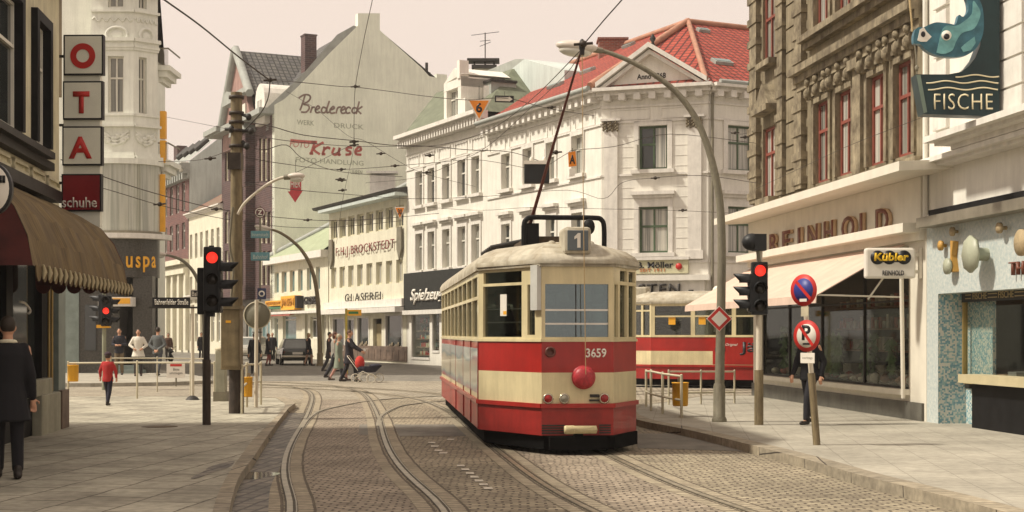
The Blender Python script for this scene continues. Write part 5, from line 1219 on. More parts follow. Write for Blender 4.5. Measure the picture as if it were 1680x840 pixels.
# curved glass band, ledge and granite ground floor
cx = (pB0.x+pe.x)/2; zg0, zg1, zl_ = zz1(384), zz1(270), zz1(392)
pts = [Vector((P(104,547,YB).x, YB-.1, 0)), Vector((P(150,547,YB).x, YB-.3, 0)), Vector((P(200,547,YB).x, YB-.35, 0)), Vector((P(232,547,YB).x, YB-.1, 0)), Vector((P(252,547,YB).x, YB+.5, 0)), pe+Vector((.05,.3,0))]
cv = spline(pts, 5)
def sheetv(path, z0, z1, name, m_, parent, top=None, dd=0):
    m = MB(); p = offs(path, dd) if dd else path
    for i in range(len(p)-1): m.add([(p[i].x,p[i].y,z0), (p[i+1].x,p[i+1].y,z0), (p[i+1].x,p[i+1].y,z1), (p[i].x,p[i].y,z1)], [(0,1,2,3)], True)
    if top:
        q = offs(path, dd-top)
        for i in range(len(p)-1): m.quad((p[i].x,p[i].y,z1), (p[i+1].x,p[i+1].y,z1), (q[i+1].x,q[i+1].y,z1), (q[i].x,q[i].y,z1)); m.quad((p[i].x,p[i].y,z0), (q[i].x,q[i].y,z0), (q[i+1].x,q[i+1].y,z0), (p[i+1].x,p[i+1].y,z0))
    return m.build(name, m_, parent)
sheetv(cv, zg0, zg1, 'curved_show_window', curtain('tall_net_curtain', (.27,.28,.23), (.44,.44,.37), freq=9, spec=.8), bb)
sheetv(cv, zg1, zbt+.02, 'bay_base', M_bay, bb, top=1.5, dd=.12)
sheetv(cv, zl_, zg0, 'window_ledge', M_whitetrim, bb, top=1.5, dd=.45)
sheetv(cv, zg0, zg0+.12, 'window_rail', M_galv, bb, top=.3, dd=.06)
zf_ = zz1(455); gp = cv
sheetv(gp, zf_, zl_, 'granite_fascia', M_granite, bb, top=1.5, dd=-.05)
ly = Vector((P(200,547,YB).x, YB-.2, 0))
fx = Fr((P(203,547,YB-.25).x, YB-.25), (1, .22))
for ch, a, b in (('u',207,218), ('s',223,231), ('p',235,246), ('a',249,256)): ftxt(ch, fx, fx.s(a), fx.s(b), zz1(447 if ch == 'p' else 440), zz1(421), .08, M_syel, bb, th=.06, bold=.02, name='letter')
m = MB()
x = lambda px: P(px,547,YB).x
m.box(x(128), x(196), YB, YB+1.2, 0, zf_+.05); m.box(x(218), x(250), YB+.0, YB+.5, 0, zf_+.05); m.box(x(196), x(218), YB+2.4, YB+2.5, 0, zf_+.05); m.box(x(100), x(129)-.01, YB+.9, YB+1.15, 0, zf_); m.build('granite_pier', M_granite, bb)
m = MB(); m.box(x(98), x(130), YB-.05, YB+.35, .1, zz1(440)+.6); m.build('pale_pier', M_tealstone, bb)
m = MB(); m.box(x(170), x(240), YB-.8, YB+2, .1, .26); m.box(x(175), x(235), YB-.5, YB+2, .26, .42); m.build('step', M_tealstone, bb)
m = MB(); m.box(x(170), x(224), YB-.75, YB-.1, zz1(503), zz1(488)); m.build('door_canopy', M_whitetrim, bb)
m = MB(); m.box(x(173), x(222), YB-.78, YB-.752, zz1(499), zz1(490)); m.build('door_sign', M_syel, bb)
m = MB(); m.box(x(140), x(158), YB-.06, YB-.005, zz1(575), zz1(500)); m.build('showcase', M_glassD, bb)
# ---------------------------------------------------------------- trams
Mtr = mat('tram_red', (.38,.017,.013), var=.18, scale=1.2, rough=.36, coat=.3, streak=.14, bump=.12, bscale=2.2)
Mtr2 = mat('tram_red_dusty', (.32,.02,.016), var=.2, scale=2.5, rough=.45, coat=.2, streak=.15)
Mtc = mat('tram_cream', (.66,.57,.34), var=.10, scale=1.4, rough=.4, coat=.25, streak=.16, bump=.12, bscale=2.2)
Mrf = mat('tram_roof_paint', (.50,.47,.38), var=.18, scale=2.2, rough=.7, streak=.25, col2=(.30,.25,.17))
Mtg = glass('tram_glass', tint=(.62,.64,.60), refl=.05)
Mtw = glass('windscreen_glass', tint=(.28,.34,.36), refl=.24)
Mtw.node_tree.nodes['Glossy BSDF'].inputs['Color'].default_value = (.55,.68,.72,1)
Mtf = mat('tram_interior', (.16,.11,.06), var=.3, rough=.6)
Mch = mat('lamp_chrome', (.5,.45,.35), var=.1, rough=.25, metal=.8)
Mlr = mat('lamp_red_glass', (.30,.02,.02), var=.2, rough=.15)
Mlg = mat('lamp_grey_glass', (.25,.23,.18), var=.2, rough=.12)
Mru = mat('roof_grime', (.09,.06,.035), var=.5, scale=5, rough=.8)
PLAN_L = 12.6
def tram(C, th, number, label, first):
    ct, st = cos(th), sin(th); rv = Vector((ct, st, 0)); tv = Vector((-st, ct, 0)); C = Vector(C)
    Wd = lambda x, y, z=0: C+rv*x+tv*y+Vector((0,0,z))
    MM = Matrix(((rv.x, tv.x, 0, C.x), (rv.y, tv.y, 0, C.y), (0,0,1,0), (0,0,0,1)))
    R0 = root('tram', tuple(C), label, 'tram', 'red and cream trams')
    pl = [(-1.265,PLAN_L),(-1.265,1.38),(-.5,0),(.5,0),(.9875,.907),(.9875,PLAN_L),(.55,PLAN_L+1.1),(-.8,PLAN_L+1.1)]
    seg = []
    for i in range(8):
        a, b = pl[i], pl[(i+1) % 8]; A_, B_ = Wd(*a), Wd(*b); seg.append((Fr((A_.x, A_.y), (B_-A_)[:2]), (B_-A_).length))
    # coloured body belts, one sheet of metal each, all the way round
    def belt(name, z0, z1, m_, segs=range(8), p=0.0, th_=.0):
        mb = MB()
        for i in segs:
            f, L = seg[i]; mb.M = f.M.copy()
            if p: mb.box(-p*.4, L+p*.4, z0, z1, -.02, p)
            else: mb.quad((0,z0,0), (L,z0,0), (L,z1,0), (0,z1,0))
        return mb.build(name, m_, R0)
    belt('skirt', .275, .69, Mtr2); belt('lower_belt', .69, 1.14, Mtc); belt('upper_belt', 1.14, 1.575, Mtr)
    belt('rub_rail', .655, .715, Mtr, p=.035); belt('window_rail', 1.565, 1.60, Mtc, p=.018); belt('drip_rail', 2.60, 2.65, Mrf, p=.035)
    # window band
    def ops_for(i):
        f, L = seg[i]
        if i == 1: return [(.12,1.10,1.63,2.36), (.13,1.10,2.40,2.56), (1.24,1.42,1.66,2.36)]
        if i == 2: return [(.05,.93,1.63,2.36)]
        if i == 3: return [(.05,.20,1.63,2.36), (.29,.60,1.63,2.36), (.68,.97,1.63,2.36), (.29,.60,2.41,2.56), (.68,.97,2.41,2.56)]
        if i in (0, 4):
            n = 9; o = []
            for k in range(n):
                a = .12+(L-.24)*k/n; b = a+(L-.24)/n-.13; o += [(a, b, 1.63, 2.18), (a, b, 2.23, 2.52)]
            return o
        if i == 6: return [(.1, L-.1, 1.63, 2.36)]
        return [(.12, L-.12, 1.63, 2.36)]
    wb = MB(); pn = []
    for i in range(8):
        f, L = seg[i]; o = ops_for(i); w = facade(f, 0, L, 1.575, 2.62, o, 0, R0, Mtc, name='window_band', rev=.05, back=False)
        for q in o:
            m = f.mb(); m.box(q[0]+.001, q[1]-.001, q[2]+.001, q[3]-.001, -.045, -.038); m.build('pane', Mtw if i == 2 else Mtg, w)
    f, L = seg[2]
    m = f.mb(); m.box(.475, .487, 1.63, 2.36, -.037, -.022); m.build('mullion', M_darkmetal, R0)
    m = f.mb(); m.box(.05, .93, 1.80, 1.825, -.033, -.015); m.box(.05, .93, 1.99, 2.015, -.033, -.015); m.build('guard_bar', mat('white_bar', (.75,.72,.66)), R0)
    f1_, L1 = seg[1]
    m = f1_.mb()
    for z in (1.83, 2.02): m.box(.12, 1.10, z, z+.018, -.09, -.07)
    m.build('window_bar', mat('white_bar', (.75,.72,.66)), R0)
    if first:
        m = f1_.mb(); m.box(.52, .68, 1.93, 2.24, -.036, -.03); m.build('notice', M_swhite, R0)
        m = f1_.mb(); m.box(.60, .68, 1.95, 2.0, -.03, -.028); m.build('notice_stripe', M_syel, R0)
        m = f1_.mb(); m.box(L1-.17, L1-.01, 2.0, 2.62, .0, .07); m.build('cable_duct', mat('duct_grey', (.50,.50,.46), var=.1), R0)
    # roof shell
    cx = -.139; ym = PLAN_L/2+.5
    def ring(kx, ky, z, e=0):
        out = []
        for x, y in pl:
            X = cx+(x-cx)*kx; Yy = ym+(y-ym)*ky; out.append(Wd(X, Yy, z))
        return out
    # finer outline for a rounded dome
    def fine(r):
        o = []
        for i in range(8):
            for k in range(4): o.append(r[i].lerp(r[(i+1) % 8], k/4))
        return o
    lv = [(1.03,1.01,2.64),(1.03,1.012,2.70),(.99,.995,2.78),(.90,.965,2.87),(.74,.93,2.94),(.50,.89,2.985),(.25,.84,3.0)]
    m = MB(); rings = [fine(ring(*l)) for l in lv]; n = 32
    vs = [p for r in rings for p in r]; fs = [(i*n+k, i*n+(k+1) % n, (i+1)*n+(k+1) % n, (i+1)*n+k) for i in range(len(lv)-1) for k in range(n)]
    m.add(vs, fs, True); m.add(rings[-1], [tuple(range(n))]); m.build('roof', Mrf, R0)
    T = MB(MM)
    mk = lambda: MB(MM.copy())
    m = mk(); m.add([(x*.98, y, 2.60) for x, y in [(p[0], p[1]) for p in pl]], [tuple(reversed(range(8)))]); m.build('ceiling', mat('tram_ceiling', (.35,.30,.2)), R0)
    m = mk(); m.add([(p[0]*.97, p[1], .80) for p in pl], [tuple(range(8))])
    for k in range(7):
        for x in (-.75, .5): m.box(x-.36, x+.36, 2.4+k*1.4, 2.85+k*1.4, .8, 1.24); m.box(x-.36, x+.36, 2.85+k*1.4, 2.92+k*1.4, .8, 1.72)
    m.box(-.6, .6, 1.9, 1.96, .8, 1.4); m.build('seats', Mtf, R0)
    # underframe and wheels
    m = mk(); m.add([(p[0]*.93, .06+p[1]*.995, z) for z in (.08,.40) for p in pl], [tuple(reversed(range(8))), tuple(range(8,16))]+[(i, (i+1) % 8, 8+(i+1) % 8, 8+i) for i in range(8)])
    m.v = m.v; m.build('underframe', mat('soot_black', (.006,.006,.006), var=.4, rough=.95, spec=.05), R0)
    m = mk()
    for y in (3.2, 5.0, 8.6, 10.4):
        for x in (-.86, .58): 
            m2 = mk(); m2.lathe((x, y, .345), [(.001,-.05),(.34,-.05),(.34,.05),(.001,.05)], 20, 'x'); m2.build('wheel', M_darkmetal, R0)
    # front end fittings
    f, L = seg[2]
    c = L/2
    m = f.mb(); m.lathe((.58, 1.075, 0), [(.15,0),(.15,.05),(.135,.085),(.09,.115),(.04,.125),(.001,.128)], 24); m.lathe((.58,1.075,0), [(.165,0),(.165,.03),(.15,.035)], 24); m.build('hatch_dome', mat('dome_red', (.42,.035,.045), var=.3, scale=9, rough=.45), R0)
    m = f.mb(); m.lathe((.12, 1.425, 0), [(.075,0),(.075,.035),(.05,.045),(.045,.01),(.001,.01)], 20); m.build('horn_ring', mat('horn_brown', (.12,.04,.03), rough=.4), R0)
    for x, lm in ((.085,Mlr), (.31,Mlg), (.865,Mlr)):
        m = f.mb(); m.lathe((x, .785, 0), [(.072,0),(.075,.05),(.06,.065),(.055,.06)], 18); o = m.build('lamp', Mch, R0); m = f.mb(); m.lathe((x, .785, 0), [(.058,.055),(.04,.072),(.001,.08)], 16); m.build('lamp_glass', lm, o)
    m = f.mb(); m.box(.67, .80, .80, .84, 0, .02); m.box(.66, .82, .745, .77, 0, .03); m.build('socket', M_darkmetal, R0)
    for (a, b) in ((.0, .32), (.80, .96)):
        for k in range(4): m = f.mb(); m.box(a, b, .30+.035*k, .318+.035*k, .0, .018); m.build('louvre', M_darkmetal, R0)
    m = f.mb(); m.M = f.M @ Matrix.Translation((.30, .36, .12)); m.lathe((0,0,0), [(.001,0),(.055,0),(.06,.02),(.06,.13),(.055,.14),(.055,.44),(.001,.46)], 16, 'x'); m.build('coupler_buffer', mat('buffer_ivory', (.55,.47,.27), var=.25, scale=6, rough=.6), R0)
    m = f.mb(); m.box(.1, .9, .08, .26, .0, .10); m.box(.44, .56, .26, .40, .0, .12); m.build('lifeguard', mat('soot_black', (.006,.006,.006), var=.4, rough=.95, spec=.05), R0)
    if number: ftxt(number, f, .615, .90, 1.345, 1.475, .004, M_swhite, R0, th=.004, bold=.02, name='fleet_number')
    f3, L3 = seg[3]; m = f3.mb(); m.box(0.0, L3, .08, .27, -.05, .02); m.build('step_box', mat('soot_black', (.006,.006,.006)), R0)
    # line number box on the roof
    m = mk(); m.box(-.19, .19, -.02, .55, 2.77, 3.15); o = m.build('line_box', Mrf, R0, bevel=.05)
    m = mk(); m.box(-.145, .145, -.034, -.018, 2.82, 3.10); m.build('box_glass', mat('slate_blue_glass', (.10,.12,.13), rough=.15), o, bevel=.01)
    m = mk(); m.prism([(x, -.036, z) for x, z in ((-.01,2.86),(.035,2.86),(.035,3.06),(.0,3.06),(-.05,3.01),(-.05,2.975),(-.01,2.995))], (0,-.004,0)); m.build('line_number', M_swhite, o)
    for x in (-.28, .27): m = mk(); m.ball((x, .62, 2.93), .07, .07, .07); m.build('marker_lamp', Mrf, R0)
    if first:
        # black roof frame, resistor boxes, trolley base and pole
        fr_ = mk(); yb = 1.9
        fr_.tube(spline([Vector(v) for v in ((-.54,yb,2.90),(-.54,yb,3.30),(-.50,yb,3.40),(-.40,yb,3.43),(0,yb,3.43),(.52,yb,3.43),(.64,yb,3.40),(.68,yb,3.28),(.68,yb,2.88))], 4), .038, 8); fr_.build('roof_frame', M_black, R0)
        m = mk(); m.box(-.42, .18, 2.4, 4.6, 2.98, 3.18); m.build('resistor_box', Mru, R0)
        m = mk(); m.box(-.75, -.15, 4.9, 7.4, 2.9, 3.2)
        for k in range(7): m.tube([(-.8, 4.9+.35*k, 3.15), (-.1, 4.9+.35*k, 3.3)], .04, 5)
        m.build('roof_resistor', M_darkmetal, R0)
        m = mk(); m.tube([(-.9, 3.0, 2.86), (-.95, 8, 2.86), (-.95, 11.5, 2.84)], .035, 6); m.build('roof_cable', Mru, R0)
        m = mk(); m.ball((.42, 1.7, 3.28), .09, .09, .12); m.build('roof_lamp', M_black, R0)
        m = mk(); m.box(-.52, -.30, 2.0, 2.5, 2.95, 3.35); m.build('trolley_base', M_black, R0)
        b0 = Wd(-.42, 2.3, 3.3); tp = P(955, 78, 19.5)
        m = MB(); m.tube([b0, tp], [.030, .016], 8); m.build('trolley_pole', mat('red_brown_pole', (.09,.022,.015), var=.2, rough=.5), R0)
        m = MB(); m.ball(tp+Vector((0,0,.02)), .045, .05, .10); m.box(tp.x-.03, tp.x+.03, tp.y-.05, tp.y+.05, tp.z-.1, tp.z+.06); m.build('trolley_head', M_darkmetal, R0)
        e = Wd(.09, -.16, 1.12)
        m = MB(); m.tube([tp+Vector((0,0,-.05)), tp.lerp(e, .5)+Vector((-.01,-.03,0)), e], .006, 5); m.build('trolley_rope', mat('tan_rope', (.40,.28,.14)), R0)
        # painted side advert on the left flank, panel joints
        f0, L0 = seg[0]
        ma, t, b = new_mat('flank_advert'); tc = N(t, 'ShaderNodeTexCoord'); mp = N(t, 'ShaderNodeMapping'); mp.inputs['Scale'].default_value = (.7, 3.4, 1); t.links.new(tc.outputs['UV'], mp.inputs['Vector'])
        nz = N(t, 'ShaderNodeTexNoise', Scale=1.0, Detail=3.0); t.links.new(mp.outputs['Vector'], nz.inputs['Vector'])
        sx = N(t, 'ShaderNodeSeparateXYZ'); t.links.new(tc.outputs['UV'], sx.inputs[0])
        mr = N(t, 'ShaderNodeMapRange'); mr.inputs[1].default_value = .82; mr.inputs[2].default_value = 1.5; t.links.new(sx.outputs['Y'], mr.inputs[0])
        ad = N(t, 'ShaderNodeMath', operation='MULTIPLY_ADD'); t.links.new(nz.outputs['Fac'], ad.inputs[0]); ad.inputs[1].default_value = .5; t.links.new(mr.outputs[0], ad.inputs[2])
        rp = N(t, 'ShaderNodeValToRGB'); rp.color_ramp.interpolation = 'B_SPLINE'; el_ = rp.color_ramp.elements; el_[0].position = .15; el_[0].color = (.45,.06,.05,1); el_[1].position = .32; el_[1].color = (.10,.22,.25,1)
        for p_, c_ in ((.42,(.50,.46,.34,1)), (.66,(.55,.50,.38,1)), (.85,(.44,.40,.30,1)), (.93,(.08,.20,.24,1)), (1.0,(.40,.42,.40,1))): x_ = el_.new(p_); x_.color = c_
        t.links.new(ad.outputs[0], rp.inputs['Fac']); t.links.new(rp.outputs['Color'], b.inputs['Base Color']); b.inputs['Roughness'].default_value = .3; b.inputs['Coat Weight'].default_value = .4
        m = f0.mb(); m.box(.3, L0-.05, .80, 1.46, .002, .012); m.build('side_advert', ma, R0)
        for s in (L0-.02, L0-1.6, L0-3.4, L0-5.6): m = f0.mb(); m.box(s-.012, s+.012, .28, 1.57, .001, .016); m.build('panel_joint', Mtr2, R0)
    else:
        f4, L4 = seg[4]
        m = f4.mb(); m.box(1.95, 7.5, .74, 1.54, .002, .010); m.build('side_advert', Mtr, R0)
        ftxt('Jägermeister', f4, 2.78, 6.2, 1.02, 1.42, .012, M_sblack, R0, th=.004, bold=.02, name='advert_lettering')
        ftxt('Original', f4, 2.35, 2.72, 1.28, 1.38, .012, M_swhite, R0, th=.004, shear=.3, name='advert_lettering')
        m = f4.mb(); m.lathe((2.18, 1.18, .01), [(.001,0),(.16,0),(.16,.008),(.001,.008)], 20); m.build('advert_emblem', M_sblack, R0)
        for s in (.55, 1.5): m = f4.mb(); m.box(s, s+.22, 1.95, 2.2, -.036, -.03); m.build('window_notice', M_syel, R0)
        m = f4.mb(); m.box(0, 1.95, .69, .72, .0, .02); m.build('trim_strip', Mtr, R0)
    return R0, Wd
T1, W1 = tram((.904, 19.6, 0), radians(5.6), '3659', 'near red and cream tram numbered 3659 with trolley pole raised, facing the camera', True)
c2 = P(1068, 547, 44); a2 = radians(-22)
th2 = a2-pi/2   # back direction tv = (-sin th, cos th)
tv2 = Vector((cos(a2), sin(a2), 0)); th2 = atan2(-tv2.x, tv2.y); rv2 = Vector((cos(th2), sin(th2), 0))
C2 = Vector((c2.x, 44, 0))-rv2*.9875-tv2*.907
T2, W2 = tram(tuple(C2), th2, None, 'second red and cream tram crossing behind the railing on the right', False)

# ---------------------------------------------------------------- people
def remesh(mb, vox, name, m_, parent, sm=4):
    me = bpy.data.meshes.new('t'); me.from_pydata([tuple(p) for p in mb.v], [], mb.f)
    bm = bmesh.new(); bm.from_mesh(me); bmesh.ops.recalc_face_normals(bm, faces=bm.faces); bm.to_mesh(me); bm.free()
    o = bpy.data.objects.new('t', me); COL.objects.link(o)
    r = o.modifiers.new('r', 'REMESH'); r.mode = 'VOXEL'; r.voxel_size = vox; r.use_smooth_shade = True
    s_ = o.modifiers.new('s', 'SMOOTH'); s_.iterations = sm; s_.factor = .5
    out = bpy.data.meshes.new_from_object(o.evaluated_get(bpy.context.evaluated_depsgraph_get()))
    bpy.data.objects.remove(o); bpy.data.meshes.remove(me)
    out.name = name; out.materials.clear(); out.materials.append(m_)
    out.polygons.foreach_set('use_smooth', [True]*len(out.polygons))
    q = bpy.data.objects.new(name, out); COL.objects.link(q); q.parent = parent; return q
def cap(mb, a, b, ra, rb, n=10):
    mb.tube([a, b], [ra, rb], n); mb.ball(a, ra, ra, ra, n, 6); mb.ball(b, rb, rb, rb, n, 6)
def loft(mb, rings, n=16):
    """rings: (x, y, z, rx, ry)"""
    vs = []; fs = []
    for (x, y, z, rx, ry) in rings:
        for k in range(n): q = 2*pi*k/n; vs.append((x+rx*cos(q), y+ry*sin(q), z))
    for i in range(len(rings)-1):
        for k in range(n): fs.append((i*n+k, i*n+(k+1) % n, (i+1)*n+(k+1) % n, (i+1)*n+k))
    fs.append(tuple(reversed(range(n)))); fs.append(tuple(range((len(rings)-1)*n, len(rings)*n))); mb.add(vs, fs)
Mskin = mat('skin', (.50,.27,.17), var=.08, scale=9, rough=.55)
def cloth(name, col, **k): return mat(name, col, rough=.9, var=.18, scale=9, bump=.15, bscale=120, **k)
def person(px, py, H, yaw, label, top, legs, hair=(.03,.02,.012), z=.12, stride=.0, armL=None, armR=None, coat=None, skirt=None, shoe=(.02,.015,.012), vox=.017, loc=None, lean=0, hairlong=False, topname='jacket', collar=None, sit=False, hat=None, nofeet=False):
    """faces -Y at yaw 0; arm = (elbow, hand) offsets from the shoulder in body axes (x outward, y forward, z up)"""
    L_ = Vector(loc) if loc else G(px, py, z)
    r = root('person', tuple(L_), label, 'person', rz=yaw, world=False)
    k = H/1.75; fw = lambda x, y, zz: Vector((x*k, -y*k+(-lean*zz*k), zz*k))
    child = H < 1.3; hs = 1.22 if child else 1.0
    hz = .93; legsJ = {}
    for s, ph in ((1, stride), (-1, -stride)):
        hip = fw(.09*s, 0, hz)
        if sit: kn = fw(.11*s, .42, .50); an = fw(.12*s, .40, .10)
        else:
            kn = fw(.095*s, .46*sin(ph)+(.05 if ph < 0 else .06), hz-.46*cos(ph)); bend = ph*1.0 if ph > 0 else ph*1.45
            an = fw(.10*s, .46*sin(ph)+.40*sin(bend*.85), max(.085, hz-.46*cos(ph)-.41*cos(bend)))
        legsJ[s] = (hip, kn, an)
    sh = {}
    for s, arm in ((1, armL), (-1, armR)):
        arm = arm or ((.05, .0, -.29), (.07, .06, -.54)); a0 = fw(.185*s, 0, 1.40)
        e = a0+Vector((arm[0][0]*s*k, -arm[0][1]*k, arm[0][2]*k)); w = a0+Vector((arm[1][0]*s*k, -arm[1][1]*k, arm[1][2]*k)); sh[s] = (a0, e, w)
    # body: one continuous skin surface
    mb = MB(); hc = fw(0, .02, 1.635)
    mb.ball(hc, .074*k*hs, .092*k*hs, .112*k*hs, 16, 12); mb.ball(hc+Vector((0,-.030*k,-.055*k)), .052*k*hs, .055*k*hs, .055*k*hs, 12, 8)
    nb = hc+Vector((0,-.090*k*hs,-.012*k)); mb.tube([nb+Vector((0,.01*k,.035*k)), nb+Vector((0,-.022*k,-.012*k))], [.010*k, .017*k], 8)
    for s in (1,-1): mb.ball(hc+Vector((s*.076*k*hs, .008*k, -.01*k)), .014*k, .024*k, .034*k, 8, 6)
    cap(mb, fw(0, -.005, 1.42), fw(0, .005, 1.56), .058*k, .052*k)
    loft(mb, [tuple(fw(0,0,zz))+(rx*k, ry*k) for zz, rx, ry in ((.86,.145,.10),(.95,.165,.115),(1.08,.135,.10),(1.22,.155,.115),(1.36,.185,.115),(1.43,.165,.09),(1.47,.09,.07))])
    for s in (1,-1):
        hip, kn, an = legsJ[s]; cap(mb, hip, kn, .085*k, .058*k); cap(mb, kn, an, .055*k, .038*k)
        toe = an+Vector((.01*s*k, -.17*k, -.045*k)); cap(mb, an+Vector((0,.02*k,-.03*k)), toe, .042*k, .030*k)
        a0, e, w = sh[s]; cap(mb, a0, e, .052*k, .040*k); cap(mb, e, w, .038*k, .026*k)
        d = (w-e).normalized(); side = d.cross(Vector((0,1,0))); side = side.normalized() if side.length > .1 else Vector((1,0,0)); nrm = side.cross(d)
        pc = w+d*.05*k; cap(mb, w, pc+d*.03*k, .026*k, .033*k)
        for j, (o_, l_) in enumerate(((-.030,.062),(-.010,.078),(.011,.072),(.030,.055))):
            b0 = pc+d*.03*k+side*o_*k; m1 = b0+d*l_*.55*k+nrm*.012*k; m2 = m1+d*l_*.4*k+nrm*.022*k; cap(mb, b0, m1, .0105*k, .010*k, 6); cap(mb, m1, m2, .010*k, .008*k, 6)
        t0 = w+d*.02*k+side*.028*k*s; t1 = t0+(d*.6+side*.8*s)*.045*k; cap(mb, t0, t1, .013*k, .010*k, 6); cap(mb, t1, t1+d*.03*k, .010*k, .008*k, 6)
    remesh(mb, .0105 if vox < .016 else .0125, 'body', Mskin, r, 2)
    # eyes, mouth
    for s in (1,-1): m = MB(); m.ball(hc+Vector((s*.030*k*hs, -.083*k*hs, .008*k)), .011*k, .007*k, .007*k, 8, 6); m.build('eye', M_sblack, r)
    m = MB(); m.box(hc.x-.022*k, hc.x+.022*k, hc.y-.094*k*hs, hc.y-.078*k*hs, hc.z-.062*k, hc.z-.054*k); m.build('mouth', mat('lip', (.30,.09,.07)), r)
    # hair
    mb = MB(); mb.ball(hc+Vector((0,.018*k,.026*k)), .084*k*hs, .094*k*hs, .104*k*hs, 14, 10)
    if hairlong: mb.ball(hc+Vector((0,.045*k,-.04*k)), .088*k*hs, .070*k, .13*k, 12, 8)
    cloth_hair = mat('hair_%d' % int(hair[0]*1000+hair[1]*100), hair, var=.4, scale=20, rough=.6)
    remesh(mb, .013, 'hair', cloth_hair, r, 2)
    if hat: m = MB(); m.ball(hc+Vector((0,.01*k,.07*k)), .095*k*hs, .10*k*hs, .075*k*hs, 12, 8); m.build('cap', cloth('cap_cloth_%d' % int(hat[0]*999), hat), r)
    # trousers or stockings
    cn = lambda t, c: cloth('%s_%d_%d_%d' % ((t,)+tuple(int(x*999) for x in c)), c)
    mb = MB(); loft(mb, [tuple(fw(0,0,zz))+(rx*k, ry*k) for zz, rx, ry in ((.82,.155,.11),(.95,.178,.13),(1.06,.155,.118))])
    if skirt is None:
        for s in (1,-1):
            hip, kn, an = legsJ[s]; cap(mb, hip, kn, .098*k, .073*k); cap(mb, kn, an.lerp(kn, .08), .072*k, .062*k)
        remesh(mb, vox, 'trousers', cn('wool', legs), r, 3)
    else:
        for s in (1,-1):
            hip, kn, an = legsJ[s]; cap(mb, hip, kn, .09*k, .063*k); cap(mb, kn, an, .060*k, .043*k)
        remesh(mb, vox, 'stockings', cn('knit', legs), r, 2)
    for s in (1,-1):
        if nofeet: break
        hip, kn, an = legsJ[s]; mb = MB(); cap(mb, an+Vector((0,.03*k,-.040*k)), an+Vector((.01*s*k,-.17*k,-.048*k)), .048*k, .036*k); cap(mb, an+Vector((0,.01*k,-.02*k)), an+Vector((0,.01*k,.04*k)), .05*k, .048*k); remesh(mb, vox*.8, 'shoe', mat('shoe_leather_%d' % int(shoe[0]*999), shoe, rough=.45), r, 2)
    # jacket or coat
    mb = MB(); hem = coat if coat else .80
    rings = [(hem,.19+(.06 if coat else 0),.14+(.06 if coat else 0)), ((hem+1.0)/2+.02,.185+(.02 if coat else 0),.14+(.02 if coat else 0)), (1.04,.165,.13),(1.2,.178,.138),(1.34,.205,.138),(1.42,.185,.11),(1.475,.085,.075)]
    if sit: rings = rings[2:]
    loft(mb, [tuple(fw(0,0,zz))+(rx*k, ry*k) for zz, rx, ry in rings])
    for s in (1,-1):
        a0, e, w = sh[s]; cap(mb, a0+Vector((-.03*s*k,0,0)), e, .075*k, .060*k); cap(mb, e, e.lerp(w, .93), .059*k, .045*k)
    remesh(mb, vox, topname, cn('cloth', top), r, 3)
    if collar:
        m = MB(); cc = fw(0, 0, 1.475); m.tube([cc+Vector((.078*k*cos(q), .078*k*sin(q), .012*sin(q)*k)) for q in [2*pi*i/16 for i in range(17)]], .022*k, 6); m.build('collar', cn('cloth', collar), r)
    return r
dark = (.009,.009,.012)
person(13, 785, 1.74, radians(200), 'person in long black coat with white collar standing before the shoe shop', dark, dark, coat=.62, collar=(.7,.66,.5), stride=.12, topname='coat', vox=.014, armL=((.05,-.02,-.29),(.02,.05,-.55)))
person(177, 666, 1.14, pi-.15, 'small child in red hooded jacket seen from behind near the railing', (.42,.03,.03), (.015,.015,.03), hair=(.05,.03,.02), hat=(.05,.03,.04), stride=.28, vox=.014, armL=((.09,.02,-.24),(.11,.08,-.44)), armR=((.09,.0,-.24),(.12,-.02,-.47)))
person(196, 605, 1.76, .1, 'person in dark suit reading something in the granite doorway', (.02,.022,.03), (.16,.12,.07), z=.26, armL=((.06,.05,-.26),(-.08,.26,-.28)), armR=((.06,.05,-.26),(-.08,.26,-.28)), loc=(P(196,547,53.6).x,53.6,.12))
person(227, 607, 1.72, .2, 'person in short white jacket and dark trousers beside the doorway', (.72,.68,.58), (.04,.035,.035), armL=((.12,.03,-.25),(-.02,.16,-.36)), armR=((.12,.03,-.25),(-.02,.16,-.36)), coat=.72, loc=(P(227,547,52).x,52,.12))
person(259, 618, 1.78, pi-.1, 'person in grey suit walking away with hands clasped behind the back', (.11,.12,.12), (.07,.075,.085), stride=.33, armL=((.10,-.05,-.27),(-.12,-.16,-.45)), armR=((.10,-.05,-.27),(-.12,-.16,-.45)))
person(1328, 697, 1.66, -pi/2+.75, 'person in black suit and red socks walking past the butcher window', dark, (.015,.015,.02), stride=.30, vox=.014, armL=((.05,-.1,-.26),(.05,-.02,-.52)), armR=((.06,.04,-.27),(.06,.16,-.50)), hair=(.06,.035,.02))
person(556, 626, 1.66, pi/2-.1, 'person in pale green coat and pale headscarf crossing arm in arm', (.22,.25,.19), (.50,.27,.22), z=0, coat=.48, skirt=1, hair=(.45,.42,.30), stride=.34, topname='coat', shoe=(.06,.04,.03))
person(573, 627, 1.80, pi/2-.05, 'person in long black coat pushing the pram across the setts', (.02,.018,.024), (.02,.02,.024), z=0, coat=.62, stride=.28, hair=(.12,.06,.03), topname='coat', armL=((.04,.18,-.22),(-.02,.42,-.36)), armR=((.04,.18,-.22),(-.02,.42,-.36)))
person(552, 621, 1.74, pi/2+.1, 'person with brown hair half hidden behind the pale green coat', (.30,.28,.24), (.03,.03,.035), z=0, stride=.36, hair=(.10,.04,.025), hairlong=True, loc=tuple(G(549, 622)))
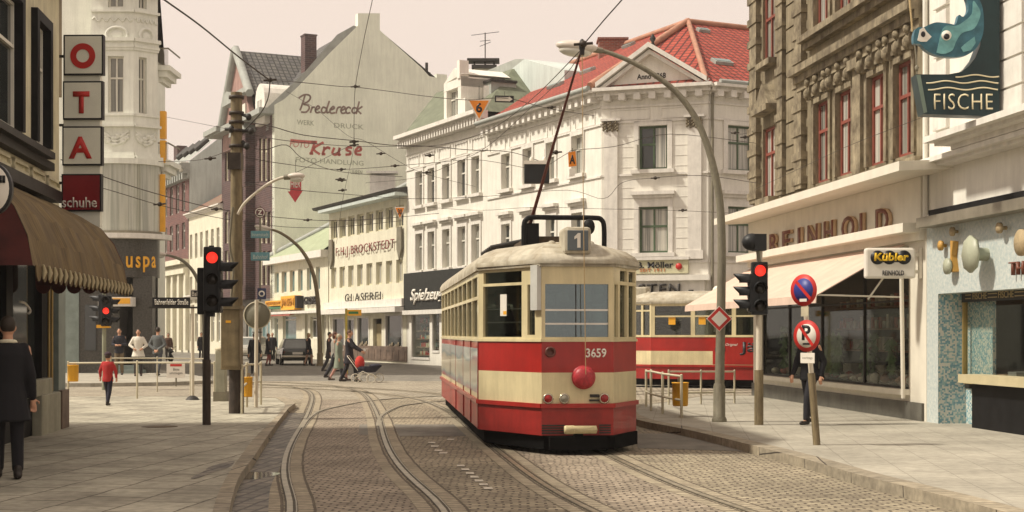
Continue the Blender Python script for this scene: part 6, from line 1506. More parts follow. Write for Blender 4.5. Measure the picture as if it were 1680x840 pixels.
person(540, 611, 1.74, pi/2, 'person in dark brown coat following behind the group with the pram', (.05,.04,.04), (.04,.04,.045), z=0, coat=.6, stride=.3, loc=tuple(G(540.5, 610)))
person(506, 600, 1.70, pi/2-.2, 'person in black coat with fair hair on the pavement behind the dark car', (.015,.015,.02), (.45,.28,.2), coat=.60, skirt=1, hair=(.42,.33,.16), hairlong=True, stride=.2, topname='coat', loc=tuple(G(506, 600)))
person(440, 598, 1.68, pi/2+.3, 'person in black jacket and skirt carrying a pale bag beside the dark car', (.015,.015,.02), (.30,.08,.07), coat=.62, skirt=1, hair=(.22,.10,.05), stride=.12, topname='coat', z=0, loc=tuple(G(440, 600)))
person(420, 612, 1.70, pi, 'person in long black coat behind the post of the round sign', (.015,.015,.018), (.02,.02,.02), coat=.4, hair=(.1,.06,.04), topname='coat', z=0, loc=tuple(G(417.5, 613)))
person(447, 585, 1.72, .2, 'person with pinkish fair hair standing behind the dark car roof', (.03,.03,.035), (.03,.03,.03), hair=(.45,.3,.2), z=0, loc=tuple(G(447, 592)))
person(279, 592, 1.70, .3, 'distant person in brown jacket standing by a parked motorcycle', (.12,.07,.05), (.05,.045,.04), z=0, loc=tuple(G(276, 594)), vox=.02)
person(330, 592, 1.74, .6, 'distant person in black coat on the pavement by the cream row house', (.015,.015,.018), (.015,.015,.018), coat=.55, z=0, loc=tuple(G(330, 589)), vox=.02, topname='coat')
def rider(xy, yaw, lab, top, hair, zz=.72, **k):
    q = W1(*xy); person(0, 0, 1.62, yaw+radians(5.6), lab, top, (.03,.03,.035), hair=hair, loc=(q.x, q.y, zz), sit=True, vox=.02, nofeet=True, **k)
rider((-.85, 2.7), 0.1, 'seated passenger with grey hair behind the large front side window', (.10,.08,.06), (.25,.22,.18), hairlong=True)
rider((-.70, 4.1), 0.1, 'seated passenger with brown hair in the second seat row of the tram', (.05,.05,.07), (.12,.06,.03))
q = W1(.1, 1.25); person(0, 0, 1.60, radians(5.6), 'tram driver standing behind the windscreen of the near tram', (.02,.025,.05), (.02,.02,.03), loc=(q.x, q.y, .8), vox=.02, hair=(.05,.03,.02), armL=((.05,.12,-.24),(0,.30,-.36)), armR=((.05,.12,-.24),(0,.30,-.36)))
# ---------------------------------------------------------------- street furniture
Mcr = mat('cream_painted_steel', (.55,.50,.36), var=.12, scale=3, rough=.55, streak=.15)
Mpw = mat('white_painted_pole', (.66,.60,.48), var=.10, scale=3, rough=.5, streak=.12)
Mlh = mat('lamp_housing', (.60,.54,.47), var=.08, rough=.4)
Mld = mat('lamp_diffuser', (.62,.60,.52), var=.1, rough=.15, coat=.5)
Mbr = mat('brown_mast_paint', (.235,.185,.105), var=.25, scale=3, rough=.65, streak=.3)
Mbrd = mat('dark_mast_paint', (.055,.04,.03), var=.3, scale=4, rough=.6, streak=.2)
def pix(pts, Y): return [P(x, y, Y) for x, y in pts]
def lamp_head(c, d, L, r, parent):
    """long street lantern: housing above, glass bowl below; c = fixing end, d = direction"""
    d = Vector(d).normalized(); sd_ = d.cross(Vector((0,0,1))).normalized(); up = sd_.cross(d)
    M_ = Matrix(((d.x,sd_.x,up.x,c.x),(d.y,sd_.y,up.y,c.y),(d.z,sd_.z,up.z,c.z),(0,0,0,1)))
    m = MB(M_); m.ball((L*.55,0,.02), L*.52, r, r*.62, 16, 8); o = m.build('lamp_housing', Mlh, parent)
    m = MB(M_); m.ball((L*.58,0,-r*.35), L*.40, r*.86, r*.62, 16, 8); m.build('glass_bowl', Mld, o)
    m = MB(M_); m.tube([(-.05,0,0),(L*.25,0,.01)], [.05,.06], 8); m.build('collar', M_galv, o)
def lamp(path, Y, rb, rt, label, L=.7, r=.15, m_=None, base=True):
    p = pix(path, Y); p0 = p[0]; R0 = root('street_lamp', tuple(p0), label, 'street lamp', 'curved arm street lamps')
    sp = spline(p, 5); n = len(sp); rs = [rb+(rt-rb)*i/(n-1) for i in range(n)]
    m = MB(); m.tube(sp, rs, 12); m.build('pole', m_ or M_galv, R0)
    if base: m = MB(); m.lathe(tuple(p0), [(rb*1.5,0),(rb*1.5,.05),(rb*1.22,.09),(rb*1.2,.62),(rb*1.02,.68)], 14); m.build('base_sleeve', m_ or M_galv, R0)
    e = sp[-1]; lamp_head(e, (e-sp[-3]).normalized()*.6+Vector((-.4 if e.x < sp[-3].x else .4,0,0)), L, r, R0); return R0
YLp = G(1180,692,.12).y
lamp([(1180,692),(1181,600),(1183,500),(1184,400),(1181,335),(1173,285),(1159,235),(1139,190),(1108,150),(1072,122),(1035,101),(1000,87),(984,83)], YLp, .088, .034, 'tall curved street lamp with diamond sign, rising in front of the white corner building', L=.74, r=.17)
lamp([(525,600),(524,540),(520,480),(511,440),(496,412),(478,394),(460,382),(447,377)], G(525,600,.0).y, .13, .06, 'dark curved street lamp in front of the green roofed shop', L=.9, r=.2, m_=Mbr)
lamp([(337,605),(336,540),(334,500),(328,468),(316,444),(300,428),(284,421),(275,419)], 64, .12, .05, 'slim curved street lamp behind the left traffic light', L=.8, r=.18)
def board(f, pts, name, m_, parent, th=.02, d=0.0):
    m = f.mb(); m.prism([(x, z, d) for x, z in pts], (0,0,-th)); return m.build(name, m_, parent)
# diamond priority sign
fd_ = Fr((0, YLp-.13), (1,0)); c = (fd_.s(1180), fd_.z(1180,523)); h = .225
sg = root('diamond_sign', (c[0], YLp-.13, c[1]), 'red edged white diamond sign fixed to the tall curved lamp', 'sign')
board(fd_, [(c[0]-h,c[1]),(c[0],c[1]-h),(c[0]+h,c[1]),(c[0],c[1]+h)], 'plate', M_swhite, sg)
board(fd_, [(c[0]-h*.94,c[1]),(c[0],c[1]-h*.94),(c[0]+h*.94,c[1]),(c[0],c[1]+h*.94)], 'red_border', M_sred, sg, th=.004, d=.004)
board(fd_, [(c[0]-h*.62,c[1]),(c[0],c[1]-h*.62),(c[0]+h*.62,c[1]),(c[0],c[1]+h*.62)], 'white_field', M_swhite, sg, th=.004, d=.008)
# traffic lights
Mtl = mat('signal_black', (.010,.012,.014), var=.3, scale=5, rough=.5)
Mred_on = emis('red_signal_light', (.85,.035,.02), 1.1)
Mlens = mat('dark_lens', (.018,.015,.012), var=.2, rough=.2)
def head(parent, M_, lit, w=.26, h=.86, vis=.2, back=True):
    """three lamp signal head; M_ places it: x right, y towards the viewer of the head, z up (centre)"""
    m = MB(M_); m.box(-w/2, w/2, -.16, .0, -h/2, h/2); o = m.build('signal_head', Mtl, parent, bevel=.02)
    for i in range(3):
        z = h/2-h/6-i*h/3
        m = MB(M_); m.disc((0,.006,z), .096, .012, 'y', 20); m.build('lens', Mred_on if i == lit else Mlens, o)
        m = MB(M_); n = 12; vs = []
        for k in range(n+1):
            a = radians(-20)+radians(220)*k/n
            for r_ in (.108,.114): vs += [(r_*cos(a), .0, z+r_*sin(a)), (r_*cos(a), vis*(.55+.45*max(0,sin(a))), z+r_*sin(a))]
        fs = []
        for k in range(n): b = 4*k; fs += [(b,b+1,b+5,b+4),(b+2,b+6,b+7,b+3),(b+1,b+3,b+7,b+5)]
        m.add(vs, fs, True); m.build('visor', Mtl, o)
    return o
def hmat(c, yaw): return Matrix.Translation(c) @ Matrix.Rotation(yaw, 4, 'Z') @ Matrix.Diagonal((1,-1,1,1)) if False else Matrix.Translation(c) @ Matrix.Rotation(yaw+pi, 4, 'Z')
q = G(1245,697,.12); Yq = q.y
tl = root('traffic_light', tuple(q), 'traffic light showing red on a brown and white pole before the butcher shop', 'traffic light', 'traffic lights')
m = MB(); m.tube([q, P(1245,607,Yq)], .078, 12); m.build('lower_pole', Mbr, tl); m = MB(); m.tube([P(1245,607,Yq), P(1246,412,Yq)], .052, 12); m.build('upper_pole', Mpw, tl)
head(tl, hmat(P(1247,473,Yq-.10), 0), 0, w=.27, h=.90); head(tl, hmat(P(1228,481,Yq), -pi/2), -1, w=.22, h=.66, vis=.26)
m = MB(); c = P(1238,400,Yq-.05); m.ball(c+Vector((-.05,0,.03)), .17, .15, .15, 12, 8); m.box(c.x-.02, c.x+.18, c.y-.14, c.y+.14, c.z-.12, c.z+.16); m.build('warning_lamp_housing', Mtl, tl)
m = MB(); m.tube([P(1243,412,Yq-.05), P(1246,432,Yq-.05)], .03, 8); m.build('neck', M_galv, tl)
q = G(339,697,.12); Yq = q.y
tl = root('traffic_light', tuple(q), 'dark traffic light showing red on the left pavement beside the mast', 'traffic light', 'traffic lights')
m = MB(); m.tube([q, P(339,590,Yq)], .072, 12); m.build('lower_pole', Mbrd, tl); m = MB(); m.tube([P(339,590,Yq), P(341,405,Yq)], .055, 12); m.build('upper_pole', M_darkmetal, tl)
head(tl, hmat(P(348,458,Yq-.12), .12), 0, w=.29, h=1.10, vis=.12); head(tl, hmat(P(363,470,Yq), pi/2-.1), -1, w=.24, h=.9, vis=.30); head(tl, hmat(P(336,478,Yq+.15), pi), -1, w=.2, h=.8)
m = MB(); m.tube([P(347,420,Yq), P(347,403,Yq)], [.05,.045], 8); m.box(P(340,0,Yq).x, P(352,0,Yq).x, Yq-.06, Yq+.06, P(0,508,Yq).z-.12, P(0,508,Yq).z); m.build('cap', Mtl, tl)
q = G(171,640,.0); Yq = q.y
tl = root('traffic_light', tuple(q), 'smaller multi head traffic light with yellow collar behind the child', 'traffic light', 'traffic lights')
m = MB(); m.tube([q, P(171,480,Yq)], [.07,.055], 10); m.build('pole', mat('sage_pole', (.27,.28,.2), var=.15), tl)
head(tl, hmat(P(174,510,Yq-.15), .1), 1, w=.3, h=.9, vis=.2); tl2 = head(tl, hmat(P(163,508,Yq), -pi/2), -1, w=.24, h=.9, vis=.3); head(tl, hmat(P(184,512,Yq), pi/2), -1, w=.24, h=.8, vis=.25)
m = MB(); m.box(P(160,0,Yq).x, P(181,0,Yq).x, Yq-.12, Yq+.08, P(0,538,Yq).z, P(0,533,Yq).z); m.build('collar', M_syel, tl)
# leaning post with two round signs
q = G(1340,730,.12); Yq = q.y
sp_ = root('no_parking_signs', tuple(q), 'leaning sign post with blue and white red edged round no parking signs', 'sign post')
m = MB(); m.tube([q, P(1331,612,Yq)], .052, 12); m.build('lower_post', Mbr, sp_); m = MB(); m.tube([P(1331,612,Yq), P(1317,455,Yq)], .036, 12); m.build('upper_post', Mpw, sp_)
f = FrAt(1320, Yq-.10, (.66, -.75))
def rsign(px, py, r, kind):
    c = (f.s(px), f.z(px,py)); m = f.mb(); m.lathe((c[0],c[1],0), [(.001,-.012),(r,-.012),(r,.0),(.001,0)], 32); o = m.build('sign_disc', M_sred, sp_)
    m = f.mb(); m.lathe((c[0],c[1],0), [(.001,.004),(r*.74,.004),(r*.74,0)], 32); m.build('sign_field', M_sblue if kind == 'blue' else M_swhite, o)
    if kind == 'P': ftxt('P', f, c[0]-.075, c[0]+.075, c[1]-.06, c[1]+.15, .005, M_sblack, o, bold=.03, th=.002); m = f.mb(); m.box(c[0]-.06, c[0]+.06, c[1]-.125, c[1]-.10, .004, .007); m.build('marking', M_sblack, o)
    m = f.mb(); a = radians(-45 if kind == 'blue' else -50); dx, dz = cos(a)*r*.78, sin(a)*r*.78; w = r*.10; nx, nz_ = -sin(a)*w, cos(a)*w
    m.prism([(c[0]-dx-nx,c[1]-dz-nz_,.0095),(c[0]+dx-nx,c[1]+dz-nz_,.0095),(c[0]+dx+nx,c[1]+dz+nz_,.0095),(c[0]-dx+nx,c[1]-dz+nz_,.0095)], (0,0,-.004)); m.build('slash', M_sred, o)
    if kind == 'blue': m = f.mb(); m.box(c[0]-.06, c[0]+.06, c[1]-.16, c[1]-.12, .004, .008); m.build('sticker', M_swhite, o)
rsign(1318, 476, .222, 'blue'); rsign(1323, 551, .222, 'P')
m = f.mb(); m.box(f.s(1313), f.s(1336), f.z(1325,596), f.z(1325,579), -.012, .0); o = m.build('info_plate', M_swhite, sp_, bevel=.004)
ftxt('werktags', f, f.s(1316), f.s(1333), f.z(1325,590), f.z(1325,585), .001, mat('grey_print', (.3,.28,.24)), o, th=.001)
m = f.mb(); m.box(f.s(1314), f.s(1326), f.z(1320,519), f.z(1320,503), -.012, .0); m.build('upper_plate', Mcr, sp_)
# catenary mast, left
q = G(388,678,.12); Yq = q.y
ms = root('catenary_mast', tuple(q), 'thick brown catenary mast with wire clamps and a switch cabinet', 'mast')
m = MB(); m.tube([P(388,612,Yq), P(388,152,Yq)], [.125,.112], 16); m.build('shaft', Mbr, ms)
m = MB(); m.tube([q, P(388,606,Yq)], .15, 16); m.build('foot', Mbrd, ms)
m = MB(); a, b = P(368,0,Yq).x, P(399,0,Yq).x; m.box(a, b, Yq-.34, Yq-.0, P(0,606,Yq).z, P(0,508,Yq).z); cb = m.build('switch_cabinet', Mbr, ms, bevel=.015)
m = MB(); m.box(a-.02, b+.02, Yq-.37, Yq+.02, P(0,508,Yq).z, P(0,502,Yq).z); m.box(a+.03, b-.03, Yq-.352, Yq-.34, P(0,600,Yq).z, P(0,515,Yq).z); m.build('cabinet_door', Mbr, cb)
m = MB(); m.box(a+.1, a+.2, Yq-.356, Yq-.35, P(0,530,Yq).z, P(0,526,Yq).z); m.build('yellow_label', M_syel, cb)
m = MB(); m.box(P(376,0,Yq).x, P(397,0,Yq).x, Yq-.17, Yq+.17, P(0,279,Yq).z, P(0,252,Yq).z); m.build('junction_box', Mbrd, ms)
for y in (160, 186, 201, 215, 240): m = MB(); c = P(388,y,Yq); m.lathe(tuple(c), [(.11,-.03),(.15,-.03),(.15,.03),(.11,.03)], 16); m.build('clamp_band', Mbrd, ms)
m = MB(); m.tube(spline(pix([(380,600),(379,500),(383,440),(377,400),(382,340)], Yq-.15), 4), .022, 6); m.build('cable', M_galv, ms)
m = MB(); x = Yq
for (a, b) in (((398,188),(408,192)), ((398,215),(412,215)), ((370,212),(380,212)), ((398,232),(405,240))): m.tube([P(a[0],a[1],Yq-.05), P(b[0],b[1],Yq-.1)], .035, 6); m.ball(P(b[0],b[1],Yq-.1), .06, .06, .07)
m.build('insulators', M_darkmetal, ms)
# lamp arm on the mast
la = root('street_lamp', tuple(P(390,352,Yq-.1)), 'street lamp on a curved arm fixed to the brown mast', 'street lamp', 'curved arm street lamps')
sp2 = spline(pix([(390,352),(400,335),(418,318),(438,303),(458,293),(470,291)], Yq-.1), 5); m = MB(); m.tube(sp2, .028, 8); m.build('arm', Mpw, la); lamp_head(sp2[-1], (1,0,.02), .34, .11, la)
# greenish cabinet pillar, white street name pole, round sign from behind
q = G(363,658,.12); Yq = q.y; w = 8.5/F*Yq
pl_ = root('cabinet_pillar', tuple(q), 'pale grey green utility pillar with domed cap behind the mast', 'pillar')
m = MB(); m.box(q.x-w, q.x+w, Yq-.12, Yq+.12, .12, P(0,575,Yq).z); m.build('column', mat('sage_grey_paint', (.33,.32,.24), var=.15, streak=.2), pl_, bevel=.02)
m = MB(); m.box(q.x-w*1.3, q.x+w*1.3, Yq-.15, Yq+.15, .12, .34); m.build('base', M_galv, pl_); m = MB(); m.ball((q.x, Yq, P(0,573,Yq).z), w*1.25, .14, .07, 12, 6); m.build('cap', Mcr, pl_)
q = G(316,656,.12); Yq = q.y
sn_ = root('street_name_sign', tuple(q), 'cream pole carrying black and white street name plates', 'street sign')
m = MB(); m.tube([q, P(316,500,Yq)], .042, 10); m.build('pole', Mpw, sn_)
m = MB(); m.lathe(tuple(q), [(.17,0),(.12,.06),(.05,.1)], 10); m.build('foot', M_darkmetal, sn_)
f = FrAt(290, Yq-.05, (1, .05)); m = f.mb(); m.box(f.s(250), f.s(312), f.z(280,503), f.z(280,488), -.03, .0); o = m.build('name_plate', M_sblack, sn_)
ftxt('Bahrenfelder Straße', f, f.s(254), f.s(309), f.z(280,500), f.z(280,491), .001, M_swhite, o, th=.003, bold=.01)
m = f.mb(); m.box(f.s(245), f.s(332), f.z(280,506), f.z(280,503), -.02, .02); m.build('carrier', M_darkmetal, sn_)
f = FrAt(325, Yq+.1, (1, .25)); m = f.mb(); m.box(f.s(312), f.s(343), f.z(325,488), f.z(325,475), -.03, .0); o = m.build('name_plate', M_swhite, sn_)
m = f.mb(); m.box(f.s(313.5), f.s(342), f.z(325,487), f.z(325,476.5), .0, .003); m.build('plate_field', M_sblack, o)
ftxt('Bahren-', f, f.s(315), f.s(340), f.z(325,485.5), f.z(325,478.5), .004, M_swhite, o, th=.002)
q = G(420,668,.12); Yq = q.y
rs_ = root('round_sign', tuple(q), 'back of a round grey sign on a cream pole beside the mast', 'sign')
m = MB(); m.tube([q, P(421,492,Yq)], .040, 10); m.build('pole', Mpw, rs_)
m = MB(); m.disc(tuple(P(422,517,Yq+.06)), .285, .012, 'y', 28); m.build('disc', mat('grey_sign_back', (.20,.19,.14), var=.12), rs_)
m = MB(); m.lathe(tuple(P(422,517,Yq+.055)), [(.27,-.01),(.292,-.01),(.292,.012),(.27,.012)], 28, 'y'); m.build('rim', Mcr, rs_)
m = MB(); m.tube([P(414,545,Yq), P(430,545,Yq)], .012, 6); m.build('bracket', M_darkmetal, rs_)
# railings
def railing(posts, rails, label, m_=Mcr, r=.026, z=.12):
    P0 = G(posts[0][0], posts[0][1], z); R0 = root('railing', tuple(P0), label, 'railing', 'tubular pedestrian railings'); tops = []
    for (x, y, t) in posts:
        g_ = G(x, y, z); tp = P(x, t, g_.y); m = MB(); m.tube([g_, tp], r, 8); m.ball(tp, r*1.1, r*1.1, r*1.1, 8, 5); m.build('post', m_, R0); tops.append((g_, tp))
    for k in rails:
        m = MB(); m.tube([a.lerp(b, k) for a, b in tops], r*.85, 8); m.build('rail', m_, R0)
    return tops
railing([(112,653,594),(225,654,593),(313,655,593),(352,656,594)], [.97], 'long tubular railing across the left corner behind the child')
railing([(182,643,586),(258,643,586),(336,643,587)], [.97], 'second thinner railing running just behind the long left railing', r=.02, z=.0)
railing([(397,679,600),(405,668,596),(428,664,595)], [.97,.55], 'short railing around the foot of the brown mast')
railing([(1060,667,608),(1068,674,608),(1087,679,612),(1118,686,616)], [.98,.42], 'bent railing at the right kerb in front of the yellow bin')
railing([(1097,664,608),(1150,663,608),(1205,662,608)], [.97,.35], 'railing along the side street in front of the second tram', r=.022)
def bin_(cx, y1, y0, w, Y, label):
    c = P(cx, y1, Y); R0 = root('litter_bin', tuple(c), label, 'litter bin', 'orange litter bins'); r = w/2/F*Y; h = (y1-y0)/F*Y
    m = MB(); m.lathe(tuple(c), [(.001,.0),(r*.88,.0),(r*.95,.03),(r,h),(r*1.05,h),(r*1.05,h+.02),(r*.92,h+.02),(r*.85,.06),(.001,.06)], 18); m.build('tub', M_orange, R0)
    m = MB(); m.box(c.x-.03, c.x+.03, Y+r, Y+r+.03, c.z+h*.3, c.z+h+.1); m.build('bracket', M_galv, R0)
bin_(120, 626, 600, 18, G(112,653,.12).y, 'small orange bin hung on the far left railing post')
bin_(407, 651, 620, 15, G(407,668,.12).y-.2, 'orange bin hung on the railing by the brown mast')
bin_(1116, 666, 629, 27, G(1118,686,.12).y+.5, 'yellow orange bin behind the bent right railing')
q = G(289,634,.0); Yq = q.y; f = Fr((0,Yq), (1,0)); ns = root('notice_board', tuple(q), 'small white notice with a red bar standing at the left crossing', 'sign')
m = MB(); m.tube([q, P(289,600,Yq)], .025, 6); m.build('post', M_galv, ns); m = f.mb(); m.box(f.s(274), f.s(304), f.z(289,620), f.z(289,595), .03, .05); o = m.build('panel', M_swhite, ns)
m = f.mb(); m.box(f.s(280), f.s(299), f.z(289,601), f.z(289,597), .05, .053); m.build('red_bar', M_sred, o); ftxt('Bitte', f, f.s(285), f.s(295), f.z(289,608), f.z(289,604), .05, M_sblack, o, th=.002); ftxt('umsteigen', f, f.s(279), f.s(300), f.z(289,615), f.z(289,610), .05, M_sblack, o, th=.002)
# tram stop sign
q = G(569,614,.0); Yq = q.y; f = Fr((0,Yq), (1,0)); ts = root('tram_stop_sign', tuple(q), 'tram stop pole with a yellow and green plate near the glazier shop', 'sign')
m = MB(); m.tube([q, P(568,506,Yq)], .05, 8); m.build('pole', mat('yellow_pole', (.5,.4,.08), var=.15), ts); m = f.mb(); m.box(f.s(570), f.s(593), f.z(580,518), f.z(580,508), -.02, .02); m.build('plate', M_syel, ts); m = f.mb(); m.box(f.s(572), f.s(588), f.z(580,515), f.z(580,511), .02, .03); m.build('green_field', mat('sign_green', (.05,.2,.06)), ts)
# ---------------------------------------------------------------- signs on the masts and over the street
q = G(433,612,.0); Yq = 62.0; f = Fr((0,Yq), (1,.0))
dp = root('direction_signs', tuple(P(427,603,Yq)), 'pole with two turquoise direction boards and a small round sign', 'sign post')
m = MB(); m.tube([P(427,603,Yq), P(427,338,Yq)], .045, 8); m.build('pole', M_galv, dp)
Mtq = mat('turquoise_board', (.10,.26,.30), var=.1, rough=.4)
for (y0, y1) in ((379,391),(414,428)):
    m = f.mb(); m.box(f.s(412), f.s(443), f.z(427,y1), f.z(427,y0), .05, .09); o = m.build('direction_board', Mtq, dp, bevel=.02)
ftxt('Innenstadt', f, f.s(414), f.s(441), f.z(427,388), f.z(427,382), .091, mat('pale_print', (.5,.55,.5)), dp, th=.005); ftxt('Bahnhof', f, f.s(416), f.s(440), f.z(427,425), f.z(427,418), .091, mat('pale_print', (.5,.55,.5)), dp, th=.005)
m = f.mb(); m.lathe((f.s(427), f.z(427,349), .06), [(.001,0),(.24,0),(.24,.02),(.001,.02)], 24); o = m.build('round_board', mat('dark_maroon', (.12,.03,.04)), dp); m = f.mb(); m.lathe((f.s(427), f.z(427,349), .082), [(.17,0),(.21,0),(.21,.008),(.17,.008)], 24); m.build('ring', M_swhite, o)
ftxt('Z', f, f.s(423), f.s(431), f.z(427,353), f.z(427,345), .085, M_swhite, o, bold=.04, th=.005)
m = f.mb(); m.box(f.s(423), f.s(437), f.z(427,491), f.z(427,473), .05, .09); o = m.build('blue_board', mat('navy_board', (.03,.04,.10)), dp); m = f.mb(); m.lathe((f.s(430), f.z(427,482), .092), [(.08,0),(.14,0),(.14,.01),(.08,.01)], 16); m.build('ring', M_swhite, o)
Yh = 60.0; f = Fr((0,Yh), (1,0)); hs_ = root('red_arrow_sign', tuple(P(485,332,Yh)), 'red downward arrow sign with white lettering hanging under the left lamp', 'sign')
board(f, [(f.s(476),f.z(485,289)),(f.s(476),f.z(485,314)),(f.s(472),f.z(485,314)),(f.s(484),f.z(485,332)),(f.s(497),f.z(485,312)),(f.s(494),f.z(485,312)),(f.s(494),f.z(485,285))], 'arrow_board', mat('advert_red', (.5,.06,.07)), hs_, th=.06)
ftxt('HIER', f, f.s(477), f.s(493), f.z(485,308), f.z(485,296), .01, M_swhite, hs_, th=.01, bold=.01)
m = f.mb(); m.tube([(f.s(485), f.z(485,289), -.03), (f.s(485), f.z(485,262), -.03)], .01, 5); m.build('hanger', M_darkmetal, hs_)
def tri(px, py, wpx, hpx, Y, s, label, th=.03):
    f = Fr((0,Y), (1,0)); r = root('route_sign', tuple(P(px,py+hpx/2,Y)), label, 'sign', 'triangular signs hung on the wires'); x0, x1, z0, z1 = f.s(px-wpx/2), f.s(px+wpx/2), f.z(px,py+hpx/2), f.z(px,py-hpx/2); c = (x0+x1)/2
    board(f, [(x0,z1),(c,z0),(x1,z1)], 'plate', M_swhite, r, th=th); k = .80; zc_ = z1-(z1-z0)*.36
    o = board(f, [(c+(x0-c)*k, zc_+(z1-zc_)*k), (c, zc_+(z0-zc_)*k), (c+(x1-c)*k, zc_+(z1-zc_)*k)], 'orange_field', mat('route_orange', (.78,.25,.02), var=.06, rough=.4), r, th=.005, d=.005)
    w = (x1-x0)*(.26 if len(s) == 1 else .38); ftxt(s, f, c-w/2, c+w/2, z1-(z1-z0)*.60, z1-(z1-z0)*.16, .0055, M_sblack, r, th=.003, bold=.03)
    m = f.mb(); m.tube([(c, z1, -.01), (c, z1+.35, -.01)], .006, 4); m.build('hanger', M_darkmetal, r)
tri(786, 181, 40, 37, 38, '6', 'large orange triangle sign with number 6 hung above the town house')
tri(656, 350, 18, 21, 44, '30', 'small pale triangle sign with number 30 before the glazier building')
f = FrAt(828, 38, (1,.15)); ar = root('arrow_sign', tuple(P(828,163,38)), 'small white arrow board hung right of the orange triangle', 'sign')
m = f.mb(); m.box(f.s(812), f.s(843), f.z(828,168), f.z(828,157), -.02, .0); m.build('board', M_sblack, ar)
board(f, [(f.s(814),f.z(828,166)),(f.s(835),f.z(828,166)),(f.s(835),f.z(828,167)),(f.s(841),f.z(828,162.5)),(f.s(835),f.z(828,158)),(f.s(835),f.z(828,159.5)),(f.s(814),f.z(828,159.5))], 'arrow', M_swhite, ar, th=.004, d=.005)
m = f.mb(); m.tube([(f.s(828), f.z(828,157), -.01), (f.s(828), f.z(828,150), -.01)], .006, 4); m.build('hanger', M_darkmetal, ar)
Yb = 33.0; a = P(860,301,Yb); b = P(901,267,Yb); bx = root('hanging_signal_box', tuple(P(880,301,Yb)), 'black box with a white top and two bulbs hanging over the tram', 'signal')
m = MB(); m.box(a.x, b.x, Yb-.15, Yb+.15, a.z, b.z-.05); m.build('box', Mtl, bx, bevel=.02); m = MB(); m.box(a.x-.01, b.x+.01, Yb-.17, Yb+.17, b.z-.05, b.z+.03); m.build('top_plate', M_swhite, bx)
for x in (872, 893): m = MB(); c = P(x,262,Yb); m.ball(c, .05, .05, .07); m.tube([c, c+Vector((0,0,.25))], .008, 5); m.build('bulb', M_swhite, bx)
Ya = 27.0; f = Fr((0,Ya), (1,0)); asg = root('letter_a_sign', tuple(P(938,275,Ya)), 'small orange sign with letter A hung on a wire', 'sign')
board(f, [(f.s(932),f.z(938,250)),(f.s(933),f.z(938,274)),(f.s(946),f.z(938,272)),(f.s(944),f.z(938,248))], 'plate', mat('route_orange', (.78,.25,.02)), asg); ftxt('A', f, f.s(934.5), f.s(943.5), f.z(938,269), f.z(938,254), .001, M_sblack, asg, bold=.03, th=.003)
board(f, [(f.s(934),f.z(938,277)),(f.s(934),f.z(938,290)),(f.s(943),f.z(938,289)),(f.s(943),f.z(938,276))], 'lower_plate', M_swhite, asg)
m = f.mb(); m.tube([(f.s(939), f.z(938,249), -.01), (f.s(939), f.z(938,243), -.01)], .006, 4); m.build('hanger', M_darkmetal, asg)
# ---------------------------------------------------------------- wires
Mwire = mat('wire_bronze', (.035,.024,.015), var=.3, scale=8, rough=.6)
def wire(pts, label, r=.014, name='overhead_wire', knots=()):
    """pts: (px, py, distance) supports; the wire hangs along them"""
    q = [P(x, y, Y) for x, y, Y in pts]; R0 = root(name, tuple(q[0]), label, 'wire', 'overhead tram wires')
    m = MB(); m.tube(spline(q, 5), r*.72, 5); m.build('cable', Mwire, R0)
    for k, (x, y, Y) in enumerate(knots): m = MB(); c = P(x, y, Y); m.ball(c, .055, .05, .05, 8, 5); m.tube([c+Vector((-.13,0,-.01)), c+Vector((.13,0,.01))], .02, 6); m.build('clamp', Mwire, R0)
wire([(240,-22,20),(270,0,21),(330,43,23),(390,92,26),(443,132,28)], 'thick feeder cable descending from the top left corner to the mast stay', .02, knots=[(443,131,28)])
wire([(443,132,28),(440,160,28),(428,185,28),(405,210,28),(392,228,27.8)], 'curved stay looping from the feeder cable down to the mast', .016)
wire([(443,132,28),(490,135,32),(560,142,38),(583,143,40),(640,150,40),(700,158,39),(768,164,38),(830,161,38),(900,178,39),(975,190,45)], 'upper span wire carrying the orange triangle sign', .013, knots=[(583,142,40),(905,176,39)])
wire([(615,-20,30),(611,0,31),(596,70,35),(583,143,40),(581,190,40),(581,235,40)], 'thin drop wire rising past the tall chimney gable', .012, knots=[(581,232,40),(581,238,40)])
wire([(392,200,27.8),(440,206,31),(500,222,35),(583,231,40),(640,238,41),(700,240,42),(770,246,44),(840,250,46),(900,270,52)], 'sagging span wire from the mast across the painted firewall', .016, knots=[(581,233,40)])
wire([(392,215,27.8),(450,228,31),(520,236,35),(583,240,40),(650,240,40),(720,238,38),(800,215,34),(870,165,30),(955,80,19.6)], 'lower span wire meeting the trolley pole head', .011)
wire([(955,76,19.5),(990,34,18.4),(1020,0,17.6),(1060,-48,16.6)], 'contact wire running from the trolley pole head out of the picture', .012, knots=[(957,72,19.4)])
wire([(957,78,19.6),(930,120,24),(880,168,31),(800,240,36),(740,270,39),(680,292,44),(600,300,48)], 'contact wire running back from the trolley pole over the street', .009, knots=[(700,283,42)])
wire([(100,262,24.3),(170,290,26),(250,316,30),(330,337,34),(390,348,36),(460,357,40),(540,362,44),(620,359,48),(720,350,56)], 'upper sagging cable from the shoe sign towards the glazier building', .014, knots=[(355,343,35),(505,361,43)])
wire([(100,290,24.3),(180,312,27),(260,336,30),(330,352,33),(400,364,37),(480,373,40),(560,372,44),(660,362,50)], 'second lower cable from the shoe sign towards the glazier building', .011, knots=[(262,335,30)])
wire([(260,265,34),(330,262,33),(392,240,28)], 'short bracing wire left of the mast', .010, knots=[(345,260,32)])
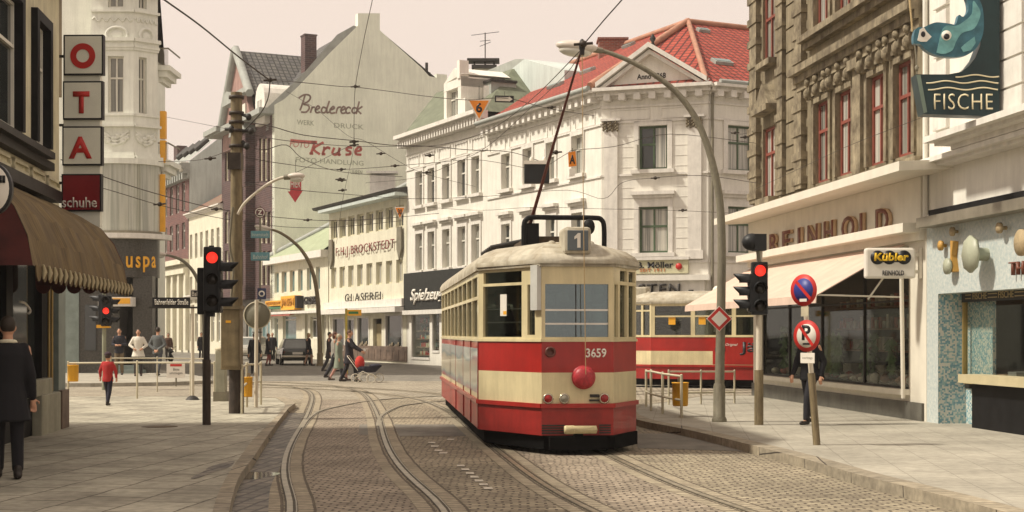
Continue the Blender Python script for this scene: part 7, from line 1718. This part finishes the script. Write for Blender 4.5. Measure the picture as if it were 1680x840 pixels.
wire([(392,232,27.8),(430,246,29),(470,238,30),(500,262,34),(560,282,40),(660,290,44)], 'looping feeder right of the mast', .012, knots=[(560,278,40),(558,294,40)])
wire([(392,256,27.8),(460,268,30),(560,278,34),(700,268,38),(780,262,40),(860,275,34)], 'wire reaching from the mast to the hanging signal box', .010, knots=[(705,255,38)])
wire([(401,300,28),(470,310,31),(560,318,36),(680,326,44),(800,322,46),(930,312,48),(990,326,46),(1020,300,44),(1070,292,40),(1150,288,36),(1240,300,33)], 'long wire crossing behind the tram roof towards the stone building', .011, knots=[(1075,292,40)])
wire([(901,270,33),(930,252,28),(945,246,27),(1010,240,30),(1100,220,34),(1240,235,34)], 'wire holding the orange letter A sign', .009, knots=[(912,250,30)])
wire([(392,310,27.8),(420,300,30),(470,290,34),(560,246,40),(581,236,40)], 'thin stay slanting from the lamp arm up to the wire junction', .009)
wire([(700,340,44),(790,345,44),(880,340,44),(1000,343,44),(1100,345,42),(1245,352,36)], 'straight pale wire along the upper windows of the corner building', .009, knots=[(1120,345,42)])
wire([(581,240,40),(575,270,40),(562,330,44),(552,400,50)], 'thin vertical drop wire in front of the painted firewall', .008, knots=[(562,312,43),(561,296,42)])
wire([(470,150,44),(520,180,42),(570,222,40),(600,232,40),(660,268,42),(700,286,44),(780,306,48)], 'diagonal thin wire crossing the painted lettering', .008, knots=[(625,252,41),(648,272,42)])
wire([(262,190,60),(330,203,50),(385,214,30)], 'faint wire from the bay building to the mast', .010)
wire([(1235,215,35),(1215,220,42),(1195,216,50)], 'short wire with dark clamps beside the stone building', .012, knots=[(1206,218,45),(1222,225,40)])
wire([(1240,310,34),(1330,268,30),(1400,236,27),(1520,190,24.5)], 'thin cable pinned along the stone building front', .007)
# ---------------------------------------------------------------- vehicles
def car(q, yaw, label, colr, sedan=True, s=1.0, plate=True):
    R0 = root('parked_car', tuple(q), label, 'car', 'cars standing in the side street', rz=yaw, world=False)
    mp = mat('car_paint_%d' % int(colr[0]*1000), colr, var=.1, scale=1.5, rough=.25, coat=.6); k = s
    st = [(-2.2,.70,.42,.72),(-2.12,.80,.30,.90),(-1.7,.83,.24,.93),(-.9,.85,.22,.90),(.6,.85,.22,.88),(1.5,.83,.24,.84),(2.05,.78,.30,.78),(2.2,.68,.40,.66)]
    m = MB(Matrix.Diagonal((k,k,k,1))); vs = []
    for (y, w, z0, z1) in st:
        for (x, z) in ((-w*.9,z0),(-w,z0+.12),(-w,(z0+z1)/2),(-w*.97,z1-.07),(-w*.88,z1),(w*.88,z1),(w*.97,z1-.07),(w,(z0+z1)/2),(w,z0+.12),(w*.9,z0)): vs.append((x,y,z))
    n = 10; fs = [(i*n+j, i*n+(j+1) % n, (i+1)*n+(j+1) % n, (i+1)*n+j) for i in range(len(st)-1) for j in range(n)]; fs += [tuple(reversed(range(n))), tuple(range((len(st)-1)*n, len(st)*n))]
    fs = [tuple(reversed(f)) for f in fs]
    m.add(vs, fs); b = m.build('body', mp, R0, bevel=.02*k)
    b0 = [(-.74,-1.45),(.74,-1.45),(.74,.95),(-.74,.95)]; t0 = [(-.58,-.95),(.58,-.95),(.58,.35),(-.58,.35)]; zb, zt = .89, 1.38
    m = MB(Matrix.Diagonal((k,k,k,1))); m.add([(x,y,zb) for x,y in b0]+[(x,y,zt-.03) for x,y in t0]+[(x*.93,y*.93,zt+.02) for x,y in t0], [(0,1,5,4),(1,2,6,5),(2,3,7,6),(3,0,4,7),(4,5,9,8),(5,6,10,9),(6,7,11,10),(7,4,8,11),(8,9,10,11)]); m.build('cabin', mp, R0, bevel=.02*k)
    def pn(a, b_, lab):
        B = [Vector(b0[a]+(zb,)), Vector(b0[b_]+(zb,)), Vector(t0[b_]+(zt-.03,)), Vector(t0[a]+(zt-.03,))]; nrm = (B[1]-B[0]).cross(B[2]-B[0]).normalized()*.012; c_ = sum(B, Vector())/4
        m = MB(Matrix.Diagonal((k,k,k,1))); m.add([c_+(p-c_)*.86+nrm for p in B], [(0,1,2,3)]); m.build(lab, glass('car_glass', clear=False, base=(.12,.13,.12)), R0)
    pn(0,1,'rear_window'); pn(1,2,'side_window'); pn(2,3,'windscreen'); pn(3,0,'side_window')
    for y in (-1.35, 1.35):
        for x in (-.76, .76): m = MB(Matrix.Diagonal((k,k,k,1))); m.lathe((x,y,.31), [(.001,-.09),(.29,-.09),(.31,-.06),(.31,.06),(.29,.09),(.001,.09)], 18, 'x'); w = m.build('wheel', mat('tyre', (.02,.02,.02), var=.2, rough=.9), R0); m = MB(Matrix.Diagonal((k,k,k,1))); m.lathe((x+(.095 if x > 0 else -.095),y,.31), [(.001,-.005),(.17,-.005),(.17,.005),(.001,.005)], 14, 'x'); m.build('hubcap', Mch, w)
    for x in (-.55, .55): m = MB(Matrix.Diagonal((k,k,k,1))); m.box(x-.17, x+.17, -2.19, -2.08, .60, .74); m.build('tail_light', mat('tail_red', (.14,.02,.015), rough=.2), R0); m = MB(Matrix.Diagonal((k,k,k,1))); m.box(x-.13, x+.13, 2.16, 2.22, .56, .70); m.build('headlight', Mld, R0)
    m = MB(Matrix.Diagonal((k,k,k,1))); m.box(-.82, .82, -2.30, -2.18, .42, .52); m.build('bumper', mat('chrome_bumper', (.6,.56,.46), rough=.2, metal=.6), R0, bevel=.02)
    m = MB(Matrix.Diagonal((k,k,k,1))); m.box(-.78, .78, 2.18, 2.30, .40, .50); m.build('bumper', mat('chrome_bumper', (.6,.56,.46), rough=.2, metal=.6), R0, bevel=.02)
    if plate: m = MB(Matrix.Diagonal((k,k,k,1))); m.box(-.27, .27, -2.215, -2.19, .58, .70); m.build('number_plate', M_swhite, R0)
    return R0
q = G(482,598,0); car(tuple(q), radians(14), 'dark green saloon car seen from behind in front of the yellow signs', (.03,.035,.028))
q = G(418,590,0); car(tuple(q), radians(-8), 'silver white car left of the dark saloon behind the sign posts', (.50,.49,.44), s=1.05)
q = G(428,579,0); car(tuple(q), radians(5), 'pale blue car farthest back beyond the silver white car', (.42,.47,.46), s=1.1)
q = G(252,582,0); car(tuple(q), radians(20), 'pale car parked far down the left street', (.45,.43,.36))
q = G(280,601,0); mo = root('motorcycle', tuple(q), 'dark parked motorcycle on the left street by the grey suited walker', 'motorcycle', world=False, rz=.3)
for y in (-.62, .62): m = MB(); m.tube([(0, y+.29*cos(a), .30+.29*sin(a)) for a in [2*pi*i/16 for i in range(17)]], .045, 6); m.build('wheel', M_black, mo)
m = MB(); m.tube([(0,-.62,.3),(0,-.1,.55),(0,.35,.75),(0,.62,.3)], .05, 6); m.ball((0,.1,.78), .13, .28, .14); m.box(-.12,.12,-.6,-.1,.72,.80); m.ball((0,0,.42), .16,.2,.17); m.build('frame', M_darkmetal, mo)
m = MB(); m.tube([(-.32,.35,1.0),(0,.42,.95),(.32,.35,1.0)], .018, 6); m.build('handlebar', Mch, mo); m = MB(); m.ball((0,.55,.85), .09,.1,.09); m.build('headlight', Mld, mo)
# pram with a child in red
q = G(596,628,0); pr_ = root('pram', tuple(q), 'low pushchair with spoked wheels and a red hood', 'pram', rz=-.06, world=False)
for x in (-.23,.0,.30,.52):
    m = MB(); y = -.22 if x in (-.23,.30) else .18
    m.tube([(x+.15*cos(a), y, .16+.15*sin(a)) for a in [2*pi*i/18 for i in range(19)]], .012, 6)
    for k in range(4): a = pi*k/4; m.tube([(x+.15*cos(a),y,.16+.15*sin(a)), (x-.15*cos(a),y,.16-.15*sin(a))], .004, 4)
    m.build('wheel', Mpw, pr_)
m = MB(); m.tube([(-.25,-.2,.18),(.0,-.2,.40),(.5,-.2,.18)], .012, 6); m.tube([(-.25,.2,.18),(.0,.2,.40),(.5,.2,.18)], .012, 6); m.tube([(-.15,.2,.42),(-.52,.2,.92),(-.52,-.2,.92),(-.15,-.2,.42)], .012, 6); m.build('frame', Mpw, pr_)
m = MB(); loft(m, [(.12,0,.36,.30,.16),(.14,0,.48,.40,.20),(.20,0,.56,.44,.21)], 14); m.build('seat', mat('navy_fabric', (.02,.02,.035)), pr_)
m = MB(); m.ball((-.12,0,.68), .17,.17,.24, 12, 8); m.build('hood', mat('red_fabric', (.50,.04,.03), rough=.85), pr_)
m = MB(); m.ball((.42,0,.58), .22,.14,.07, 10, 6); m.build('footmuff', mat('navy_fabric', (.02,.02,.035)), pr_)
# manhole and drain
q = G(395,664,0)
for (px, py, r) in ((262, 700, .3),):
    c = G(px,py,.12); m = MB(); m.lathe((c.x,c.y,.121), [(.001,.004),(r,.004),(r,0)], 24); o = m.build('manhole_cover', M_rust); tag(o, 'small round iron cover set in the left pavement slabs', 'manhole cover')
# white dashes of the crossing between the tracks
m = MB()
for i in range(7):
    a = G(757+i*7.5, 765+i*6.2); m.add([(a.x-.05,a.y-.12,.0125),(a.x+.05,a.y-.12,.0125),(a.x+.03,a.y+.10,.0125),(a.x-.06,a.y+.10,.0125)], [(0,1,2,3)])
for (px,py) in ((709,727),(714,733),(720,740),(728,744),(740,722)):
    a = G(px, py); m.add([(a.x-.06,a.y-.14,.0125),(a.x+.05,a.y-.14,.0125),(a.x+.05,a.y+.12,.0125),(a.x-.06,a.y+.12,.0125)], [(0,1,2,3)])
o = m.build('worn_road_marking', mat('worn_white_paint', (.62,.58,.48), var=.3, scale=12, col2=(.35,.31,.25))); tag(o, 'worn white dashes painted between the tram tracks', 'road marking', kind='structure')

# ---------------------------------------------------------------- thin haze over the whole street
hz = MB(); hz.box(-399, 399, -25, 600, -1.0, 45)
hm = bpy.data.materials.new('haze'); hm.use_nodes = True; hn = hm.node_tree; hn.nodes.clear()
ho = hn.nodes.new('ShaderNodeOutputMaterial'); hv = hn.nodes.new('ShaderNodeVolumePrincipled'); hv.inputs['Color'].default_value = (.95,.90,.84,1); hv.inputs['Density'].default_value = .0006; hv.inputs['Anisotropy'].default_value = .3
hn.links.new(hv.outputs['Volume'], ho.inputs['Volume'])
h_ = hz.build('haze', hm); h_['kind'] = 'stuff'
